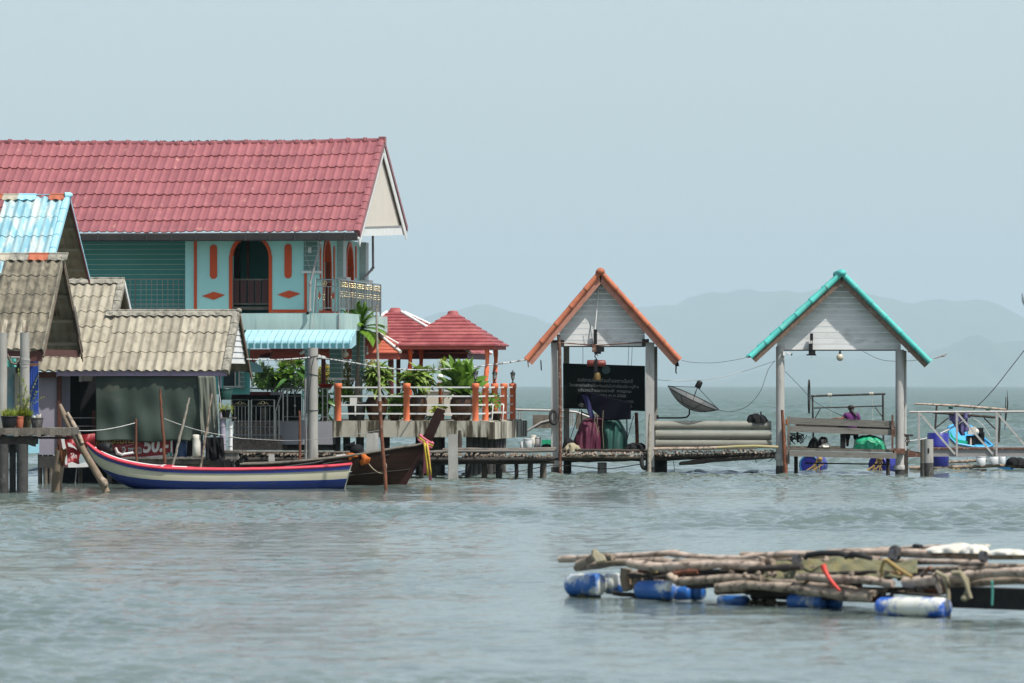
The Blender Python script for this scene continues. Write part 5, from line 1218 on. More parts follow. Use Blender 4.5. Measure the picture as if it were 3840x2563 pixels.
for dx, dy in ((0, 0), (-38, 30), (30, 22), (-12, 45), (62, -12), (20, 60), (84, 18), (-48, 62)):
    c = TF.p(1058 + dx, 1385 + dy, 10.5 + R.uniform(-.3, .3)); rosette(f, c, 34, .38, .10, -5, 75, .35, .12, .2, .8); s.tube([Vector((pc.x, pc.y, zS1)), c], [.03, .015], 6)
part("foliage", f, m_leaf, t); part("stems", s, m_trunk, t)
t = T("elephant_ear", "dark drooping elephant-ear leaves behind the round concrete pole", "plant", TF.p(1105, 1500, 9.8)); f = MB()
for x, y, dx in ((1092, 1390, 1), (1118, 1378, 1), (1090, 1425, -1), (1120, 1420, 1), (1132, 1440, 1), (1080, 1440, -1)):
    leaf(f, TF.p(x, y, 9.8 + R.uniform(-.2, .2)), Vector((dx * .7, -.5, .15)), .5, .32, .75, .12, 7, .8)
s = MB(); s.tube([TF.p(1105, 1500, 9.8), TF.p(1100, 1395, 9.8)], .015, 6); part("foliage", f, m_leafdark, t); part("stems", s, m_leafdark, t)
shrub("croton_shrub", "loose olive shrub with reddish tips above the plumeria", 1095, 1312, 1385, 115, 11, m_leafolive, 420, .10, .035, m_flowerred, 14)
shrub("green_hedge", "mid green leafy hedge behind the steel handrail", 1040, 1390, 1470, 210, 11, m_leafdark, 520, .17, .06, dep=.7)
shrub("green_hedge", "bright green leafy hedge seen behind the round concrete pole and handrail", 1175, 1378, 1475, 150, 11.5, m_leaf, 420, .16, .06, dep=.7)
shrub("low_hedge", "long low green hedge behind the jars and white rails of the terrace", 1560, 1478, 1572, 430, 4.6, m_leaf, 620, .15, .055, dep=.5)
shrub("strap_plant", "upright strap-leaved plant right of the small turquoise awning", 985, 1370, 1470, 60, 10, m_leafpalm, 70, .32, .05, elo=45, ehi=88, stem=False)
shrub("flowering_shrub", "shrub with yellow flowers just right of the round concrete pole", 1222, 1365, 1445, 75, 9, m_leafolive, 300, .10, .04, m_floweryellow, 16)
shrub("flowering_shrub", "tall shrub with red bracts between the two teal pillars", 1302, 1340, 1485, 62, 9, m_leafolive, 420, .10, .035, m_flowerred, 22)
shrub("flowering_shrub", "thin shrub with yellow flowers behind the palm trunk", 1395, 1350, 1420, 90, 3.4, m_leafolive, 260, .09, .03, m_floweryellow, 10)
shrub("leafy_shrub", "dark low shrub with wide leaves left of the leftmost salmon post", 1215, 1470, 1560, 90, 1.0, m_leafdark, 90, .26, .10)
shrub("grassy_clump", "grassy clump behind the black pot", 1300, 1460, 1520, 76, 1.3, m_leafpalm, 160, .26, .03, elo=40, ehi=88, stem=False)
shrub("leafy_shrub", "low green shrub between the leftmost and middle brown jars", 1490, 1480, 1550, 70, 1.4, m_leaf, 160, .15, .07)
shrub("potted_shrub", "small bright shrub in front of the cream table behind the middle jar", 1645, 1515, 1560, 52, .9, m_leafyellow, 110, .12, .06)
shrub("pink_flower_shrub", "low shrub with pink flowers among the right end posts", 1832, 1470, 1545, 110, 3.2, m_leaf, 260, .12, .05, m_flowerpink, 18)
shrub("far_palm_fronds", "feathery palm fronds behind the small turquoise awning", 988, 1365, 1440, 56, 5.0, m_leafdark, 160, .28, .02, elo=-30, ehi=60, stem=False)
for x, y0, lb in ((1648, 1545, "small orange pot under the bright shrub by the cream table"), (1480, 1550, "small brown pot between the leftmost and middle jars"), (1860, 1545, "small brown pot of the pink flowers at the terrace's right end")):
    bucket("flower_pot", lb, TF, x, y0, 1578, 44, 32, .9 if x < 1800 else 3.0, m_terracap if x == 1648 else m_jar, group="small pots on the terrace")
rp = bucket("red_planter", "red planter bowl under the yellow flowers right of the round pole", TF, 1222, 1440, 1462, 62, 36, 1.4, m_red)
part("stand", MB().lathe(TF.p(1222, 1462, 1.4) - Vector((0, 0, .78)), [(.06, 0), (.045, .78)], 14), m_orange, rp)
ct_ = T("cream_table", "cream cloth-covered table on the terrace behind the middle jar", "table", TF.p(1650, 1578, 3)); p = MB(); p.pbox(TF, 1600, 1468, 1690, 1560, 3, 4.2); part("cloth", p, m_cream, ct_)
p = MB(); p.pbox(TF, 1596, 1464, 1694, 1469, 2.95, 4.25); part("table_top", p, m_white, ct_)
bl = T("globe_post_lamp", "white globe lamp on a short orange stand beside the paddle-leaved plant", "lamp", TF.p(1651, 1577, 1.6)); part("globe", MB().ball(TF.p(1651, 1415, 1.6), .085, 16), m_letterwhite, bl)
part("stand", MB().lathe(TF.p(1651, 1577, 1.6), [(.05, 0), (.045, .85), (.08, .87), (.09, .93), (.06, .97)], 14), m_salmon, bl)
ch = T("white_chair", "white garden chair among the right end posts of the terrace", "chair", TF.p(1862, 1578, 2.5)); p = MB()
for x, y in ((1845, 1575), (1885, 1575)): p.tube([TF.p(x, y, 2.3), TF.p(x + 2, 1545, 2.3), TF.p(x + 4, 1520, 2.3), TF.p(x - 3, 1514, 2.6)], .014, 7)
part("frame", p, m_white, ch); p = MB(); p.pbox(TF, 1842, 1545, 1888, 1551, 2.3, 2.9); part("seat", p, m_white, ch)
pt = MB(); pt.pbox(TF, 1312, 1492, 1338, 1518, .35, .37); pt.pbox(TF, 1330, 1515, 1335, 1560, .36, .375); one("paper_note", "white sheet hung on the white rail in front of the black pot", "sheet", pt, m_white)
# background island tree line behind pavilion posts? (none in the photograph)
# ---------------------------------------------------------------- jetty at the left edge with pots and tall columns
JF = Frame(114, 0, 0)
jt = T("left_jetty", "short timber and concrete jetty at the left edge, carrying potted plants", "jetty", JF.p(100, 1840))
p = MB()
xs = -30
while xs < 272:
    wd = R.uniform(7, 20); p.pbox(JF, xs, 1606 + R.uniform(-1.5, 1.5), min(xs + wd, 275), 1630 + R.uniform(0, 8), 0, 1.5); xs += wd + .5
part("deck", p, m_oldwood, jt)
p = MB(); p.pbox(JF, -30, 1638, 125, 1668, .1, 1.3); p.pbox(JF, 126, 1640, 277, 1647, .12, 1.0); part("beam", p, m_darkwood, jt)
p = MB(); p.prism([JF.p(106, 1668, .12), JF.p(133, 1640, .12), JF.p(133, 1676, .12), JF.p(122, 1674, .12)], (0, .1, 0)); part("bracket", p, m_concdark, jt)
for x0, x1 in ((-6, 33), (35, 60), (62, 106)):
    b = MB(); c = JF.p((x0 + x1) / 2, 1700, .35 if x0 == 35 else .15); r = (x1 - x0) / 2 * .0057
    b.tube([(c.x, c.y, JF.l(1, 1666)[1]), (c.x, c.y, .4), (c.x, c.y, -.7)], r, 14, jit=.02); part("pile", b, m_concdark, jt)
def column(name, label, fr, cx, y0, y1, wpx, v, mat, rebar=True, extra=None, group=None, sq=False):
    k = v0_scale(fr, v); b = fr.p(cx, y1, v); t_ = fr.p(cx, y0, v); r = wpx / 2 * k
    root = T(name, label, "column", b, group)
    m = MB(); m.tube([b, b.lerp(t_, .33), b.lerp(t_, .66), t_], r, 4 if sq else 20) if not sq else m.box((b.x - r, b.y - r, b.z), (b.x + r, b.y + r, t_.z))
    part("shaft", m, mat, root)
    if rebar:
        m = MB()
        for dx, dy, h in ((-.05, 0, .22), (.03, .03, .19), (.06, -.03, .20), (-.02, -.04, .12)): m.tube([t_ + Vector((dx, dy, -.02)), t_ + Vector((dx + .004, dy, h))], .005, 5)
        part("rebar", m, m_rust, root)
    return root
column("concrete_column", "tall bare concrete column at the very left edge of the jetty", JF, 9, 1248, 1606, 36, .75, m_conc, group="bare concrete columns on the jetty")
c2_ = column("concrete_column", "tall concrete column with wire coiled round it, beside the cobalt blue sheet", JF, 93, 1248, 1606, 36, .75, m_conc, group="bare concrete columns on the jetty")
m = MB(); b = JF.p(93, 1355, .75)
for k in range(6): m.tube([b + Vector((.112 * math.cos(t * .52), .112 * math.sin(t * .52), .02 * k - .05 + .012 * math.sin(t * .52 + k))) for t in range(13)], .004, 5, cap=False)
m.tube([b + Vector((-.1 + .2 * i / 10, -.115, -.05 - .07 * math.sin(math.pi * i / 10))) for i in range(11)], .004, 5)
part("wire_coil", m, m_cablewhite, c2_)
br_ = MB(); br_.tube([JF.p(26, 1330, 1.2), JF.p(42, 1362, 1.2), JF.p(60, 1368, 1.2), JF.p(78, 1343, 1.2)], .03, 8, jit=.1); one("grey_branch", "crooked grey branch tied between the two tall concrete columns", "branch", br_, m_oldwood)
br_ = MB(); br_.beam(JF.p(108, 1369, 1.1), JF.p(145, 1367, 1.1), .05, .07); one("orange_bracket_board", "short red-brown board sticking out right of the wire-wrapped column", "board", br_, m_rust)
br_ = MB(); br_.tube([JF.p(40, 1341, 1.2), JF.p(88, 1342, 1.2)], .022, 8); one("pipe_stub", "short grey pipe lying between the two tall columns", "pipe", br_, m_pvcgrey)
nt_ = cloth(JF, 24, 62, 1345, 1378, 1.3, .05, 16, 10, 5); one("teal_net", "bit of turquoise netting hanging beside the left tall column", "net", nt_, m_rope2)
GP = "pots on the jetty"
zj = JF.p(1, 1606).z
def jpot(lab, cx, y0, wt, wb, v, mat): 
    r = bucket("flower_pot", lab, JF, cx, y0, 1605, wt, wb, v, mat, group=GP, soil=True); return r
jpot("wide black pot nearest the left edge of the jetty", 34, 1561, 63, 48, .25, m_black)
jpot("orange plastic pot between the wide black pot and the olive one", 73, 1563, 34, 26, .45, m_terracap)
jpot("tall olive pot behind the others, holding the tallest shrub", 101, 1554, 40, 30, .6, m_algae)
jpot("dark square-sided pot at the right end of the jetty's row", 139, 1567, 48, 38, .25, m_rust if False else m_concdark)
f = MB(); root = T("sparse_shrub", "sparse yellow-green shrub with long bare twigs, in the pot before the right tall column", "plant", JF.p(95, 1556, .45)); s_ = MB()
for tx, ty, n in ((70, 1390, 20), (84, 1420, 34), (108, 1500, 20), (142, 1412, 18), (140, 1470, 26), (166, 1492, 10), (100, 1450, 26), (115, 1520, 14), (72, 1480, 26), (88, 1500, 30), (60, 1530, 18)):
    a = JF.p(90 + R.uniform(-8, 8), 1560, .45); e = JF.p(tx, ty, .45 + R.uniform(-.15, .15)); md = a.lerp(e, .5) + Vector((R.uniform(-.06, .06), 0, .08)); pts = [a, a.lerp(md, .5), md, md.lerp(e, .5) + Vector((0, 0, .02)), e]
    s_.tube(pts, [.009, .007, .005, .004, .003], 5)
    for q in range(int(n * 2.3)):
        t = R.random() ** .6 * 4; i = min(3, int(t)); c = pts[i].lerp(pts[i + 1], t - i) + Vector((R.uniform(-1, 1), R.uniform(-1, 1), R.uniform(-1, 1))) * .022; leaf(f, c, rdir(-10, 70), .05, .022, .2, .1, 2)
part("foliage", f, m_leafyellow, root); part("twigs", s_, m_leafolive, root)
def tuft(lab, x0, x1, y, h, v, n, mat):
    f = MB()
    for _ in range(n): 
        x = R.uniform(x0, x1); d = rdir(40, 88); leaf(f, JF.p(x, y, v + R.uniform(-.1, .1)), d, h * R.uniform(.4, 1.1), .014, .3, .1, 3)
    one("grass_tuft", lab, "plant", f, mat)
tuft("weedy yellow-green tuft growing in the wide black pot", 8, 60, 1562, .30, .25, 150, m_leafyellow)
tuft("dense fine grass tuft at the foot of the sparse shrub", 62, 120, 1560, .26, .5, 330, m_leafyellow)
tuft("small grey dry weed in the dark square-sided pot", 128, 152, 1568, .14, .25, 50, m_sack)
# ---------------------------------------------------------------- stakes, logs and poles in the water
def pole(name, label, cat, pts, rpx, fr, v, mat, group=None, n=10, jit=.08, flat=1, wob=0):
    """pts in the picture, radii in picture px"""
    k = v0_scale(fr, v); P_ = []
    m = 4 if wob or jit else 1; rr = []
    rp = rpx if isinstance(rpx, (list, tuple)) else [rpx] * len(pts)
    for i in range(len(pts) - 1):
        for j in range(m):
            t = j / m; a, b = pts[i], pts[i + 1]; x, y = a[0] + (b[0] - a[0]) * t, a[1] + (b[1] - a[1]) * t
            if i or j: x += R.uniform(-wob, wob)
            P_.append(fr.p(x, y, v + (a[2] if len(a) > 2 else 0))); rr.append((rp[i] + (rp[i + 1] - rp[i]) * t) * k * (1 + R.uniform(-jit, jit)))
    P_.append(fr.p(pts[-1][0], pts[-1][1], v + (pts[-1][2] if len(pts[-1]) > 2 else 0))); rr.append(rp[-1] * k)
    mb = MB().tube(P_, rr, n, jit=jit * .6, flat=flat); return one(name, label, cat, mb, mat, group)
BF = Frame(116, 0, 0)
m = MB(); k = v0_scale(BF, 0); b = BF.p(212, 1842); 
m.tube([BF.p(211, 1862), BF.p(213, 1800), BF.p(220, 1755), BF.p(225, 1712), BF.p(229, 1690)], [20 * k, 20 * k, 20 * k, 21 * k, 22 * k], 16, jit=.05)
stp_ = T("broken_stump", "thick broken stump with splintered orange top, rising from the water at left", "stump", b)
part("trunk", m, m_stump, stp_)
m = MB()
for q in range(26):
    x = 229 + R.uniform(-20, 21); y = 1692 + R.uniform(-2, 8); m.beam(BF.p(x, y + 14, R.uniform(-.10, .08)), BF.p(x + R.uniform(-3, 3), y - R.uniform(4, 26) * (1 - abs(x - 222) / 40), R.uniform(-.06, .06)), .022, .03)
m.tube([BF.p(236, 1750, -.10), BF.p(232, 1720, -.11), BF.p(233, 1690, -.10)], [.01, .06, .05], 8, jit=.2)
part("splintered_top", m, m_rot, stp_)
ll = T("leaning_log", "long forked log leaning over the white boat's bow from the stump side", "log", Frame(115.5).p(400, 1830))
LF = Frame(115.5); k = LF.O.y / FPX
m = MB(); m.tube([LF.p(224, 1518, .5), LF.p(243, 1562, .42), LF.p(262, 1600, .3), LF.p(290, 1650, .15), LF.p(318, 1700), LF.p(352, 1756), LF.p(378, 1800, -.1), LF.p(402, 1850, -.2)], [7 * k, 11 * k, 13 * k, 14 * k, 13 * k, 13 * k, 14 * k, 13 * k], 12, jit=.06)
part("trunk", m, m_stump, ll)
m = MB(); m.tube([LF.p(253, 1548, .35), LF.p(272, 1585, .25), LF.p(292, 1622, .12), LF.p(310, 1665, .0)], [5 * k, 8 * k, 9 * k, 7 * k], 10, jit=.08); part("fork", m, m_log, ll, "pale sunlit fork")
m = MB(); m.tube([LF.p(378, 1795, -.2), LF.p(392, 1808, -.25), LF.p(400, 1822, -.25)], [9 * k, 12 * k, 9 * k], 10, jit=.15); part("knot", m, m_log, ll)
PF_ = Frame(121.2)
pole("bark_stake", "short reddish-brown stake rising behind the white boat, in front of the price banner", "stake", [(513, 1740), (509, 1680), (511, 1620), (509, 1570)], [5, 5, 4.5, 4], PF_, 0, m_barkred, wob=1)
pole("bark_stake", "tall dark reddish stake crossing the zero of the price banner", "stake", [(618, 1740), (614, 1660), (606, 1560), (602, 1500), (601, 1459)], [6, 6, 5.5, 5, 3.5], PF_, .1, m_barkred, wob=1.5)
pole("pale_stake", "pale birch-like stake leaning right, just right of the price banner", "stake", [(648, 1745), (665, 1680), (686, 1590), (700, 1530), (711, 1492)], [5, 5, 5, 4.5, 4], PF_, .05, m_birch, wob=1.5)
pole("pale_stake", "thin grey stake leaning right in front of the pale olive tarp", "stake", [(752, 1755), (766, 1670), (778, 1590), (795, 1476)], [4.5, 4.5, 4, 3.5], PF_, .1, m_log, wob=1.5)
pole("bark_stake", "short reddish stake with a cut pale top, left of the round concrete pole", "stake", [(1124, 1765), (1124, 1680), (1125, 1600), (1122, 1541)], [5.5, 5.5, 5, 4], Frame(124), 0, m_barkred, wob=1)
tp_ = T("tall_bare_pole", "very tall thin bare pole standing in front of the palm and terrace", "pole", Frame(118).p(1448, 1838))
FP = Frame(118); k = .0059
part("lower_trunk", MB().tube([FP.p(1448, 1842), FP.p(1444, 1780), FP.p(1436, 1700), FP.p(1430, 1620), FP.p(1426, 1560), FP.p(1424, 1505)], [6.5 * k, 7 * k, 7 * k, 7 * k, 7 * k, 6.5 * k], 12, jit=.08), m_barkred, tp_)
part("upper_trunk", MB().tube([FP.p(1424, 1506), FP.p(1422, 1440), FP.p(1418, 1360), FP.p(1415, 1290), FP.p(1413, 1230), FP.p(1412, 1180), FP.p(1413, 1152)], [6 * k, 5.5 * k, 5 * k, 4.2 * k, 4 * k, 3.6 * k, 3.4 * k], 12, jit=.12), m_birch, tp_)
part("knotted_tip", MB().ball(FP.p(1413, 1150), .03, 8, jit=.2), m_log, tp_)
# round concrete pole
RP = Frame(128)
rp_ = column("round_pole", "thick round concrete pole with cables strapped to it, in front of the terrace", RP, 1173, 1305, 1740, 39, 0, m_conc, rebar=False)
m = MB(); c = RP.p(1173, 1340); k = .0064
for y, tl in ((1338, .02), (1405, -.03), (1540, .0)):
    c = RP.p(1173, y); m.tube([c + Vector((.134 * math.cos(t * .52), .134 * math.sin(t * .52), tl * math.cos(t * .52))) for t in range(13)], .008, 5, cap=False)
m.tube([RP.p(1178, 1340, -.14), RP.p(1168, 1380, -.15), RP.p(1166, 1420, -.15), RP.p(1158, 1500, -.13), RP.p(1155, 1550, -.12), RP.p(1152, 1680, -.12)], .008, 6)
m.tube([RP.p(1152, 1345, -.05), RP.p(1150, 1550, -.1)], .008, 6)
part("strapped_cables", m, m_cable, rp_)
part("conduit", MB().tube([RP.p(1146, 1420, -.05), RP.p(1146, 1560, -.05), RP.p(1147, 1730, -.05)], .03, 8), m_pvcgrey, rp_)
# thick sagging cable and service wires
def wire(name, label, pts, r, mat, n=26, cat="cable", group=None, clips=0):
    """pts: world points; catmull-rom through them"""
    P_ = [Vector(q) for q in pts]; out = []; Q = [P_[0] * 2 - P_[1]] + P_ + [P_[-1] * 2 - P_[-2]]
    for i in range(1, len(Q) - 2):
        for j in range(n // (len(P_) - 1) + 2):
            t = j / (n // (len(P_) - 1) + 2); a, b, c, d = Q[i - 1:i + 3]; out.append(.5 * (2 * b + (c - a) * t + (2 * a - 5 * b + 4 * c - d) * t * t + (3 * b - a - 3 * c + d) * t ** 3))
    out.append(P_[-1]); mb = MB().tube(out, r, 6)
    if not clips: return one(name, label, cat, mb, mat, group)
    root = T(name, label, cat, out[0], group); part("strand", mb, mat, root); mb = MB()
    for i in range(2, len(out) - 1, clips): d = (out[i + 1] - out[i]).normalized(); mb.tube([out[i], out[i] + d * .03], r * 1.35, 6)
    part("clips", mb, m_cable, root); return root
wire("thick_cable", "thick bundled cable sagging from the round pole to the orange shelter", [RP.p(1190, 1341, -.1), Frame(130).p(1330, 1362), Frame(132).p(1420, 1378), Frame(133).p(1560, 1388), Frame(135).p(1720, 1382), Frame(137).p(1850, 1368), Frame(138).p(1972, 1350)], .019, m_cablewhite, 40, clips=2)
wire("thick_cable", "bundled cable running from the lilac shack's gable to the round pole", [SC.p(925, 1348, 1.5), Frame(126).p(1000, 1350), Frame(127).p(1080, 1348), RP.p(1160, 1341, -.14)], .017, m_cablewhite, 20, clips=3)
wire("white_rope", "thin white rope from the jetty corner past the leaning log to the short stake", [JF.p(204, 1608), LF.p(300, 1616, .1), Frame(118).p(380, 1613), Frame(120).p(450, 1601), PF_.p(506, 1587)], .009, m_whiterope, 30, "rope")
wire("white_rope", "thin white rope from the tall dark stake sagging to the upright lilac pipes", [PF_.p(617, 1571, .1), PF_.p(690, 1598, .1), Frame(122).p(760, 1618), Frame(122.5).p(830, 1632), Frame(123.5).p(905, 1645)], .007, m_whiterope, 30, "rope")
wire("thin_line", "thin line from the steel gate past the round pole to a concrete post", [SC.p(905, 1645, -.2), Frame(124).p(1100, 1653), Frame(123).p(1260, 1640), Frame(122).p(1425, 1614)], .005, m_whiterope, 24, "rope")
# ---------------------------------------------------------------- plants at the gate
bucket("flower_pot", "small black pot on the lilac pipes, with trailing weeds", SC, 847, 1536, 1566, 38, 26, -.05, m_black)
bucket("green_pot", "dark green hanging pot under the lilac shack's right eave", SC, 845, 1457, 1500, 56, 44, .3, M("dark green plastic", (.01, .05, .04), (.012, .06, .05), rough=.4, tint=0))
f = MB()
for _ in range(110): leaf(f, SC.p(846 + R.uniform(-22, 22), 1530 + R.uniform(-12, 10), -.05 + R.uniform(-.1, .1)), rdir(-40, 80), .12, .02, .6, .1, 3)
one("trailing_weeds", "trailing green weeds spilling from the small black pot by the gate", "plant", f, m_leafyellow)
wire("eave_rope", "white cord hanging from the lilac shack's eave beside the green pot", [SC.p(818, 1412, .1), SC.p(822, 1470, .05), SC.p(828, 1520, 0), SC.p(818, 1550, -.05), SC.p(828, 1580, -.1)], .008, m_whiterope, 20, "rope")

# ---------------------------------------------------------------- boats
def loft(mb, secs, tint=.5, closed=False, smooth=True):
    m = len(secs[0]); vs = [q for s in secs for q in s]
    fs = [(j * m + i, j * m + i + 1, (j + 1) * m + i + 1, (j + 1) * m + i) for j in range(len(secs) - 1) for i in range(m - 1)]
    return mb.add(vs, fs, tint, smooth)
def cur(pts, x):
    if x <= pts[0][0]: return pts[0][1]
    for i in range(len(pts) - 1):
        (a, b), (c, d) = pts[i], pts[i + 1]
        if x <= c:
            p0 = pts[i - 1] if i else (2 * a - c, 2 * b - d); p3 = pts[i + 2] if i + 2 < len(pts) else (2 * c - a, 2 * d - b); t = (x - a) / (c - a)
            m0 = (d - p0[1]) / (c - p0[0]) * (c - a); m1 = (p3[1] - b) / (p3[0] - a) * (c - a)
            return (2 * t**3 - 3 * t**2 + 1) * b + (t**3 - 2 * t**2 + t) * m0 + (-2 * t**3 + 3 * t**2) * d + (t**3 - t**2) * m1
    return pts[-1][1]
WB = Frame(119)
top = [(318, 1664), (360, 1697), (420, 1724), (500, 1744), (600, 1757), (720, 1762), (900, 1763), (1100, 1758), (1250, 1750), (1315, 1744)]
keel = [(318, 1690), (345, 1730), (390, 1775), (440, 1812), (500, 1838), (600, 1862), (800, 1872), (1100, 1870), (1240, 1862), (1290, 1856)]
paint = [(318, 1684), (360, 1745), (420, 1775), (500, 1792), (620, 1802), (800, 1806), (1050, 1804), (1240, 1800), (1310, 1796)]
band = [(318, 1674), (360, 1712), (420, 1737), (500, 1757), (600, 1770), (720, 1775), (900, 1776), (1100, 1772), (1250, 1765), (1318, 1760)]
wb = T("white_longtail_boat", "long low cream boat with a red gunwale and blue bottom, moored before the lilac shack", "boat", Vector((WB.p(800, 1835).x, 119, 0)))
def hullsec(x, side, cv, yb, c0, c1):
    """one side strip of the hull from curve c0 down to curve c1; beam (depth) shrinks at bow and towards the keel"""
    t = (x - 318) / (1315 - 318); half = .62 * min(1, (t * 3.2) ** .75) * (1 - .22 * max(0, t - .6) / .4)
    return half
def hull_strip(c0, c1, side, xs, rows=5, off=0.0):
    secs = []
    for x in xs:
        t = (x - 318) / 997; half = .62 * min(1, (max(t, 0) * 3.2) ** .75) * (1 - .22 * max(0, t - .6) / .4) + .012
        yt, yk = cur(top, x), cur(keel, x); s = []
        for j in range(rows + 1):
            y = cur(c0, x) + (cur(c1, x) - cur(c0, x)) * j / rows; q = min(1, max(0, (y - yt) / (yk - yt))); wd = half * (1 - q ** 4) ** .8
            rk = (x - 1290) * 0 if x < 1240 else -(y - yt) * .28 * (x - 1240) / 75
            p = WB.p(x + rk, y); s.append(Vector((p.x, 119.62 + side * (wd + off), p.z)))
        secs.append(s)
    return secs
xs = [318, 324, 334, 348, 365, 385, 410, 440, 475, 515, 560, 620, 700, 800, 900, 1000, 1100, 1180, 1250, 1290, 1315]
for side in (-1, 1):
    m = MB(); loft(m, hull_strip(band, paint, side, xs)); part("hull_side", m, m_boatcream, wb)
    m = MB(); loft(m, hull_strip(paint, keel, side, xs, 8)); part("hull_bottom", m, m_boatblue, wb)
    m = MB(); loft(m, hull_strip(top, band, side, xs, 2, .02)); part("hull_band", m, m_boatnavy, wb)
    g = hull_strip(top, top, side, xs, 1, .0); pts = [s[0] + Vector((0, side * .01, .008)) for s in g]
    m = MB(); m.tube(pts, .036, 6, flat=.8); part("gunwale", m, m_boatred, wb)
    m = MB(); pts = [s[0] + Vector((0, -side * .10, .03 if i < 13 else -.01)) for i, s in enumerate(g)][2:]; m.tube(pts, .022, 6); part("inner_rail", m, m_boatred, wb)
tsec = [hull_strip(top, keel, s, [1315], 8, 0)[0] for s in (-1, 1)]
m = MB(); loft(m, [tsec[0], tsec[1]], smooth=False); part("transom", m, m_boatcream, wb)
m = MB(); secs = []
for x in xs[:14]:
    s = [hull_strip(top, top, q, [x], 1, -.05)[0][0] for q in (-1, 1)]; secs.append([s[0], s[0].lerp(s[1], .5) + Vector((0, 0, .03)), s[1]])
loft(m, secs[:13]); part("fore_deck", m, m_boatgrey, wb)
m = MB()
g = hull_strip(top, top, -1, xs, 1, -.16); m.tube([s[0] + Vector((0, 0, .05)) for s in g[3:13]], .02, 6); part("deck_stripe", m, m_letterwhite, wb)
m = MB(); secs = []
for x in xs[12:]:
    s = [hull_strip(top, top, q, [x], 1, -.04)[0][0] - Vector((0, 0, .16)) for q in (-1, 1)]; secs.append(s)
loft(m, secs); part("floor", m, m_boatgrey, wb)
m = MB(); a = hull_strip(top, top, -1, [585], 1)[0][0]; m.box((a.x, 119.1, a.z - .02), (a.x + .35, 120.1, a.z + .055)); part("thwart", m, m_boatred, wb)
m = MB(); m.box((a.x + .10, 119.08, a.z - .015), (a.x + .16, 120.12, a.z + .062)); part("thwart_stripe", m, m_letterwhite, wb)
en = T("boat_engine", "black engine with a cowl and white handle in the white boat's bow", "engine", WB.p(410, 1715, .7))
e = WB.p(408, 1682, .7); k = .006
m = MB(); m.lathe(e + Vector((-.10, 0, 0)), [(.10, -.14), (.13, -.13), (.14, .05), (.12, .16), (.06, .165), (.06, .10), (.001, .08)], 20, axis=(1, -.25, .1)); part("cowl", m, m_black, en)
m = MB(); m.beam(WB.p(390, 1712, .7), WB.p(440, 1705, .7), .2, .10); m.beam(WB.p(425, 1690, .7), WB.p(450, 1718, .7), .12, .12); part("engine_block", m, m_black, en)
m = MB(); m.tube([WB.p(432, 1680, .6), WB.p(440, 1700, .6), WB.p(462, 1708, .6)], [.03, .04, .03], 8, jit=.2); part("coupling", m, m_rail, en)
m = MB(); m.tube([WB.p(462, 1704, .6), WB.p(500, 1698, .6)], .025, 10); part("handle", m, m_letterwhite, en)
# dark longtail boat
DB = Frame(122.5, 1480, 0)
db = T("dark_longtail_boat", "dark wooden long-tail boat with a tall raised prow, behind the cream boat's stern", "boat", Vector((DB.p(1400, 1820).x, 122.5, 0)))
dtop = [(900, 1745), (1050, 1740), (1200, 1726), (1320, 1712), (1420, 1696), (1500, 1682), (1560, 1674), (1600, 1662)]
stem = [(1480, 1850), (1500, 1812), (1530, 1765), (1560, 1720), (1590, 1672), (1610, 1640)]   # front edge of the stem
def dsec(x, side, rows=8, off=0, y0=None, y1=None):
    t = (1600 - x) / 700; half = .68 * (1 - math.exp(-max(0, t) * 4.2)) + .02; yt = cur(dtop, x) if y0 is None else y0
    s = []
    for j in range(rows + 1):
        q = j / rows; y = yt + (1856 - yt) * q; xx = x
        lim = cur([(b, a) for a, b in sorted(stem, key=lambda z: z[1])], y) - 4
        p = DB.p(min(xx, lim), y); s.append(Vector((p.x, 123.2 + side * (half * (1 - q ** 2.2) ** .8 * (1 if xx < lim else .05) + off), p.z)))
    return s
dx = [900, 1000, 1100, 1180, 1250, 1320, 1380, 1430, 1470, 1500, 1525, 1545, 1560, 1575, 1588, 1598]
def bil(x, q, side, off=0):
    """hull skin: q = 0 at the gunwale .. 1 at the keel; the ends slant along the stem"""
    yt = cur(dtop, x); y = yt + (1856 - yt) * q; t = (1600 - x) / 700
    xk = x - (x - 1250) / 350 * 112 * q * 1.02 if x > 1250 else x
    half = .68 * (1 - math.exp(-max(0, t) * 4.2)) + .02; p = DB.p(xk, y); return Vector((p.x, 123.2 + side * (half * (1 - q ** 2.2) ** .75 + off), p.z))
for side in (-1, 1):
    m = MB(); loft(m, [[bil(x, j / 9 * .80, side) for j in range(10)] for x in dx]); part("hull_side", m, m_hull, db)
    m = MB(); loft(m, [[bil(x, .80 + j / 5 * .2, side) for j in range(6)] for x in dx]); part("hull_bottom", m, m_hullpale, db)
    m = MB(); m.tube([bil(x, 0, side, .01) + Vector((0, 0, .02)) for x in dx], .03, 6); part("gunwale", m, m_oldwood, db)
    for q in (.5,): m = MB(); m.tube([bil(x, q, side, .002) for x in dx], .008, 4); part("plank_seam", m, m_darkwood, db)
m = MB(); vs = []
ctr = [(1488, 1856, 34), (1508, 1812, 34), (1535, 1765, 34), (1563, 1718, 34), (1590, 1668, 36), (1612, 1630, 36), (1630, 1590, 34), (1645, 1556, 32), (1656, 1534, 30)]
for (x, y, wpx) in ctr:
    a, b = DB.p(x - wpx / 2 - 4, y - 4), DB.p(x + wpx / 2 - 2, y + 6); wd = .055 if y > 1660 else .075
    vs.append([Vector((a.x, 123.2 - wd, a.z)), Vector((b.x, 123.2 - wd, b.z)), Vector((b.x, 123.2 + wd, b.z)), Vector((a.x, 123.2 + wd, a.z)), Vector((a.x, 123.2 - wd, a.z))])
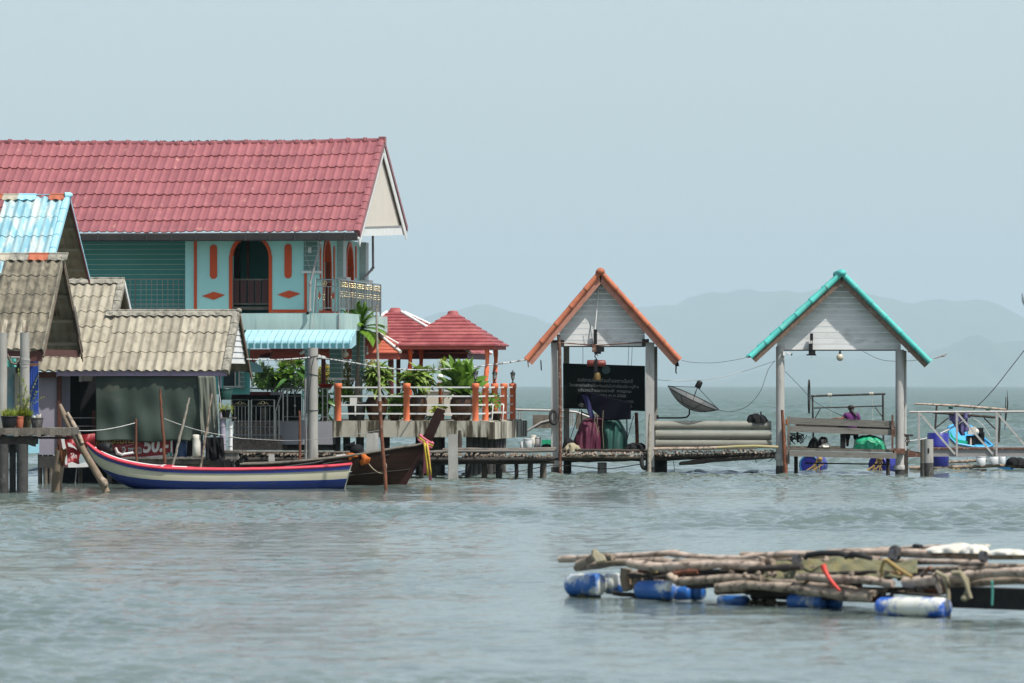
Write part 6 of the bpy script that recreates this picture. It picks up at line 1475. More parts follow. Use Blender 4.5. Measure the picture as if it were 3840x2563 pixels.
loft(m, vs, smooth=False); m.add(vs[-1][:4], [(0, 1, 2, 3)]); part("raised_prow", m, m_prow, db)
a = vs[-1]; d = (a[0] - vs[-2][0]).normalized() * .02; m = MB(); m.add([q + (q - sum(a[:4], Vector()) / 4) * .02 + d * s for s in (0.1, 1.2) for q in a[:4]], [(0, 1, 2, 3), (4, 5, 6, 7), (0, 1, 5, 4), (1, 2, 6, 5), (2, 3, 7, 6), (3, 0, 4, 7)]); part("prow_end", m, m_log, db)
m = MB(); loft(m, [[bil(x, .02, -1) - Vector((0, 0, .05)), bil(x, .02, 1) - Vector((0, 0, .05))] for x in dx[:-3]]); part("inner_deck", m, m_darkwood, db)
rb_ = T("prow_ribbons", "pink and yellow cloth ribbons tied round the dark boat's prow", "ribbon", DB.p(1595, 1700, .3)); 
m = MB(); c0 = DB.p(1598, 1655, .7)
for q in range(3):
    cc_ = c0 + Vector((.02 * q - .03, 0, .045 * q - .05)); m = MB(); m.tube([cc_ + Vector((.15 * math.cos(t * .785) + .03 * math.sin(t * .785), .13 * math.sin(t * .785), -.10 * math.cos(t * .785))) for t in range(9)], .03, 6, cap=False)
    part("wrap", m, m_pinkcloth if q != 1 else m_yellowcloth, rb_)
def ribbon(pts, wpx, v, mat, tw=1.0):
    k = .00613; L, Rr = [], []; n = len(pts)
    mb = MB(); rows = []
    for i, (x, y) in enumerate(pts): w = wpx * (1 + .15 * math.sin(i * 2.1)); rows.append([DB.p(x - w / 2, y, v + .02 * math.sin(i * 1.7)), DB.p(x, y, v - .03), DB.p(x + w / 2, y, v + .02 * math.cos(i * 1.3))])
    loft(mb, rows); cloth_part("streamer", mb, mat, rb_)
ribbon([(1597, 1660), (1596, 1700), (1594, 1740), (1592, 1777)], 13, .5, m_pinkcloth)
ribbon([(1600, 1655), (1606, 1700), (1611, 1750), (1614, 1803)], 10, .46, m_pinkcloth)
ribbon([(1592, 1660), (1598, 1710), (1602, 1750), (1605, 1786)], 8, .44, m_yellowcloth)
ribbon([(1601, 1665), (1608, 1715), (1614, 1760), (1617, 1782)], 5, .42, m_yellowcloth)
en = T("covered_engine", "long-tail engine wrapped in black plastic and orange cloth on the dark boat", "engine", DB.p(1330, 1715, .5))
m = MB(); c = DB.p(1338, 1690, .4); m.ball(c, .16, 14, .95, jit=.12); m.tube([c + Vector((-.05, 0, .1)), DB.p(1310, 1672, .4), DB.p(1294, 1672, .4)], [.12, .06, .02], 8, jit=.15); m.tube([c + Vector((.05, -.05, -.05)), DB.p(1368, 1707, .35)], [.12, .04], 8, jit=.15); part("black_cover", m, m_blackcloth, en)
def cl2(poly, v, mat):
    mb = MB(); cx_ = sum(p[0] for p in poly) / len(poly); cy_ = sum(p[1] for p in poly) / len(poly); vs = [DB.p(cx_, cy_, v - .03)]; n = len(poly)
    for x, y in poly: vs.append(DB.p(x, y, v + R.uniform(-.03, .03)))
    for x, y in poly: vs.append(DB.p((x + cx_) / 2, (y + cy_) / 2, v - .02 + R.uniform(-.05, .03)))
    mb.add(vs, [(0, n + 1 + i, n + 1 + (i + 1) % n) for i in range(n)] + [(1 + i, 1 + (i + 1) % n, n + 1 + (i + 1) % n, n + 1 + i) for i in range(n)], .5, True); cloth_part("orange_cloth", mb, mat, en)
cl2([(1298, 1700), (1320, 1699), (1342, 1706), (1345, 1712), (1325, 1722), (1310, 1733), (1300, 1722)], .15, m_orangecloth)
cl2([(1352, 1700), (1370, 1702), (1377, 1712), (1390, 1718), (1386, 1736), (1370, 1742), (1355, 1748), (1346, 1730), (1358, 1722)], .12, m_orangecloth)
m = MB(); m.tube([DB.p(1300, 1712, .2), DB.p(1262, 1716, .2)], [.05, .06], 10, jit=.1); part("gear_head", m, m_rail, en)
m = MB(); m.tube([DB.p(1270, 1716, .2), DB.p(1180, 1737, .0), DB.p(1010, 1760, -.5)], [.035, .028, .022], 8); part("propeller_shaft", m, m_black, en)
m = MB(); m.tube([DB.p(1460, 1708, .3), DB.p(1330, 1722, .2), DB.p(1210, 1742, .0)], .022, 8); part("tiller_bar", m, m_black, en)
m = MB(); m.tube([DB.p(1272, 1716, .2), DB.p(1268, 1745, .2)], .05, 8, jit=.1); part("mount", m, m_black, en)
wire("bow_rope", "loose rope looped over the dark boat's side by the bare pole", [DB.p(1383, 1740, .1), DB.p(1400, 1760, .0), DB.p(1425, 1775, .0), DB.p(1440, 1772, -.1), DB.p(1450, 1750, -.3), DB.p(1435, 1715, -.1)], .010, m_rope, 20, "rope")
# ---------------------------------------------------------------- log walkway behind the boats and on to the shelters
WF = Frame(132)
def stick_row(fr, x0, x1, y, v, n, mb, dy=0, L=.5):
    for k in range(n):
        x = x0 + (x1 - x0) * (k + R.uniform(-.3, .3)) / n; c = fr.p(x, y + dy * (x - x0) / (x1 - x0) + R.uniform(-4, 4), v)
        e = c + Vector((R.uniform(-.05, .05), L * 2.4, R.uniform(-.02, .02))); f_ = c - Vector((R.uniform(-.02, .02), R.uniform(.05, .25), 0)); mb.tube([f_, e], R.uniform(.022, .04), 7, jit=.1)
wk = T("stick_walkway", "old walkway of crossed sticks running from the steel gate to the orange shelter", "walkway", WF.p(1500, 1790))
m = MB(); stick_row(WF, 880, 2075, 1702, -.4, 96, m, 8); part("stick_ends", m, m_log, wk, kind="stuff")
m = MB(); stick_row(WF, 880, 2075, 1713, -.3, 80, m, 6); part("lower_stick_ends", m, m_darkwood, wk, kind="stuff")
def bars(x0, x1, y0, y1, v, r, mat, name="long_log"):
    m = MB(); pts = []; n = 9
    for i in range(n): t = i / (n - 1); pts.append(WF.p(x0 + (x1 - x0) * t, y0 + (y1 - y0) * t + R.uniform(-1.5, 1.5), v))
    m.tube(pts, [r * R.uniform(.85, 1.15) for _ in pts], 9, jit=.06); part(name, m, mat, wk)
bars(870, 1660, 1695, 1697, -.5, .03, m_oldwood); bars(1300, 2080, 1697, 1692, -.45, .035, m_plank); bars(1660, 2085, 1688, 1686, -.2, .05, m_oldwood)
bars(930, 1500, 1722, 1724, -.5, .05, m_darkwood); bars(1450, 2080, 1724, 1722, -.5, .055, m_darkwood); bars(1500, 2080, 1735, 1733, -.3, .05, m_darkwood); bars(870, 1300, 1736, 1738, -.1, .06, m_darkwood)
for x in (905, 960, 1060, 1210, 1290, 1368, 1440, 1530, 1575, 1625, 1760, 1812, 1868, 1935, 1990, 2040):
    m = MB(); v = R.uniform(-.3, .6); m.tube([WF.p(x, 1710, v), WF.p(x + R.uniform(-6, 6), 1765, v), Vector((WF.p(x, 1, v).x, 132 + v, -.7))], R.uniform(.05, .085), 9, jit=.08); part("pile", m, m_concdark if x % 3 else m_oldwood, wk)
m = MB(); m.box((WF.p(880, 1, 1).x, 133.2, .05), (WF.p(1500, 1, 1).x, 133.3, .62)); part("shade_sheet", m, m_dark, wk)  # black sheet added between the piles as the shade under the walkway
def cpost(x, y0, y1, wpx, D, label, mat=m_conc, d=.8):
    fr = Frame(D); m = MB(); k = D / FPX; b = fr.p(x, y1); t_ = fr.p(x, y0); w = wpx * k / 2
    n = 7; secs = []
    for i in range(n):
        q = i / (n - 1); z = b.z - .3 + (t_.z - b.z + .3) * q; j = lambda: R.uniform(-.006, .006)
        secs.append([Vector((b.x - w + j(), D - w * d + j(), z)), Vector((b.x + w + j(), D - w * d + j(), z)), Vector((b.x + w + j(), D + w * d, z)), Vector((b.x - w + j(), D + w * d, z))])
    vs = [q for s in secs for q in s]; m.add(vs, [(i * 4 + a, i * 4 + (a + 1) % 4, i * 4 + 4 + (a + 1) % 4, i * 4 + 4 + a) for i in range(n - 1) for a in range(4)] + [((n - 1) * 4, (n - 1) * 4 + 1, (n - 1) * 4 + 2, (n - 1) * 4 + 3)]); 
    return one("concrete_post", label, "post", m, mat)
cpost(1390, 1626, 1735, 34, 128, "square concrete post standing behind the dark boat's hull")
cpost(1409, 1624, 1725, 20, 128.6, "narrow concrete post just right of the square one behind the dark boat", m_column)
cpost(1699, 1630, 1782, 36, 131, "pale cracked concrete post rising in front of the terrace's underside", m_conc)
cpost(1018, 1705, 1770, 22, 127, "short round-topped concrete stub left of the round pole", m_column)
pole("driftwood_stick", "short dark timber stub standing right behind the pale cracked concrete post", "stub", [(1722, 1700), (1725, 1650), (1724, 1615)], [9, 9, 6], Frame(132.5), 0, m_darkwood)
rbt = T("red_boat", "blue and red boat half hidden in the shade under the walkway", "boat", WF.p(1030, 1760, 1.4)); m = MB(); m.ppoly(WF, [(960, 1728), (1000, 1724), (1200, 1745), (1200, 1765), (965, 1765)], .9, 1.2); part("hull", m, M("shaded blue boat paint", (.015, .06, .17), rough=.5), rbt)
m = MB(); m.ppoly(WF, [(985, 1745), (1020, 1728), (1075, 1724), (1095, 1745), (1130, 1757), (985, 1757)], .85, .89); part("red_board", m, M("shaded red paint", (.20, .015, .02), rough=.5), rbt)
m = MB(); m.pbox(WF, 1098, 1722, 1120, 1740, .3, .5); one("white_box", "small white box under the walkway right of the concrete stub", "box", m, m_bucket)

# ---------------------------------------------------------------- gabled shelters
def shelter(name, label, fr, apex, lo_l, lo_r, gy, gx0, gx1, depth, mcap, mbarge, msheet, tile, ncap=6, over=.35, barge=20):
    """gable faces the camera; roof runs back by depth. apex/lo: picture points of the roof line on the front plane"""
    root = T(name, label, "shelter", fr.w(fr.l(apex[0], 1, 0)[0], 0, 0))
    ap, A, B = fr.l(*apex, 0), fr.l(*lo_l, 0), fr.l(*lo_r, 0); k = v0_scale(fr, 0)
    for nm, e in (("left_slope", A), ("right_slope", B)):
        m = MB(); du, dw = ap[0] - e[0], ap[1] - e[1]; L = math.hypot(du, dw); nu, nw = -dw / L * (1 if du > 0 else -1), abs(du) / L
        nrow = 7; nt_ = int(depth / .2)
        for r in range(nrow):
            s0, s1 = r / nrow - (.02 if r else 0), (r + 1) / nrow
            for c in range(nt_):
                v0, v1 = depth * c / nt_, depth * (c + 1) / nt_; ti = R.random(); vs = []
                for s, up in ((s0, .035), (s1, .006)):
                    for j in range(6):
                        q = j / 5; h = .028 * math.sin(math.pi * q) ** 2 + up; vs.append(fr.w(e[0] + du * s + nu * h, v0 + (v1 - v0) * q, e[1] + dw * s + nw * h))
                for j in range(6):
                    q = j / 5; h = .028 * math.sin(math.pi * q) ** 2 + .01; vs.append(fr.w(e[0] + du * s0 + nu * h, v0 + (v1 - v0) * q, e[1] + dw * s0 + nw * h))
                m.add(vs[:12], [(j, j + 1, 7 + j, 6 + j) for j in range(5)], ti, True); m.add(vs[:6] + vs[12:], [(6 + j, 7 + j, 1 + j, j) for j in range(5)], ti)
        rf = part("roof_slope", m, msheet, root)
        m = MB(); m.add([fr.w(e[0], .02, e[1] - .012), fr.w(ap[0], .02, ap[1] - .012), fr.w(ap[0], depth, ap[1] - .012), fr.w(e[0], depth, e[1] - .012)], [(0, 1, 2, 3)]); part("underside", m, m_underside, rf)
        m = MB()      # half round verge caps
        for c in range(ncap):
            s0, s1 = c / ncap, (c + 1) / ncap + .012; ti = R.random(); r0, r1 = .078, .066
            p0 = fr.w(e[0] + du * s0 + nu * .012, -.02, e[1] + dw * s0 + nw * .012); p1 = fr.w(e[0] + du * s1 + nu * .012, -.02, e[1] + dw * s1 + nw * .012)
            m.tube([p0, p0.lerp(p1, .06), p0.lerp(p1, .07), p1], [r0, r0, r0 * .95, r1], 14, tint=ti)
        part("verge_tiles", m, mcap, rf)
        m = MB(); o0, o1 = barge * k * .35, barge * k * 1.25; q = lambda p, o: fr.w(p[0] - nu * o, -.012, p[1] - nw * o)
        m.prism([q(e, o0), q(ap, o0), fr.w(ap[0], -.012, ap[1] - o1 * L / abs(du)), q(e, o1)], fr.V * .03); part("barge_board", m, mbarge, rf)
        m = MB(); q2 = lambda p, o, v: fr.w(p[0] - nu * o, v, p[1] - nw * o)
        for s in (.15, .5, .85):
            p = (e[0] + du * s, e[1] + dw * s); m.beam(q2(p, .06, .05), q2(p, .06, depth - .05), .05, .06)
        part("purlin", m, m_brownbarge, rf)
    m = MB(); m.ball(fr.w(ap[0], -.04, ap[1] + .02), .115, 18, .8); part("apex_cap", m, mcap, root)
    m = MB(); n = 6
    for c in range(n):
        a = fr.w(ap[0], depth * c / n, ap[1] + .03); b = fr.w(ap[0], depth * (c + 1) / n + .02, ap[1] + .03); m.tube([a, b], [.09, .10], 12, tint=R.random())
    part("ridge_caps", m, mcap, root)
    # recessed gable of horizontal boards
    gz = fr.l(1, gy, over)[1]; g0, g1 = fr.l(gx0, 1, over)[0], fr.l(gx1, 1, over)[0]; m = MB(); z = gz; bh = .15; sl_l = (ap[1] - A[1]) / (ap[0] - A[0]); sl_r = (ap[1] - B[1]) / (B[0] - ap[0])
    while z < ap[1] - .14:
        z1 = min(z + bh - .004, ap[1] - .12)
        f0 = lambda zz: max(g0, A[0] + (zz + .10 - A[1]) / sl_l); f1 = lambda zz: min(g1, B[0] - (zz + .10 - B[1]) / sl_r)
        if f1(z1) > f0(z1): m.prism([fr.w(f0(z), over - .005, z), fr.w(f1(z), over - .005, z), fr.w(f1(z1), over, z1), fr.w(f0(z1), over, z1)], fr.V * .02)
        z += bh
    part("gable_boards", m, m_greyboard, root)
    m = MB(); m.box((g0, over + .03, gz - .03), (g1, over + .12, gz + .02), fr); part("tie_beam", m, m_underside, root)
    return root, gz
OF = Frame(137.6, 2250, 0)
sh1, gz1 = shelter("orange_shelter", "open gabled boat shelter with orange tile edges and a blackboard hung between its columns", OF, (2252, 1022), (1974, 1352), (2548, 1352), 1298, 2099, 2418, 2.2, m_orangetile, m_pinkbarge, m_orangetile, 1, ncap=5, barge=22)
def scol(root, fr, cx, y0, wpx, v, mat, round_=True, n="column", z0=-.8):
    k = v0_scale(fr, v); a = fr.p(cx, y0, v); r = wpx / 2 * k; m = MB()
    if round_: m.tube([(a.x, a.y, z0), (a.x, a.y, z0 + .8 + .5), (a.x, a.y, a.z)], r, 20)
    else: m.box((a.x - r, a.y - r, z0), (a.x + r, a.y + r, a.z))
    if n == 'column':
        w_ = MB(); w_.tube([(a.x, a.y, -.8), (a.x, a.y, .12), (a.x, a.y, .24)], [r * 1.06, r * 1.07, r * 1.02], 16, jit=.03) if round_ else w_.box((a.x - r * 1.05, a.y - r * 1.05, -.8), (a.x + r * 1.05, a.y + r * 1.05, .2)); part('wet_foot', w_, m_concdark, root)
    return part(n, m, mat, root)
scol(sh1, OF, 2081, 1285, 28, .36, m_column, False); scol(sh1, OF, 2437, 1285, 32, .36, m_column, False); scol(sh1, OF, 2124, 1300, 22, 1.9, m_conc, False); scol(sh1, OF, 2455, 1300, 20, 1.9, m_conc, False)
for x, w_ in ((2129, 28), (2478, 48)): scol(sh1, OF, x, 1722, w_, 1.6, m_rubber, True, "float_sleeve")
m = MB(); k = .00688; m.tube([OF.p(2101, 1842, .15), OF.p(2101, 1500, .15), OF.p(2099, 1320, .15), OF.p(2094, 1255, .15)], [7 * k, 7 * k, 6.5 * k, 6 * k], 12, jit=.02); part("rusty_pipe", m, m_rust, sh1)
m = MB(); m.tube([OF.p(2436, 1850, -.05), OF.p(2434, 1700, -.02), OF.p(2436, 1600, 0), OF.p(2438, 1552, 0)], [8 * k, 7 * k, 6 * k, 5 * k], 10, jit=.12); part("bark_prop", m, m_birch, sh1)
for a, b in (((2066, 1276), (2116, 1302)), ((2408, 1272), (2434, 1300))):
    m = MB(); m.pbox(OF, a[0], a[1], b[0], b[1], .28, .34); part("steel_plate", m, m_concdark, sh1)
for a, b in (((2074, 1284), (2223, 1295)), ((2432, 1283), (2223, 1297))):
    m = MB(); m.tube([OF.p(*a, .2), OF.p(*b, .2)], .018, 6); part("lifting_bar", m, m_rust, sh1)
m = MB(); m.beam(OF.p(1978, 1345, .0), OF.p(1982, 1378, .0), .10, .03, Vector((1, 0, 0))); m.beam(OF.p(2028, 1352, 1.8), OF.p(2030, 1390, 1.8), .08, .03, Vector((1, 0, 0))); part("broken_eave_end", m, m_oldwood, sh1)
m = MB(); m.beam(OF.p(2536, 1358, .1), OF.p(2540, 1375, .1), .10, .08, Vector((0, 1, 0))); m.tube([OF.p(2536, 1372, .1), OF.p(2534, 1395, .1), OF.p(2537, 1402, .1)], .02, 6, jit=.3); part("broken_eave_end", m, m_blackcloth, sh1)
for x in (2186, 2358, 2371):
    m = MB(); m.tube([OF.p(x, 1298, .5), OF.p(x - (3 if x > 2300 else 0), 1372, .6)], .006, 5); part("hanging_wire", m, m_cable, sh1)
# deck of the orange shelter
dk1 = T("shelter_deck", "low stick deck under the orange shelter, piled with tarps and a dark drum", "deck", OF.p(2260, 1780, .8))
DF = Frame(138.0)
def stick_end_row(x0, x1, y, n, root, v=-.3, dy=0):
    m = MB()
    for q in range(n):
        x = x0 + (x1 - x0) * (q + R.uniform(.1, .9)) / n; c = DF.p(x, y + dy * q / n + R.uniform(-3.5, 3.5), v); m.tube([c - Vector((0, R.uniform(.02, .16), 0)), c + Vector((R.uniform(-.04, .04), 1.8, 0))], R.uniform(.018, .034), 8, jit=.12)
    return part("stick_ends", m, m_pinklog, root)
stick_end_row(2112, 2420, 1701, 42, dk1); 
def dlog(x0, x1, y0, y1, v, r, mat, root, nm="long_log", n=9, amp=1.5):
    m = MB(); pts = [DF.p(x0 + (x1 - x0) * i / (n - 1), y0 + (y1 - y0) * i / (n - 1) + R.uniform(-amp, amp), v) for i in range(n)]
    m.tube(pts, [r * R.uniform(.82, 1.15) for _ in pts], 10, jit=.07); part(nm, m, mat, root)
dlog(2110, 2420, 1711, 1713, -.28, .05, m_log, dk1); dlog(2075, 2440, 1722, 1719, -.1, .055, m_darkwood, dk1); dlog(2100, 2440, 1690, 1691, -.2, .04, m_darkwood, dk1); dlog(2140, 2400, 1729, 1724, .6, .045, m_darkwood, dk1)
m = MB(); c = DF.p(2258, 1735, .6); m.lathe(Vector((c.x, c.y, -.5)), [(.12, 0), (.12, c.z + .5)], 16); part("pile", m, m_column, dk1)
# board hung between the columns
bd = T("blackboard_sign", "wide blackboard with grey Thai lettering hung between the orange shelter's columns", "sign", OF.p(2260, 1550, .8)); VBd = .75
m = MB(); m.ppoly(OF, [(2111, 1363), (2419, 1373), (2419, 1543), (2112, 1532)], VBd, VBd + .03); part("panel", m, m_board, bd)
rowsT = [("องค์การบริหารส่วนตำบลเกาะปันหยี", 2165, 1431, 17, 208), ("โครงการก่อสร้างโป๊ะพร้อมบันไดท่าเทียบเรือ หมู่ที่ ๒", 2135, 1449, 13, 260), ("บริเวณบ้านนายอาหลี  กาญจนะ", 2169, 1468, 14, 200), ("ปีงบประมาณ พ.ศ.2566", 2188, 1486, 14, 160), ("งบประมาณ 412,000.-บาท", 2172, 1506, 14, 203), ("สู้ ตลาด     ที่", 2168, 1523, 12, 202)]
for s_, x, y, h, w_ in rowsT: part("lettering", text_mb(OF, s_, x, y, h * .78, VBd - .006, width=w_, slope=.03, bold=.012), m_chalk, bd)
m = MB(); c = OF.p(2273, 1388, VBd - .006); m.lathe(c, [(.11, 0), (.11, .004)], 24, axis=(0, -1, 0)); part("round_emblem", m, M("faded emblem", (.045, .075, .075), (.02, .04, .04), sc=12, rough=.8, tint=0), bd)
# hoist, hook, yellow weight
ho = T("chain_hoist", "small electric chain hoist with a hook, red block and yellow weight under the orange roof", "hoist", OF.p(2235, 1340, .15))
m = MB(); m.tube([OF.p(2247, 1070, .25), OF.p(2226, 1294, .15)], .016, 8); part("suspension_tube", m, m_white, ho)
m = MB(); m.tube([OF.p(2210, 1206, .2), OF.p(2224, 1292, .2)], .007, 5); m.pbox(OF, 2226, 1236, 2239, 1292, .1, .25); m.pbox(OF, 2222, 1292, 2232, 1320, .05, .3); m.pbox(OF, 2236, 1300, 2266, 1320, .05, .25); m.pbox(OF, 2228, 1320, 2254, 1328, .08, .22); part("motor", m, m_black, ho)
m = MB(); m.pbox(OF, 2221, 1293, 2236, 1321, .04, .3); part("rusty_case", m, m_rust, ho)
m = MB(); c = OF.p(2236, 1336, .15); m.tube([c + Vector((.005, 0, .06)), c + Vector((-.03, 0, .03)), c + Vector((-.035, 0, -.02)), c + Vector((.0, 0, -.06)), c + Vector((.01, 0, -.10))], .014, 8); m.tube([c + Vector((-.02, 0, .045)), c + Vector((.02, 0, .04)), c + Vector((.04, 0, .0))], .011, 7); part("hook", m, m_black, ho)
m = MB(); m.lathe(OF.p(2201, 1363, .15), [(.05, 0), (.085, .015), (.085, .22), (.08, .235), (.08, .24), (.085, .25), (.085, .46), (.05, .49)], 16, axis=(1, 0, -.01)); part("red_block", m, M("dull red block", (.20, .035, .025), (.16, .03, .02), rough=.5, tint=0), ho)
m = MB(); m.pbox(OF, 2229, 1348, 2241, 1400, .04, .07); part("strap", m, m_black, ho)
m = MB(); a, b = OF.l(2228, 1398, .1), OF.l(2252, 1428, .1); m.lathe(OF.p(2239, 1427, .1), [(.095, 0), (.10, .02), (.085, .16), (.06, .20)], 6); part("yellow_weight", m, M("dull yellow weight", (.12, .075, .015), (.10, .06, .012), rough=.6, tint=0), ho)
# tarp heap and cloths
tb = T("tarp_heap", "big magenta and emerald tarp-covered heap on the orange shelter's deck", "heap", OF.p(2250, 1690, .9))
def heap(fr, pts_top, yb, v, dep, mat, root, name, seed=1, jag=.03, nx=40, ny=20):
    rs = random.Random(seed); ph = [rs.uniform(0, 6.28) for _ in range(4)]; x0, x1 = pts_top[0][0], pts_top[-1][0]
    def fn(i, j):
        x = x0 + (x1 - x0) * i; y = cur(pts_top, x); t = j * math.pi; yy = yb - (yb - y) * math.sin(min(t, math.pi)) ** .75 if True else y
        vv = v + dep * (-math.cos(t)) * math.sin(math.pi * min(.98, max(.02, i))) ** .4; n_ = jag * (math.sin(i * 19 + j * 7 + ph[0]) + math.sin(i * 33 - j * 11 + ph[1]) * .6 + math.sin(j * 23 + i * 9 + ph[2]) * .5)
        n_ += jag * .9 * (abs(math.sin(i * 8 + j * 4 + ph[3])) - abs(math.sin(i * 13 - j * 9 + ph[1]))); return fr.p(x + n_ * 60 * math.sin(t), yy - n_ * 45 * math.sin(t), vv + n_ * 1.2)
    m = MB().grid(nx, ny, fn, tint=.5); return part(name, m, mat, root)
heap(OF, [(2148, 1680), (2152, 1652), (2170, 1605), (2186, 1576), (2215, 1568), (2250, 1562), (2262, 1560)], 1686, .95, .5, m_magenta, tb, "magenta_tarp", 3)
heap(OF, [(2236, 1566), (2262, 1556), (2300, 1560), (2330, 1585), (2350, 1630), (2352, 1684)], 1686, 1.1, .55, m_emerald, tb, "emerald_tarp", 5)
m = MB()
for x, y0, y1 in ((2232, 1560, 1592), (2241, 1562, 1635), (2262, 1540, 1680), (2246, 1600, 1622)): m.tube([OF.p(x, y0, .4), OF.p(x - 3, (y0 + y1) / 2, .38), OF.p(x + 2, y1, .4)], .007, 5)
part("tie_ropes", m, m_rope, tb)
m = MB(); o = cloth(OF, 2176, 2372, 1470, 1546, .6, .05, 30, 16, 21, sag=34, rag=6); m2 = MB().grid(26, 12, lambda i, j: OF.p(2170 + 196 * i, (1468 + 50 * abs(i - .15)) + (78 - 46 * abs(2 * i - 1) + 30 * i) * j, .55 + .04 * math.sin(i * 12 + j * 4)), tint=.5)
cloth_thing("navy_cloth", "dark navy cloth draped across the lower edge of the blackboard", "cloth", m2, m_navycloth)
m2 = MB().grid(8, 14, lambda i, j: OF.p(2182 + 22 * i + 30 * j, 1480 + 88 * j + 6 * i, .45 + .03 * math.sin(i * 6 + j * 5)), tint=.5); cloth_thing("blue_strap_cloth", "narrow hanging blue cloth strip in front of the board's lower left", "cloth", m2, M("deep blue cloth", (.012, .012, .08), (.01, .01, .05), rough=.8, tint=0))
sv = T("support_stands", "dark steel stand rods under the blackboard around the tarp heap", "stand", OF.p(2250, 1690, .7))
m = MB()
for a, b in (((2175, 1535), (2138, 1650)), ((2181, 1538), (2181, 1580)), ((2350, 1558), (2352, 1650)), ((2376, 1560), (2352, 1648)), ((2181, 1547), (2210, 1556)), ((2210, 1556), (2226, 1570))): m.tube([OF.p(*a, .7), OF.p(*b, .7)], .018 if a[0] in (2181, 2350) else .01, 6)
part("rods", m, m_black, sv)
def torus(fr, cx, cy, rx, ry, tr, v, mat, name, label, cat="tyre", ax=0.3, group=None):
    k = v0_scale(fr, v); c = fr.p(cx, cy, v); m = MB(); n = 24; pts = [c + Vector((rx * k * math.cos(6.2832 * i / n), ax * rx * k * math.sin(6.2832 * i / n + .7), ry * k * math.sin(6.2832 * i / n))) for i in range(n + 1)]
    m.tube(pts, tr * k, 9, cap=False); return one(name, label, cat, m, mat, group)
torus(OF, 2076, 1565, 13, 25, 6, .1, m_rubber, "old_tyre", "thin black hoop hung on the orange shelter's left column")
torus(OF, 2418, 1731, 12, 26, 8, .1, m_rubber, "old_tyre", "black tyre hung low at the orange shelter's right column by the water")
pole("bark_stub", "short reddish stub standing behind the tarp heap under the board's right end", "stub", [(2390, 1690), (2388, 1600), (2386, 1548)], [7, 7, 7], OF, 1.6, m_barkred)
hpx = T("dark_bags", "dark bags and sacks heaped at the orange shelter's left column", "bags", OF.p(2160, 1690, .9))
heap(OF, [(2108, 1690), (2114, 1655), (2130, 1642), (2148, 1655), (2158, 1690)], 1692, .6, .25, m_blackcloth, hpx, "black_bag", 7, .02, 20, 12); heap(OF, [(2112, 1692), (2125, 1668), (2150, 1662), (2172, 1676), (2182, 1692)], 1694, .35, .2, m_sack if False else m_rope, hpx, "brown_sack", 8, .02, 20, 12)
heap(OF, [(2340, 1694), (2352, 1668), (2390, 1662), (2420, 1670), (2426, 1694)], 1696, .5, .3, m_blackcloth, hpx, "black_bag", 9, .02, 20, 12)
# behind and left of the orange shelter
RG = Frame(143)
rl_ = T("ramp_railing", "grey steel ramp railing behind the terrace's right end and the orange shelter", "railing", RG.p(2000, 1600)); m = MB()
for p_ in ([(1930, 1537), (2100, 1541), (2160, 1546), (2235, 1575)], [(1965, 1624), (2030, 1585), (2130, 1560)]): m.tube([RG.p(x, y) for x, y in p_], .03, 8)
for x in (1946, 1955, 2135, 2142, 2149): m.tube([RG.p(x, 1540), RG.p(x, 1600 if x > 2000 else 1580)], .018, 6)
part("rail_bars", m, m_rail, rl_)
for a, lb in (((1998, 1557, 2070, 1607, 0, .5), "grey weathered board box seen left of the orange shelter's left column"), ((2160, 1552, 2290, 1610, .3, .8), "grey weathered board box seen under the blackboard behind the tarp heap")): m = MB(); m.pbox(RG, *a); one("grey_box", lb, "box", m, m_oldwood)
for lb, cx, y0, y1, wt, wb_, mt in (("white tub with a blue band standing at the walkway's far edge", 1981, 1646, 1680, 36, 30, m_bucket), ("small white jug left of the blue-banded tub", 1957, 1656, 1680, 15, 14, m_bucket), ("grey pail right of the blue-banded tub", 2015, 1640, 1680, 26, 24, m_pvcgrey), ("small grey pail nearest the orange shelter's left side", 2000, 1632, 1668, 22, 20, m_sack)):
    q = bucket("bucket", lb, DF, cx, y0, y1, wt, wb_, .2, mt, "bucket", group="buckets left of the orange shelter")
    if "blue band" in lb: k = v0_scale(DF, .2); b = DF.p(cx, 1668, .2); part("blue_band", MB().lathe(b, [(15.4 * k, 0), (16.6 * k, 12 * k)], 20), m_drumaqua, q)
m = MB(); m.pbox(DF, 2032, 1650, 2066, 1676, .5, .8); one("green_crate", "bright green crate beside the orange shelter's left column", "crate", m, m_emeraldbright)
m = MB(); m.ball(DF.p(2050, 1680, .1), .17, 12, .6, jit=.1); one("dark_bundle", "dark bundle on the walkway end before the green crate", "bundle", m, m_blackcloth)
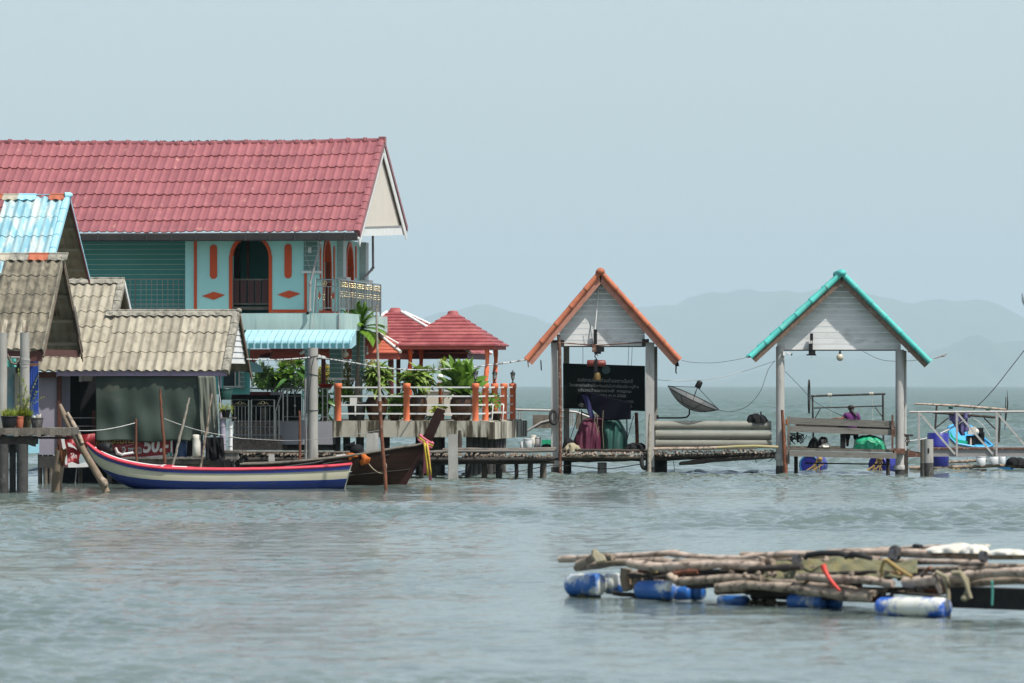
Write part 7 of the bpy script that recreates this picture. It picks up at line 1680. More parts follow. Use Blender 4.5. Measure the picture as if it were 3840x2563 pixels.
# ---------------------------------------------------------------- middle deck with pipes and satellite dish
md_ = T("middle_deck", "stick deck between the two gabled shelters, under the stacked pipes", "deck", DF.p(2690, 1780, .8))
stick_end_row(2455, 2900, 1699, 44, md_, -.25, -5); stick_end_row(2455, 2560, 1707, 8, md_, -.2)
dlog(2450, 2840, 1684, 1678, -.32, .045, m_pinklog, md_); m = MB(); m.tube([DF.p(2690, 1680, -.34), DF.p(2760, 1676, -.34), DF.p(2830, 1674, -.33), DF.p(2918, 1678, -.3)], .04, 10, jit=.04); part("bamboo_rail", m, m_yellowpole, md_)
dlog(2450, 2910, 1712, 1703, -.05, .05, m_darkwood, md_); dlog(2450, 2910, 1722, 1708, .2, .06, m_darkwood, md_, amp=3); dlog(2550, 2900, 1738, 1712, -.1, .05, m_darkwood, md_, amp=2)
m = MB(); k = .0069; m.tube([DF.p(2546, 1741, -.15), DF.p(2600, 1734, -.15), DF.p(2680, 1726, -.12), DF.p(2760, 1721, -.1), DF.p(2860, 1708, 0)], [5 * k, 9 * k, 9 * k, 8 * k, 8 * k], 9, jit=.15); part("dark_branch", m, m_darkwood, md_)
m = MB(); m.tube([DF.p(2525, 1722, 0), DF.p(2529, 1760, 0), DF.p(2528, 1775, 0)], .008, 5); m.tube([DF.p(2828, 1718, 0), DF.p(2838, 1735, -.05)], .01, 5); m.tube([DF.p(2905, 1716, 0), DF.p(2882, 1732, -.05)], .01, 5); part("twigs", m, m_darkwood, md_)
for i, (y, x0, x1, lb) in enumerate(((1595.5, 2452, 2892, "top pipe of the stack of three between the shelters"), (1631.5, 2459, 2893, "middle pipe of the stack of three between the shelters"), (1664, 2459, 2893, "bottom pipe of the stack of three between the shelters"))):
    q = T("cement_pipe", lb, "pipe", DF.p(2672, y + 16, .1), "stacked cement pipes"); k = v0_scale(DF, .1); r = 16.6 * k; vv = .1 + (.12 if i == 0 else 0)
    m = MB(); m.tube([DF.p(x0, y, vv), DF.p((x0 + x1) / 2, y + .4, vv), DF.p(x1, y + 1, vv)], r, 24); part("tube", m, m_pipe, q)
    if i: m = MB(); m.tube([DF.p(x0 - 1, y, vv), DF.p(x0 + 10, y, vv)], r * 1.06, 24); part("collar", m, m_pipe, q)
bb = T("rubbish_bag", "black rubbish bag with a stick poking up, on the right end of the pipes", "bag", DF.p(2842, 1580, .3)); heap(DF, [(2800, 1582), (2804, 1562), (2822, 1553), (2850, 1554), (2872, 1565), (2885, 1584)], 1586, .3, .25, m_blackcloth, bb, "bag", 11, .02, 26, 14)
m = MB(); m.tube([DF.p(2854, 1560, .3), DF.p(2853, 1544, .3)], .022, 6); part("stick", m, m_black, bb)
sdh = T("satellite_dish", "dark mesh satellite dish tilted skyward on a bent arm between the shelters", "satellite dish", DF.p(2560, 1568, .6))
ctr_ = DF.p(2600, 1490, .6); aL, aR = DF.p(2505, 1449, .6), DF.p(2696, 1538, .6); ax_ = (aR - aL).normalized(); nn = Vector((ax_.z * -1, -.10, ax_.x)).normalized(); Rd = (aR - aL).length / 2; cen = (aL + aR) / 2; oth = nn.cross(ax_).normalized()
m = MB(); rings = 9; sp_ = 32; dp = .30
vs = [cen + (ax_ * math.cos(6.2832 * j / sp_) + oth * math.sin(6.2832 * j / sp_)) * Rd * (i / rings) - nn * dp * (1 - (i / rings) ** 2) for i in range(1, rings + 1) for j in range(sp_)]
m.add(vs, [(i * sp_ + j, i * sp_ + (j + 1) % sp_, (i + 1) * sp_ + (j + 1) % sp_, (i + 1) * sp_ + j) for i in range(rings - 1) for j in range(sp_)] + [tuple(range(sp_))], .5, True); part("mesh_reflector", m, m_mesh, sdh)
m = MB(); m.tube([cen + (ax_ * math.cos(6.2832 * j / sp_) + oth * math.sin(6.2832 * j / sp_)) * Rd for j in range(sp_ + 1)], .013, 6, cap=False)
for q in range(8):
    d = ax_ * math.cos(6.2832 * q / 8 + .3) + oth * math.sin(6.2832 * q / 8 + .3); m.tube([cen + d * Rd * i / 6 - nn * (dp * (1 - (i / 6) ** 2) + .004) for i in range(7)], .009, 5)
m.tube([cen + (ax_ * math.cos(6.2832 * j / sp_) + oth * math.sin(6.2832 * j / sp_)) * Rd * .6 - nn * (dp * .64 + .004) for j in range(sp_ + 1)], .008, 5, cap=False)
part("ribs", m, m_black, sdh)
fd = DF.p(2622, 1440, .6); m = MB(); m.lathe(fd - nn * .12, [(.075, 0), (.08, .05), (.075, .17), (.05, .20), (.001, .21)], 16, axis=nn); part("feed_horn", m, m_black, sdh)
m = MB()
for d in (ax_, -ax_, oth, -oth): m.tube([cen + d * Rd * (1 if abs(d.dot(ax_)) > .5 else .75), fd - nn * .10], .008, 5)
part("feed_struts", m, m_black, sdh)
m = MB(); m.tube([cen - nn * (dp + .0), DF.p(2586, 1535, .6), DF.p(2585, 1555, .6), DF.p(2576, 1565, .6), DF.p(2555, 1568, .6), DF.p(2466, 1568, .55)], .022, 8); part("bent_arm", m, m_black, sdh)
m = MB(); m.pbox(DF, 2462, 1558, 2470, 1572, .45, .62); part("arm_bracket", m, m_black, sdh)

# ---------------------------------------------------------------- turquoise shelter
GF = Frame(137.6, 3155, 0)
sh2, gz2 = shelter("turquoise_shelter", "open gabled shelter with turquoise tile edges on round columns, a person seated beneath", GF, (3157, 1028), (2815, 1340), (3487, 1360), 1312, 2914, 3378, 2.2, m_tealcap, m_brownbarge, m_tealcap, 1, ncap=6, barge=22)
for x, y0, w_, v, rr in ((2926, 1300, 32, .36, True), (3374, 1312, 32, .36, True), (3392, 1316, 15, 1.9, True), (2932, 1312, 14, 1.9, True)): scol(sh2, GF, x, y0, w_, v, m_column, rr)
for x, y0, y1, w_ in ((2923, 1701, 1726, 37), (3372, 1745, 1762, 40)):
    a, b = GF.p(x, y0, .36), GF.p(x, y1, .36); r = w_ / 2 * v0_scale(GF, .36); m = MB(); m.lathe(b, [(r, 0), (r * 1.04, .02), (r * 1.04, a.z - b.z - .02), (r, a.z - b.z)], 20); part("column_collar", m, m_column, sh2)
m = MB(); m.pbox(GF, 3353, 1683, 3394, 1702, .1, .55); part("steel_clamp", m, m_rust, sh2)
m = MB(); m.tube([GF.p(2942, 1850, .1), GF.p(2946, 1760, .08), GF.p(2940, 1640, .1), GF.p(2933, 1538, .1)], [.075, .06, .05, .035], 9, jit=.12); part("bark_prop", m, m_barkred, sh2)
lm = T("hanging_globe", "round globe lamp hanging under the turquoise shelter's gable", "lamp", GF.p(3150, 1340, .4)); part("globe", MB().ball(GF.p(3150, 1341, .4), .095, 18), m_bulb, lm); part("holder", MB().lathe(GF.p(3150, 1329, .4), [(.03, 0), (.035, .03), (.02, .06), (.02, .1)], 12), m_black, lm)
ho = T("small_winch", "small black winch hanging under the turquoise gable, left of the globe lamp", "winch", GF.p(3045, 1330, .2)); m = MB(); m.pbox(GF, 3038, 1251, 3049, 1278, .18, .26); m.pbox(GF, 3040, 1278, 3042, 1290, .2, .22); m.pbox(GF, 3046, 1278, 3048, 1290, .2, .22); m.pbox(GF, 3034, 1289, 3048, 1315, .15, .3); m.pbox(GF, 3033, 1314, 3058, 1330, .17, .28); m.pbox(GF, 3025, 1329, 3061, 1334, .18, .24); part("body", m, m_black, ho)
m = MB(); m.tube([GF.p(3044, 1334, .2), GF.p(3044, 1345, .2)], .006, 5); part("chain", m, m_rail, ho)
cc = T("column_camera", "small white camera on the turquoise shelter's left column", "camera", GF.p(2955, 1330, .2)); m = MB(); m.beam(GF.p(2950, 1322, .2), GF.p(2968, 1330, .2), .06, .05); part("body", m, m_white, cc); m = MB(); m.pbox(GF, 2936, 1319, 2944, 1334, .15, .3); m.tube([GF.p(2944, 1330, .2), GF.p(2954, 1328, .2)], .012, 6); part("bracket", m, m_white, cc)
m = MB(); m.tube([GF.p(2966, 1329, .19), GF.p(2971, 1331, .19)], .03, 10); part("lens", m, m_black, cc)
dk2 = T("plank_deck", "weathered plank platform with bench rails under the turquoise shelter", "deck", GF.p(3160, 1780, .8))
def gp(nm, x0, y0, x1, y1, v0, v1, mat, root=None, tilt=0):
    m = MB(); m.ppoly(GF, [(x0, y0), (x1, y0 + tilt), (x1, y1 + tilt), (x0, y1)], v0, v1); part(nm, m, mat, root or dk2)
gp("bench_plank", 2956, 1565, 3356, 1590, .12, .17, m_plank, tilt=15); gp("bench_plank", 2960, 1597, 3356, 1620, .14, .19, m_plank, tilt=14)
gp("deck_beam", 2960, 1691, 3362, 1712, -.05, .05, m_plank, tilt=9); gp("deck_beam", 2956, 1680, 3360, 1689, .2, .5, m_oldwood, tilt=8); gp("deck_beam", 2960, 1674, 3150, 1682, .5, .8, m_oldwood)
m = MB()
for q in range(22): x = 2958 + q * 18.2; m.box((DF.p(x, 1, .5).x, 137.9, GF.l(1, 1682 + q * .3, .5)[1] - .04), (DF.p(x + 17, 1, .5).x, 139.6, GF.l(1, 1680 + q * .3, .5)[1]))
part("deck_planks", m, m_plank, dk2)
m = MB(); m.ppoly(GF, [(3020, 1735), (3340, 1740), (3340, 1745), (3020, 1740)], 1.2, 1.3); part("lower_beam", m, m_darkwood, dk2)
for x, y0, y1, w_ in ((2957, 1562, 1740, 9), (3347, 1556, 1690, 7), (3355, 1600, 1640, 5)): m = MB(); m.pbox(GF, x - w_ / 2, y0, x + w_ / 2, y1, .06, .115); part("upright", m, m_oldwood if x < 3000 else m_rust, dk2)
for x in (2985, 3330): m = MB(); m.tube([GF.p(x, 1700, .9), GF.p(x, 1850, .9)], .05, 8); part("stilt", m, m_darkwood, dk2)
scol(dk2, GF, 3397, 1690, 16, .9, m_darkwood, False, "stilt")
gp("rear_bench", 2985, 1578, 3350, 1612, .9, 1.0, m_darkwood, tilt=10)
gp("bench_leg", 3152, 1628, 3171, 1686, .55, .7, m_black)
gp("bench_seat", 2980, 1612, 3350, 1620, .45, .95, m_darkwood, tilt=4)
# person
def skin_body(name, joints, edges, mat, parent, sub=2, root=0):
    """one continuous skinned figure; joints: (world point, rx, ry)"""
    me = bpy.data.meshes.new(name); o0 = ORG[parent.name]; me.from_pydata([tuple(Vector(j[0]) - o0) for j in joints], edges, [])
    o = bpy.data.objects.new(name, me); link(o, parent); ORG[o.name] = o0; md = o.modifiers.new("skin", 'SKIN'); sv_ = me.skin_vertices[0].data
    for i, j in enumerate(joints): sv_[i].radius = (j[1], j[2]); sv_[i].use_root = (i == root)
    ss = o.modifiers.new("sub", 'SUBSURF'); ss.levels = ss.render_levels = sub; md.use_smooth_shade = True; me.materials.append(mat); return o
HPn = (3195, 1612); pr = T("person", "person in a purple shirt with dark hair in a ponytail, seated with back turned", "person", GF.p(3195, 1625, .75))
g = lambda x, y, v=.75: GF.p(x, y, v)
J_ = [(g(3192, 1612), .15, .12), (g(3192, 1590), .13, .10), (g(3193, 1567), .14, .10), (g(3193, 1556), .11, .08), (g(3193, 1547), .045, .045), (g(3192, 1538), .05, .055), (g(3191, 1527), .085, .095), (g(3191, 1519), .06, .07),
      (g(3174, 1557), .05, .05), (g(3163, 1568), .045, .045), (g(3150, 1572, .62), .036, .036), (g(3136, 1569, .55), .028, .026), (g(3130, 1570, .53), .022, .014),
      (g(3212, 1557), .05, .05), (g(3221, 1580), .045, .045), (g(3224, 1600, .85), .035, .035), (g(3214, 1608, 1.1), .026, .024),
      (g(3184, 1616, 1.0), .085, .08), (g(3180, 1620, 1.2), .07, .065), (g(3178, 1650, 1.25), .05, .045), (g(3178, 1676, 1.25), .035, .035), (g(3203, 1616, 1.0), .085, .08), (g(3208, 1620, 1.2), .07, .065), (g(3210, 1650, 1.25), .05, .045), (g(3210, 1676, 1.25), .035, .035)]
E_ = [(0, 1), (1, 2), (2, 3), (3, 4), (4, 5), (5, 6), (6, 7), (3, 8), (8, 9), (9, 10), (10, 11), (11, 12), (3, 13), (13, 14), (14, 15), (15, 16), (0, 17), (17, 18), (18, 19), (19, 20), (0, 21), (21, 22), (22, 23), (23, 24)]
body = skin_body("body", J_, E_, m_skin, pr)
JS = [(g(3192, 1616), .185, .15), (g(3192, 1592), .165, .135), (g(3193, 1568), .168, .13), (g(3193, 1555), .13, .10), (g(3193, 1549), .065, .06), (g(3172, 1557), .072, .07), (g(3162, 1568), .062, .06), (g(3215, 1557), .072, .07), (g(3222, 1578), .064, .06)]
skin_body("shirt", JS, [(0, 1), (1, 2), (2, 3), (3, 4), (3, 5), (5, 6), (3, 7), (7, 8)], m_purple, pr)
JH = [(g(3191, 1519, .74), .085, .085), (g(3191, 1530, .73), .098, .10), (g(3193, 1539, .72), .07, .06), (g(3199, 1547, .66), .035, .03), (g(3208, 1556, .62), .03, .028), (g(3216, 1566, .60), .016, .016)]
skin_body("hair", JH, [(0, 1), (1, 2), (2, 3), (3, 4), (4, 5)], m_hair, pr)
JT_ = [(g(3192, 1614, .8), .15, .12), (g(3182, 1618, 1.0), .10, .09), (g(3180, 1622, 1.22), .085, .08), (g(3178, 1652, 1.25), .065, .06), (g(3205, 1618, 1.0), .10, .09), (g(3209, 1622, 1.22), .085, .08), (g(3210, 1652, 1.25), .065, .06)]
skin_body("trousers", JT_, [(0, 1), (1, 2), (2, 3), (0, 4), (4, 5), (5, 6)], m_trouser, pr)
m = MB(); hd = g(3126, 1570, .52)      # hand resting on the plank, five fingers
m.tube([g(3131, 1570, .53), hd], [.022, .026], 8, flat=.5)
for q in range(4): b0 = hd + Vector((-.01, (q - 1.5) * .018, .004)); m.tube([b0, b0 + Vector((-.035, 0, 0)), b0 + Vector((-.055 - .006 * (1.5 - abs(q - 1.5)), 0, -.012))], [.009, .008, .006], 6)
m.tube([hd + Vector((.015, -.03, 0)), hd + Vector((-.005, -.05, -.004)), hd + Vector((-.025, -.055, -.008))], [.010, .009, .007], 6)
part("hand", m, m_skin, pr)
m = MB(); hx = J_[6][0]
for s in (-1, 1): m.ball(hx + Vector((s * .086, .0, -.005)), .02, 8, 1.4)
m.tube([hx + Vector((0, .09, .0)), hx + Vector((0, .115, -.02)), hx + Vector((0, .095, -.03))], [.008, .014, .012], 6)
part("ears_and_nose", m, m_skin, pr)
m = MB(); f_ = hx + Vector((0, .088, 0))
for s in (-1, 1): m.ball(f_ + Vector((s * .032, 0, .015)), .011, 8)
part("eyes", m, m_letterwhite, pr); m = MB(); m.tube([f_ + Vector((-.022, .002, -.05)), f_ + Vector((0, .008, -.052)), f_ + Vector((.022, .002, -.05))], .006, 6); part("mouth", m, m_flowerpink, pr)
# steel frame behind, edge-on dish
fb_ = T("scaffold", "dark steel frame with tied rail rising behind the seated person", "frame", Frame(141).p(3180, 1700)); F4 = Frame(141); m = MB()
for p_, r in (([(3041, 1486), (3320, 1478)], .028), ([(3052, 1531), (3310, 1523)], .018), ([(3047, 1485), (3050, 1650)], .025), ([(3311, 1480), (3313, 1660)], .028), ([(3076, 1534), (3056, 1570)], .014), ([(3282, 1528), (3310, 1565)], .014)): m.tube([F4.p(x, y) for x, y in p_], r, 7)
part("bars", m, m_concdark, fb_)
m = MB()
for x in (3111, 3267): 
    for q in range(4): c = F4.p(x - 6 + q * 4, 1484 - (x - 3041) * .028); m.tube([c + Vector((0, .035 * math.cos(t * .785), .035 * math.sin(t * .785))) for t in range(9)], .012, 5, cap=False)
    m.tube([F4.p(x + 4, 1486), F4.p(x + 5, 1600)], .005, 5)
part("lashings", m, m_sack, fb_)
m = MB(); dc = F4.p(3034, 1488); n = 26; m.tube([dc + Vector((.035 * math.cos(6.2832 * i / n), .25 * math.cos(6.2832 * i / n), .44 * math.sin(6.2832 * i / n))) for i in range(n + 1)], .018, 6, cap=False)
for q in (-.3, -.1, .1, .3): m.tube([dc + Vector((-.02, -.2, q)), dc + Vector((.02, .2, q * 1.0))], .006, 4)
one("upright_wheel_rim", "thin dark wheel-like hoop seen nearly edge-on left of the steel frame", "hoop", m, m_darkwood)
tg = T("green_bundle", "bright green plastic-wrapped bundle on the deck right of the seated person", "bundle", GF.p(3262, 1690, .7)); heap(GF, [(3201, 1688), (3204, 1658), (3222, 1637), (3262, 1632), (3296, 1640), (3318, 1662), (3325, 1690)], 1692, .7, .35, m_emeraldbright, tg, "wrapped_bundle", 14, .022, 34, 18)
m = MB(); m.tube([GF.p(3203, 1668, .35), GF.p(3260, 1650, .3), GF.p(3322, 1668, .4)], .006, 5); part("tie_cord", m, m_whiterope, tg)
b_ = T("black_bags", "black and grey bags on the deck left of the bench leg", "bags", GF.p(3070, 1676, .7)); heap(GF, [(3030, 1674), (3040, 1648), (3056, 1640), (3068, 1655), (3072, 1674)], 1678, .5, .25, m_blackcloth, b_, "bag", 15, .02, 18, 12); heap(GF, [(3062, 1674), (3072, 1645), (3090, 1638), (3104, 1652), (3108, 1676)], 1678, .7, .25, m_black, b_, "bag", 16, .02, 18, 12); heap(GF, [(3068, 1676), (3085, 1665), (3108, 1662), (3118, 1676)], 1678, .4, .15, m_sack, b_, "pale_bag", 17, .02, 14, 10)
m = MB(); c = GF.p(2985, 1650, .8)
for q in range(9): a = R.uniform(0, 3.14); m.tube([c + Vector((.16 * math.cos(6.2832 * i / 14 + q) * (1 + q * .05), .1 * math.sin(a) * math.cos(i * .45), .12 * math.sin(6.2832 * i / 14) + .02 * q - .08)) for i in range(9)], .012, 5)
m.tube([GF.p(3000, 1665, .8), GF.p(3022, 1640, .8), GF.p(3026, 1632, .8)], .01, 5); m.tube([GF.p(2990, 1620, .8), GF.p(2992, 1660, .8)], .03, 6)
one("cable_tangle", "dark tangle of cables at the foot of the turquoise shelter's left column", "tangle", m, m_black)
m = MB().grid(12, 8, lambda i, j: GF.p(2946 + 42 * i, 1574 - 6 * math.sin(3 * i) + 22 * j, .45 + .05 * math.sin(i * 8 + j * 4)), tint=.5); cloth_thing("orange_rag", "orange-red rag behind the bench rail at the left column", "rag", m, m_orangecloth)
# drums floating under and beyond
def drum(name, label, cx, cy, rpx, lpx, D, mat, mathead, tilt=0, ang=15, group=None, upright=False):
    fr = Frame(D); k = D / FPX; r = rpx * k; L = lpx * k; c = fr.p(cx, cy); root = T(name, label, "drum", Vector((c.x, c.y, c.z - r)), group)
    if upright: ax = Vector((0, 0, 1)); st = c - ax * L / 2
    else: a = rad(ang); ax = Vector((math.cos(a), -math.sin(a) * -1, math.sin(rad(tilt)))).normalized(); st = c
    pr_ = [(r * .93, 0), (r, .02)]
    for q in (.3, .62): pr_ += [(r, L * (q - .03)), (r * 1.035, L * q), (r, L * (q + .03))]
    pr_ += [(r, L - .02), (r * .93, L)]
    part("shell", MB().lathe(st, pr_, 26, axis=ax), mat, root)
    e = st - ax * .004; part("drum_head", MB().lathe(e, [(.001, .015), (r * .8, .012), (r * .84, -.006), (r * .96, -.006), (r * .97, .01)], 26, axis=ax), mathead, root)
    if upright: part("drum_lid", MB().lathe(st + ax * L, [(r * .97, -.01), (r * .97, .015), (r * .86, .015), (r * .84, .003), (.001, .003)], 26), mathead, root)
    return root
GD = "blue drums floating under the right-hand decks"
m_ = m_drumaqua
drum("float_drum", "lighter blue drum floating under the turquoise shelter, left of the darker one", 3035, 1746, 41, 120, 143, m_drumblue, m_drumaqua, ang=72, group=GD)
drum("float_drum", "dark royal blue drum floating under the turquoise shelter's right half", 3290, 1745, 40, 120, 143, m_drumblue, m_drumblue, ang=55, group=GD)
for cx in (3075, 3300):
    m = MB(); F5 = Frame(142.4)
    for q in range(5): m.tube([F5.p(cx - 10 + q * 5, 1718), F5.p(cx + R.uniform(-25, 15), 1742), F5.p(cx + R.uniform(-45, 20), 1768)], .016, 5)
    m.tube([F5.p(cx, 1722), F5.p(cx - 25, 1750), F5.p(cx - 52, 1768)], .03, 6); m.ball(F5.p(cx, 1722), .07, 8, jit=.2)
    one("rope_knot", "yellow rope knotted over the lighter blue drum" if cx < 3200 else "yellow rope tangled over the dark royal blue drum", "rope", m, m_ropeyellow)
# ---------------------------------------------------------------- gangway on the right with boat and raft behind
HF2 = Frame(138.5)
gy_ = T("steel_gangway", "pale steel gangway with diagonal braces running off the right edge", "gangway", HF2.p(3640, 1780))
def hb(nm, a, b, r, mat=m_rail, v=0, sq=True):
    m = MB(); k = v0_scale(HF2, v)
    if sq: m.beam(HF2.p(*a, v), HF2.p(*b, v), r * 2 * k, r * 2 * k)
    else: m.tube([HF2.p(*a, v), HF2.p(*b, v)], r * k, 10)
    part(nm, m, mat, gy_)
hb("top_rail", (3410, 1546), (3990, 1544), 4.2, sq=False)
for x in (3446, 3588, 3737, 3885): hb("upright", (x, 1546), (x, 1712 if x > 3500 else 1692), 3.8)
for x in (3450, 3592, 3741): hb("brace", (x, 1552), (x + 131, 1704), 3.6, m_column)
m = MB(); m.pbox(HF2, 3496, 1687, 4000, 1713, .02, .4); part("deck_girder", m, m_pvcgrey, gy_); m = MB(); m.pbox(HF2, 3490, 1680, 4000, 1686.5, -.02, 1.2); part("deck_edge", m, m_rust, gy_)
m = MB(); m.ppoly(HF2, [(3404, 1684), (3420, 1692), (3460, 1698), (3464, 1714), (3404, 1716)], .0, .3); part("rusty_hinge_plate", m, m_rust, gy_)
for x, y0, w_, lb in ((3461, 1650, 20, "left, slimmer concrete pile at the gangway's foot"), (3482, 1648, 36, "right, thicker slotted concrete pile at the gangway's foot")):
    k = 137.2 / FPX; f5 = Frame(137.2); t_ = T("gangway_pile", lb, "pile", f5.p(x, 1780)); b = f5.p(x, y0); part("shaft", MB().tube([(b.x, b.y, -.7), (b.x, b.y, b.z)], w_ / 2 * k, 16, jit=.02), m_oldwood if w_ < 30 else m_conc, t_)
    if w_ > 30: m = MB(); m.pbox(f5, 3479, 1682, 3485, 1700, -.128, -.11); part("slot", m, m_black, t_)
    m = MB(); m.tube([(b.x, b.y, -.7), (b.x, b.y, .32)], w_ / 2 * k * 1.03, 16, jit=.03); part("wet_foot", m, m_concdark, t_)
m = MB()
for q in range(5): m.tube([HF2.p(3398 + R.uniform(-4, 8), 1635, -.1), HF2.p(3402 + R.uniform(-8, 12), 1655, -.15), HF2.p(3398 + R.uniform(-4, 6), 1672, -.1)], .014, 5)
m.beam(HF2.p(3390, 1632, -.1), HF2.p(3424, 1634, -.1), .05, .05); one("hanging_rope_clump", "dark clump of ropes tied on the turquoise shelter's right column", "rope", m, m_darkwood)
drum("blue_barrel", "upright royal blue barrel behind the first gangway brace", 3517, 1688, 41, 123, 141.5, m_drumblue, m_drumblue, upright=True)
drum("float_drum", "blue drum floating under the raft near the right edge", 3770, 1765, 32, 90, 144, m_drumaqua, m_drumaqua, ang=80, group=GD)
F6 = Frame(143.5)
rf_ = T("small_raft", "low timber raft behind the gangway carrying white tubs", "raft", F6.p(3650, 1770)); 
for a, b, r in (((3410, 1756), (3800, 1745), .05), ((3430, 1768), (3700, 1766), .045), ((3480, 1737), (3700, 1726), .04), ((3790, 1750), (3860, 1748), .05)):
    m = MB(); m.tube([F6.p(*a), F6.p((a[0] + b[0]) / 2, (a[1] + b[1]) / 2 + 1.5), F6.p(*b)], r, 8, jit=.1); part("log", m, m_log, rf_)
m = MB()
for q in range(12): m.tube([F6.p(3546 + q * 5, 1757 + (q % 3) * 2, -.1), F6.p(3548 + q * 5, 1772, -.05)], .02, 6)
part("rope_wrap", m, m_ropeyellow, rf_)
m = MB(); m.tube([F6.p(3629, 1716), F6.p(3622, 1768)], .016, 6); part("pipe_leg", m, m_rail, rf_)
for x, y1, w_, l_ in ((3679, 1746, 36, "leftmost of three white tubs on the small raft"), (3726, 1742, 38, "middle and widest of three white tubs on the small raft"), (3758, 1740, 26, "rightmost of three white tubs on the small raft")):
    bucket("white_tub", l_, F6, x, y1 - 34, y1, w_, w_ * .94, -.2, m_bucket, "tub", group="white tubs on the small raft")
hb_ = T("dark_floats", "dark net bundle at the right end of the small raft", "bundle", F6.p(3800, 1745)); heap(F6, [(3770, 1742), (3780, 1722), (3805, 1716), (3840, 1722), (3870, 1742)], 1746, 0, .3, m_blackcloth, hb_, "net_bundle", 22, .03, 24, 12)
# blue boat seen end-on behind the gangway
F7 = Frame(145)
bl_ = T("blue_boat", "bright blue boat seen from its stern beyond the gangway, engine inside", "boat", F7.p(3640, 1700))
m = MB(); st_ = [(3557, 1600), (3558, 1650), (3575, 1662), (3600, 1670), (3700, 1678), (3725, 1676), (3700, 1620), (3640, 1580)]
secs = []
for t in range(9):
    q = t / 8; cx0, cy0 = 3560 + 40 * q, 1598 - 6 * q; wdt = (1 - q ** 1.6)
    s = [(3557 + (3625 - 3557) * q ** 1.3, 1604 - 24 * q), (3560 + (3628 - 3560) * q, 1640 - 30 * q), (3585 + 45 * q, 1664 - 48 * q), (3650 - 18 * q, 1676 - 55 * q), (3705 - 68 * q, 1678 - 60 * q), (3722 - 84 * q, 1672 - 74 * q)]
    secs.append([F7.p(x, y, 3.2 * q) for x, y in s])
loft(m, secs); part("hull", m, m_bluehull, bl_); 
for idx in (0, 5): m = MB(); m.tube([s[idx] for s in secs], .035, 6); part("gunwale", m, m_bluehull, bl_)
m = MB(); m.tube(secs[0][0:6], .035, 6); part("stern_rim", m, M("light blue rim", (.12, .45, .75), rough=.4, tint=0), bl_)
m = MB(); loft(m, [[p + Vector((0, -.01, -.12)) for p in secs[0][1:6]], [p + Vector((0, -.01, .0)) for p in secs[0][1:6]]], smooth=False); part("hull_bottom", m, m_conc, bl_)
m = MB(); m.ppoly(F7, [(3560, 1608), (3575, 1640), (3600, 1650), (3628, 1655), (3628, 1665), (3590, 1662), (3566, 1650)], .2, .25); part("green_lining", m, m_emeraldbright, bl_)
m = MB(); m.pbox(F7, 3626, 1635, 3658, 1668, .3, .7); m.pbox(F7, 3668, 1605, 3688, 1628, .4, .7); m.pbox(F7, 3655, 1622, 3692, 1665, .5, .8); part("engine", m, m_black, bl_); m = MB(); m.pbox(F7, 3630, 1602, 3660, 1630, .25, .6); m.ball(F7.p(3660, 1620, .4), .09, 10); part("engine_cover", m, m_cream, bl_)
m = MB(); m.tube([F7.p(3640, 1645, .2), F7.p(3640, 1690, .0)], .025, 6); part("pipe", m, m_pinklog, bl_)
lv_ = T("life_jackets", "faded violet life jackets hung over the pole in front of the blue boat", "life jackets", F7.p(3600, 1620, -1))
m = MB().grid(20, 14, lambda i, j: F7.p(3558 + 80 * i, 1548 + (28 + 8 * math.sin(i * 5)) * j, -1 + .06 * math.sin(i * 14)), tint=.5); cloth_part("jacket", m, m_vest, lv_, "pale violet folded jacket")
m = MB().grid(14, 20, lambda i, j: F7.p(3563 + 50 * i + 34 * j * (1 - i) + 6 * j, 1572 + 62 * j, -.9 + .06 * math.sin(i * 10 + j * 6)), tint=.2); cloth_part("jacket", m, m_vest, lv_)
m = MB().grid(10, 16, lambda i, j: F7.p(3598 + 30 * i + 6 * j, 1576 + 50 * j - 10 * i, -.95 + .05 * math.sin(i * 9 + j * 6)), tint=.9); cloth_part("jacket", m, m_vest, lv_)
fr8 = Frame(144); pf = T("pole_frame", "bamboo pole resting on a dark timber frame behind the gangway", "frame", fr8.p(3600, 1640)); m = MB()
m.tube([fr8.p(3430, 1515), fr8.p(3600, 1523), fr8.p(3775, 1537)], [.022, .035, .03], 8); part("bamboo_pole", m, m_pinklog, pf)
for a, b, r in (((3513, 1522), (3507, 1610), .028), ((3500, 1547), (3735, 1566), .035), ((3556, 1568), (3508, 1606), .018), ((3750, 1552), (3746, 1660), .03), ((3690, 1568), (3735, 1612), .02)): m = MB(); m.tube([fr8.p(*a), fr8.p(*b)], r, 7); part("timber", m, m_darkwood, pf)
m = MB()
for x in (3565, 3705): m.tube([fr8.p(x - 8, 1519 + (x - 3430) * .062), fr8.p(x + 8, 1520 + (x - 3430) * .062)], .045, 8)
part("green_binding", m, m_emerald, pf)
m = MB(); m.tube([fr8.p(3777, 1465), fr8.p(3779, 1520), fr8.p(3772, 1570), fr8.p(3768, 1612)], [.01, .05, .035, .008], 8, flat=.4, jit=.1); m.tube([fr8.p(3772, 1490), fr8.p(3768, 1612)], [.012, .01], 5); one("upright_paddle", "thin dark wooden blade standing upright near the right edge", "paddle", m, m_darkwood)
wire("mooring_wire", "taut grey wire rising from the bamboo pole towards the upper right edge", [fr8.p(3650, 1537), fr8.p(3690, 1500), fr8.p(3735, 1450), fr8.p(3790, 1380), fr8.p(3860, 1290)], .012, m_cable, 20)
wire("mooring_rope", "pale rope sagging from the turquoise shelter's right column to the life jackets", [fr8.p(3400, 1655, -3), fr8.p(3470, 1645, -2), fr8.p(3550, 1615), fr8.p(3610, 1580), fr8.p(3640, 1550)], .015, m_whiterope, 20, "rope")
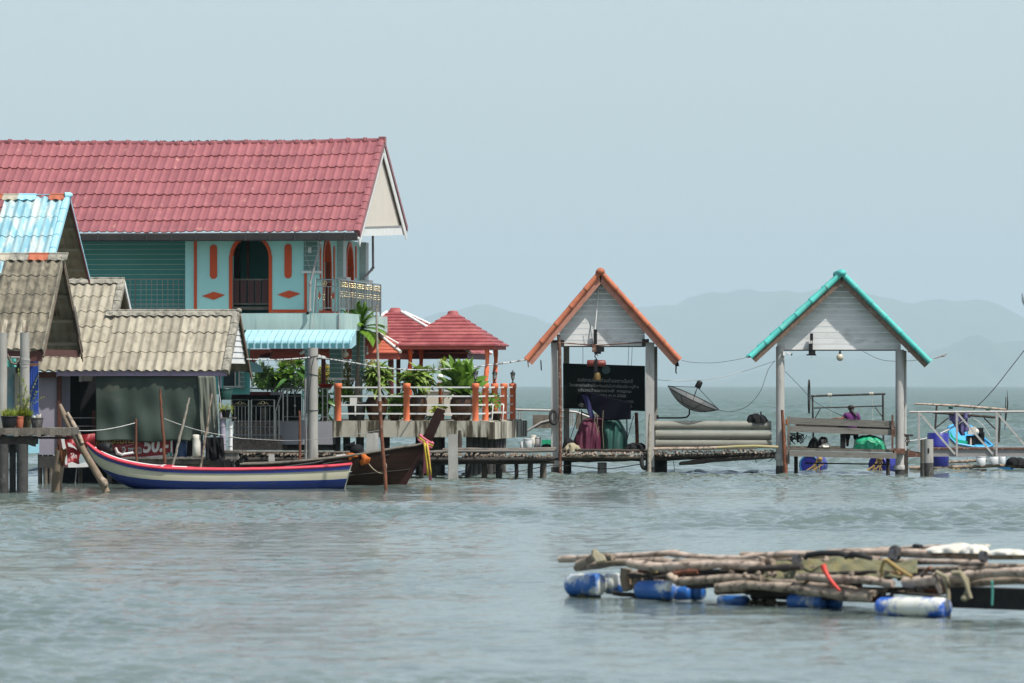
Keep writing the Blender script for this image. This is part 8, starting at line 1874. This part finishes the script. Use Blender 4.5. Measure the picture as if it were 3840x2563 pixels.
wire("stay_rope", "thin rope from the life jackets down to the blue boat's right rim", [fr8.p(3642, 1565), fr8.p(3680, 1590), fr8.p(3712, 1635)], .010, m_whiterope, 12, "rope")
tw = MB(); tw.tube([fr8.p(3500, 1346), fr8.p(3515, 1342), fr8.p(3540, 1333), fr8.p(3552, 1328)], [.008, .016, .02, .012], 6, jit=.3); tw.tube([fr8.p(3528, 1338), fr8.p(3545, 1338)], [.012, .006], 5); one("eave_twig", "pale broken branch tip sticking out right of the turquoise eave", "branch", tw, m_birch)
tw = MB(); F9 = Frame(60); tw.tube([F9.p(3870, 1180), F9.p(3846, 1150), F9.p(3836, 1130), F9.p(3833, 1100)], [.02, .014, .01, .004], 6, jit=.2); one("edge_twig", "dark twig tip at the very right edge level with the hills", "twig", tw, m_darkwood)
# wires between shelters
ws = lambda x, y, D: Frame(D).p(x, y)
wire("service_wire", "thin dark wire drooping between the two shelters' eaves", [ws(2555, 1352, 138), ws(2600, 1360, 138), ws(2680, 1361, 138), ws(2760, 1350, 138), ws(2812, 1338, 138)], .006, m_cable, 24)
wire("service_wire", "pale wire from the orange shelter's right column up to the turquoise one", [ws(2462, 1425, 138.5), ws(2560, 1430, 138.5), ws(2680, 1420, 138), ws(2790, 1393, 138), ws(2908, 1354, 138)], .007, m_whiterope, 28)
wire("service_wire", "thin loop of wire from the satellite dish up to the turquoise left column", [ws(2694, 1538, 138.6), ws(2740, 1545, 138.4), ws(2800, 1525, 138.3), ws(2850, 1470, 138.1), ws(2880, 1390, 138), ws(2905, 1356, 138)], .006, m_cable, 30)
wire("service_wire", "wire from the turquoise left column down to the bench beside the person", [ws(2944, 1393, 138.2), ws(3000, 1450, 138.4), ws(3060, 1510, 138.5), ws(3160, 1562, 138.6)], .006, m_cable, 24)
wire("service_wire", "thin dark wire sagging under the turquoise gable to its right column", [ws(3235, 1318, 138), ws(3290, 1345, 138), ws(3340, 1355, 138), ws(3420, 1353, 139), ws(3470, 1345, 139)], .006, m_cable, 20)
wire("low_hose", "dark hose sagging just above the water under the orange shelter", [ws(1760, 1755, 135), ws(1900, 1772, 136), ws(2060, 1748, 137.5), ws(2150, 1748, 137.8), ws(2280, 1758, 137.8), ws(2400, 1742, 137.8)], .014, m_cable, 40, "hose")

# ---------------------------------------------------------------- fish-farm raft in the foreground
RW = Frame(54.2, 3500, 45)
raft = T("log_raft", "floating raft of bleached logs lashed over scuffed blue drums, nearest the camera", "raft", Vector((3.0, 56, 0)))
kr = 55.5 / FPX
def rlog(pts, r, v, mat=m_pinklog, jit=.10, nm="log"):
    """pts picture coordinates; r picture px"""
    P_ = []; rr = []; m_ = 3
    for i in range(len(pts) - 1):
        for j in range(m_):
            t = j / m_; P_.append(RW.p(pts[i][0] + (pts[i + 1][0] - pts[i][0]) * t, pts[i][1] + (pts[i + 1][1] - pts[i][1]) * t + R.uniform(-1.5, 1.5), v)); rr.append(r * kr * R.uniform(.85, 1.15))
    P_.append(RW.p(*pts[-1], v)); rr.append(r * kr * .9); m = MB(); m.tube(P_, rr, 12, jit=jit * 1.5); part(nm, m, mat, raft)
rlog([(2100, 2100), (2200, 2092), (2330, 2088), (2450, 2080), (2530, 2076), (2600, 2090), (2750, 2096), (2860, 2088), (2960, 2078), (3100, 2082)], 13, .2)
rlog([(2160, 2130), (2280, 2112), (2420, 2105), (2600, 2112), (2800, 2112), (2900, 2110)], 15, .05, m_log); rlog([(2165, 2118), (2230, 2092), (2300, 2090)], 15, -.1, m_log)
rlog([(2360, 2112), (2450, 2128), (2560, 2125), (2700, 2118), (2860, 2122)], 17, -.15); rlog([(2510, 2160), (2540, 2182), (2620, 2176), (2760, 2168), (2860, 2172)], 15, -.3, m_log)
rlog([(2690, 2205), (2820, 2196), (2960, 2205), (3100, 2225), (3260, 2240)], 19, -.35, m_log); rlog([(2800, 2220), (2950, 2228), (3120, 2236), (3260, 2238)], 14, -.1, m_darkwood)
rlog([(2990, 2165), (3080, 2168), (3180, 2176), (3260, 2178), (3350, 2190)], 15, -.35); rlog([(2850, 2180), (2980, 2186), (3050, 2196), (3170, 2208), (3280, 2226)], 13, -.2, m_log)
rlog([(3390, 2186), (3480, 2178), (3600, 2166), (3700, 2152), (3800, 2146), (3960, 2146)], 18, -.35); rlog([(3440, 2196), (3600, 2190), (3750, 2180), (3960, 2176)], 14, -.2, m_log)
rlog([(2900, 2100), (3100, 2104), (3300, 2106), (3500, 2108), (3700, 2112)], 11, .5); rlog([(2780, 2082), (2960, 2080), (3150, 2078), (3300, 2072)], 12, 1.0, m_log)
rlog([(3230, 2072), (3380, 2072), (3560, 2082), (3720, 2086), (3960, 2082)], 16, .8); rlog([(3100, 2070), (3260, 2064), (3420, 2056), (3560, 2052)], 9, 1.3); rlog([(3000, 2128), (3200, 2132), (3420, 2138), (3600, 2130)], 9, .3, m_log); rlog([(3500, 2140), (3640, 2134), (3760, 2126), (3960, 2128)], 12, .5, m_log)
rlog([(3000, 2092), (3150, 2096), (3300, 2094)], 9, .9); rlog([(2560, 2140), (2700, 2148), (2850, 2150)], 12, .2, m_darkwood); rlog([(2440, 2150), (2560, 2150), (2680, 2150)], 12, .3, m_darkwood)
for x, y0, y1, r_ in ((2350, 2135, 2215, 22), (2395, 2150, 2225, 18), (2745, 2140, 2200, 11), (2905, 2130, 2215, 13), (3045, 2160, 2215, 9), (2860, 2090, 2190, 14), (2960, 2195, 2240, 16), (3130, 2190, 2245, 14)):
    rlog([(x, y0), (x + R.uniform(-8, 8), (y0 + y1) / 2), (x + R.uniform(-6, 6), y1)], r_, .0 if r_ < 15 else .1, m_log if x > 2500 else m_stump, nm="cross_log")
for q in range(90):  # added fill logs, many dark to stand in for shade under the raft
    x = R.uniform(2300, 3500); y = 2128 + R.random() * (98 if x < 2700 else 118); L_ = R.uniform(60, 230); s_ = R.uniform(-.12, .12); rlog([(x, y), (x + L_ / 2, y + L_ * s_ * .5 + R.uniform(-5, 5)), (x + L_, y + L_ * s_)], R.uniform(5, 13), R.uniform(-.2, 1.0), [m_log, m_darkwood, m_darkwood, m_barkred][q % 4])
for x in (2790, 2800, 2840, 2900, 2880, 3190, 3300): rlog([(x, 2158 + R.uniform(-14, 14)), (x + 4, 2160)], 11, -.42, m_log, nm="log_end")
def rdrum(x0, x1, y0, y1, v, mat, lab=None, end=None):
    r = (y1 - y0) / 2 * kr * 1.02; a = RW.p(x0, (y0 + y1) / 2, v); b = RW.p(x1, (y0 + y1) / 2 + R.uniform(-2, 2), v); L = (b - a).length; ax = (b - a).normalized(); c = a - Vector((0, 0, r * .25))
    pr_ = [(.001, 0), (r * .86, .0), (r * .97, .02), (r, .05), (r, L * .3), (r * 1.03, L * .33), (r, L * .36), (r, L * .64), (r * 1.03, L * .67), (r, L * .7), (r, L - .05), (r * .97, L - .02), (r * .86, L), (.001, L)]
    part("float_drum", MB().lathe(c, pr_, 28, axis=ax), mat, raft, lab)
rdrum(2141, 2250, 2140, 2228, .0, m_raftdrum); rdrum(2276, 2325, 2140, 2220, .25, m_raftdrum); rdrum(2398, 2520, 2168, 2240, -.1, m_raftdrum); rdrum(2530, 2590, 2194, 2245, .0, m_raftdrum); rdrum(2592, 2632, 2190, 2246, .1, m_raftdrum)
rdrum(2700, 2802, 2228, 2268, .0, m_raftdrum); rdrum(2964, 3090, 2222, 2275, -.15, m_raftdrum); rdrum(3100, 3150, 2236, 2276, .0, m_raftdrum)
rdrum(3300, 3548, 2232, 2306, -.55, m_raftdrumw, "white drum blotched with blue paint, the raft's nearest")
m = MB()
for x0, x1, yy in ((2820, 2900, 2258), (2440, 2500, 2242), (2160, 2230, 2236)):
    for q in range(8): m.ball(RW.p(x0 + (x1 - x0) * q / 7, yy + R.uniform(-4, 6), R.uniform(-.1, .2)), R.uniform(.04, .08), 8, .7, jit=.2)
part("algae_crust", m, m_algae, raft)
for a in ((3560, 2200, 3990, 2296, -.1, .1), (2880, 2190, 3300, 2262, .5, .6)): m = MB(); m.pbox(RW, *a); part("dark_net_wall", m, m_rubber, raft)
m = MB().grid(60, 12, lambda i, j: RW.p(2830 + 610 * i, (2098 + 8 * math.sin(i * 9)) + (66 + 18 * math.sin(i * 4)) * j, .5 - .7 * j + .05 * math.sin(i * 31 + j * 8)) + Vector((0, 0, .03 * math.sin(i * 40) * math.sin(j * 9))), tint=.5); cloth_part("fishing_net", m, m_netgreen, raft)
for pts, r_, mt in (([(3317, 2100), (3306, 2130), (3305, 2165)], 6, m_ropeyellow), ([(3317, 2098), (3350, 2130), (3372, 2158)], 6, m_ropeyellow), ([(3325, 2100), (3370, 2135), (3420, 2165)], 7, m_ropeyellow), ([(3500, 2150), (3515, 2190), (3530, 2225)], 9, m_pinkcloth if False else m_pinklog), ([(3510, 2146), (3550, 2165), (3557, 2200), (3540, 2160), (3556, 2225), (3558, 2320)], 8, m_rope), ([(3570, 2150), (3600, 2148), (3625, 2175), (3630, 2215), (3618, 2240)], 9, m_rope), ([(3600, 2150), (3620, 2185), (3640, 2245)], 8, m_rope), ([(3720, 2180), (3722, 2220), (3720, 2270)], 4, m_rope2), ([(3490, 2128), (3455, 2160)], 8, m_rust)):
    m = MB(); m.tube([RW.p(x, y, -.55 + .03 * i) for i, (x, y) in enumerate(pts)], [r_ * kr] * len(pts), 8, jit=.06); part("rope", m, mt, raft)
m = MB(); m.ball(RW.p(3618, 2244, -.5), 15 * kr, 10, .8, jit=.1); part("rope_knot", m, m_rope, raft)
m = MB(); pts = [(3086, 2120), (3095, 2145), (3110, 2170), (3130, 2195), (3150, 2216)]; m.tube([RW.p(x, y, -.5) for x, y in pts], [12 * kr, 10 * kr, 7 * kr, 7 * kr, 5 * kr], 8, jit=.12); part("red_strap", m, m_red, raft)
m = MB()
for q in range(7): m.tube([RW.p(2232 + R.uniform(-4, 4), 2068, -.1), RW.p(2225 + q * 6, 2085, -.2), RW.p(2240 + q * 5, 2110 - q, -.3)], .014, 5, jit=.2)
m.ball(RW.p(2230, 2072, -.1), .035, 8, jit=.3); part("rope_lashing", m, m_rope, raft)
for x, y in ((2530, 2115), (2850, 2125), (2980, 2100), (3340, 2082), (3680, 2088), (2445, 2130)):
    m = MB()
    for q in range(4): m.tube([RW.p(x + q * 5 + 10 * math.cos(t * .785), y + 20 * math.sin(t * .785), .0 + .15 * math.cos(t * .785 + 1)) for t in range(9)], .007, 5, cap=False)
    part("rope_lashing", m, m_ropeyellow if x % 2 else m_cable, raft)
def rubber(pts, r_, label, v):
    m = MB(); m.tube([RW.p(x, y, v) for x, y in pts], [r_ * kr * q for q in ([.7] + [1] * (len(pts) - 2) + [.7])], 12); return one("black_hose", label, "hose", m, m_rubber)
rubber([(3018, 2096), (3030, 2082), (3080, 2075), (3150, 2076), (3180, 2084), (3200, 2090)], 11, "long arched piece of black rubber hose lying across the raft's logs", -.1)
rubber([(3170, 2092), (3195, 2078), (3230, 2084), (3268, 2096)], 11, "shorter black rubber piece overlapping the right end of the long arched one", -.25)
m = MB(); m.ball(RW.p(3356, 2062, .7), 22 * kr, 14, .8, jit=.08); m.tube([RW.p(3360, 2062, .5), RW.p(3362, 2092, .45)], 16 * kr, 10, jit=.08); one("black_float", "black bag-like float slung over the raft's far log", "float", m, m_rubber)
m = MB(); m.tube([RW.p(3430, 2048, 1.3), RW.p(3455, 2052, 1.2)], 9 * kr, 8); one("black_scrap", "small scrap of black rubber left of the white sacks", "scrap", m, m_rubber)
def rheap(pts, yb, v, dep, mat, label, seed):
    root = T("white_sack", label, "sack", RW.p((pts[0][0] + pts[-1][0]) / 2, yb, v), "white sacks on the raft"); heap(RW, pts, yb, v, dep, mat, root, "sack_body", seed, .012, 34, 14)
rheap([(3450, 2066), (3500, 2050), (3560, 2042), (3602, 2036), (3640, 2044), (3660, 2062)], 2074, 1.0, .35, m_sack, "leftmost, highest white sack lying on the raft's far logs", 31)
rheap([(3590, 2068), (3630, 2046), (3665, 2042), (3700, 2052), (3712, 2070)], 2076, .8, .3, m_sack, "middle rounded white sack on the raft's far logs", 32)
rheap([(3690, 2072), (3730, 2062), (3800, 2060), (3850, 2068), (3880, 2078)], 2082, .8, .3, m_sack, "long flat white sack at the raft's right end", 33)
m = MB(); m.beam(RW.p(3670, 2045, .9), RW.p(3704, 2046, .9), .08, .02); one("pale_board", "small pale board lying on the middle white sack", "board", m, m_cream)
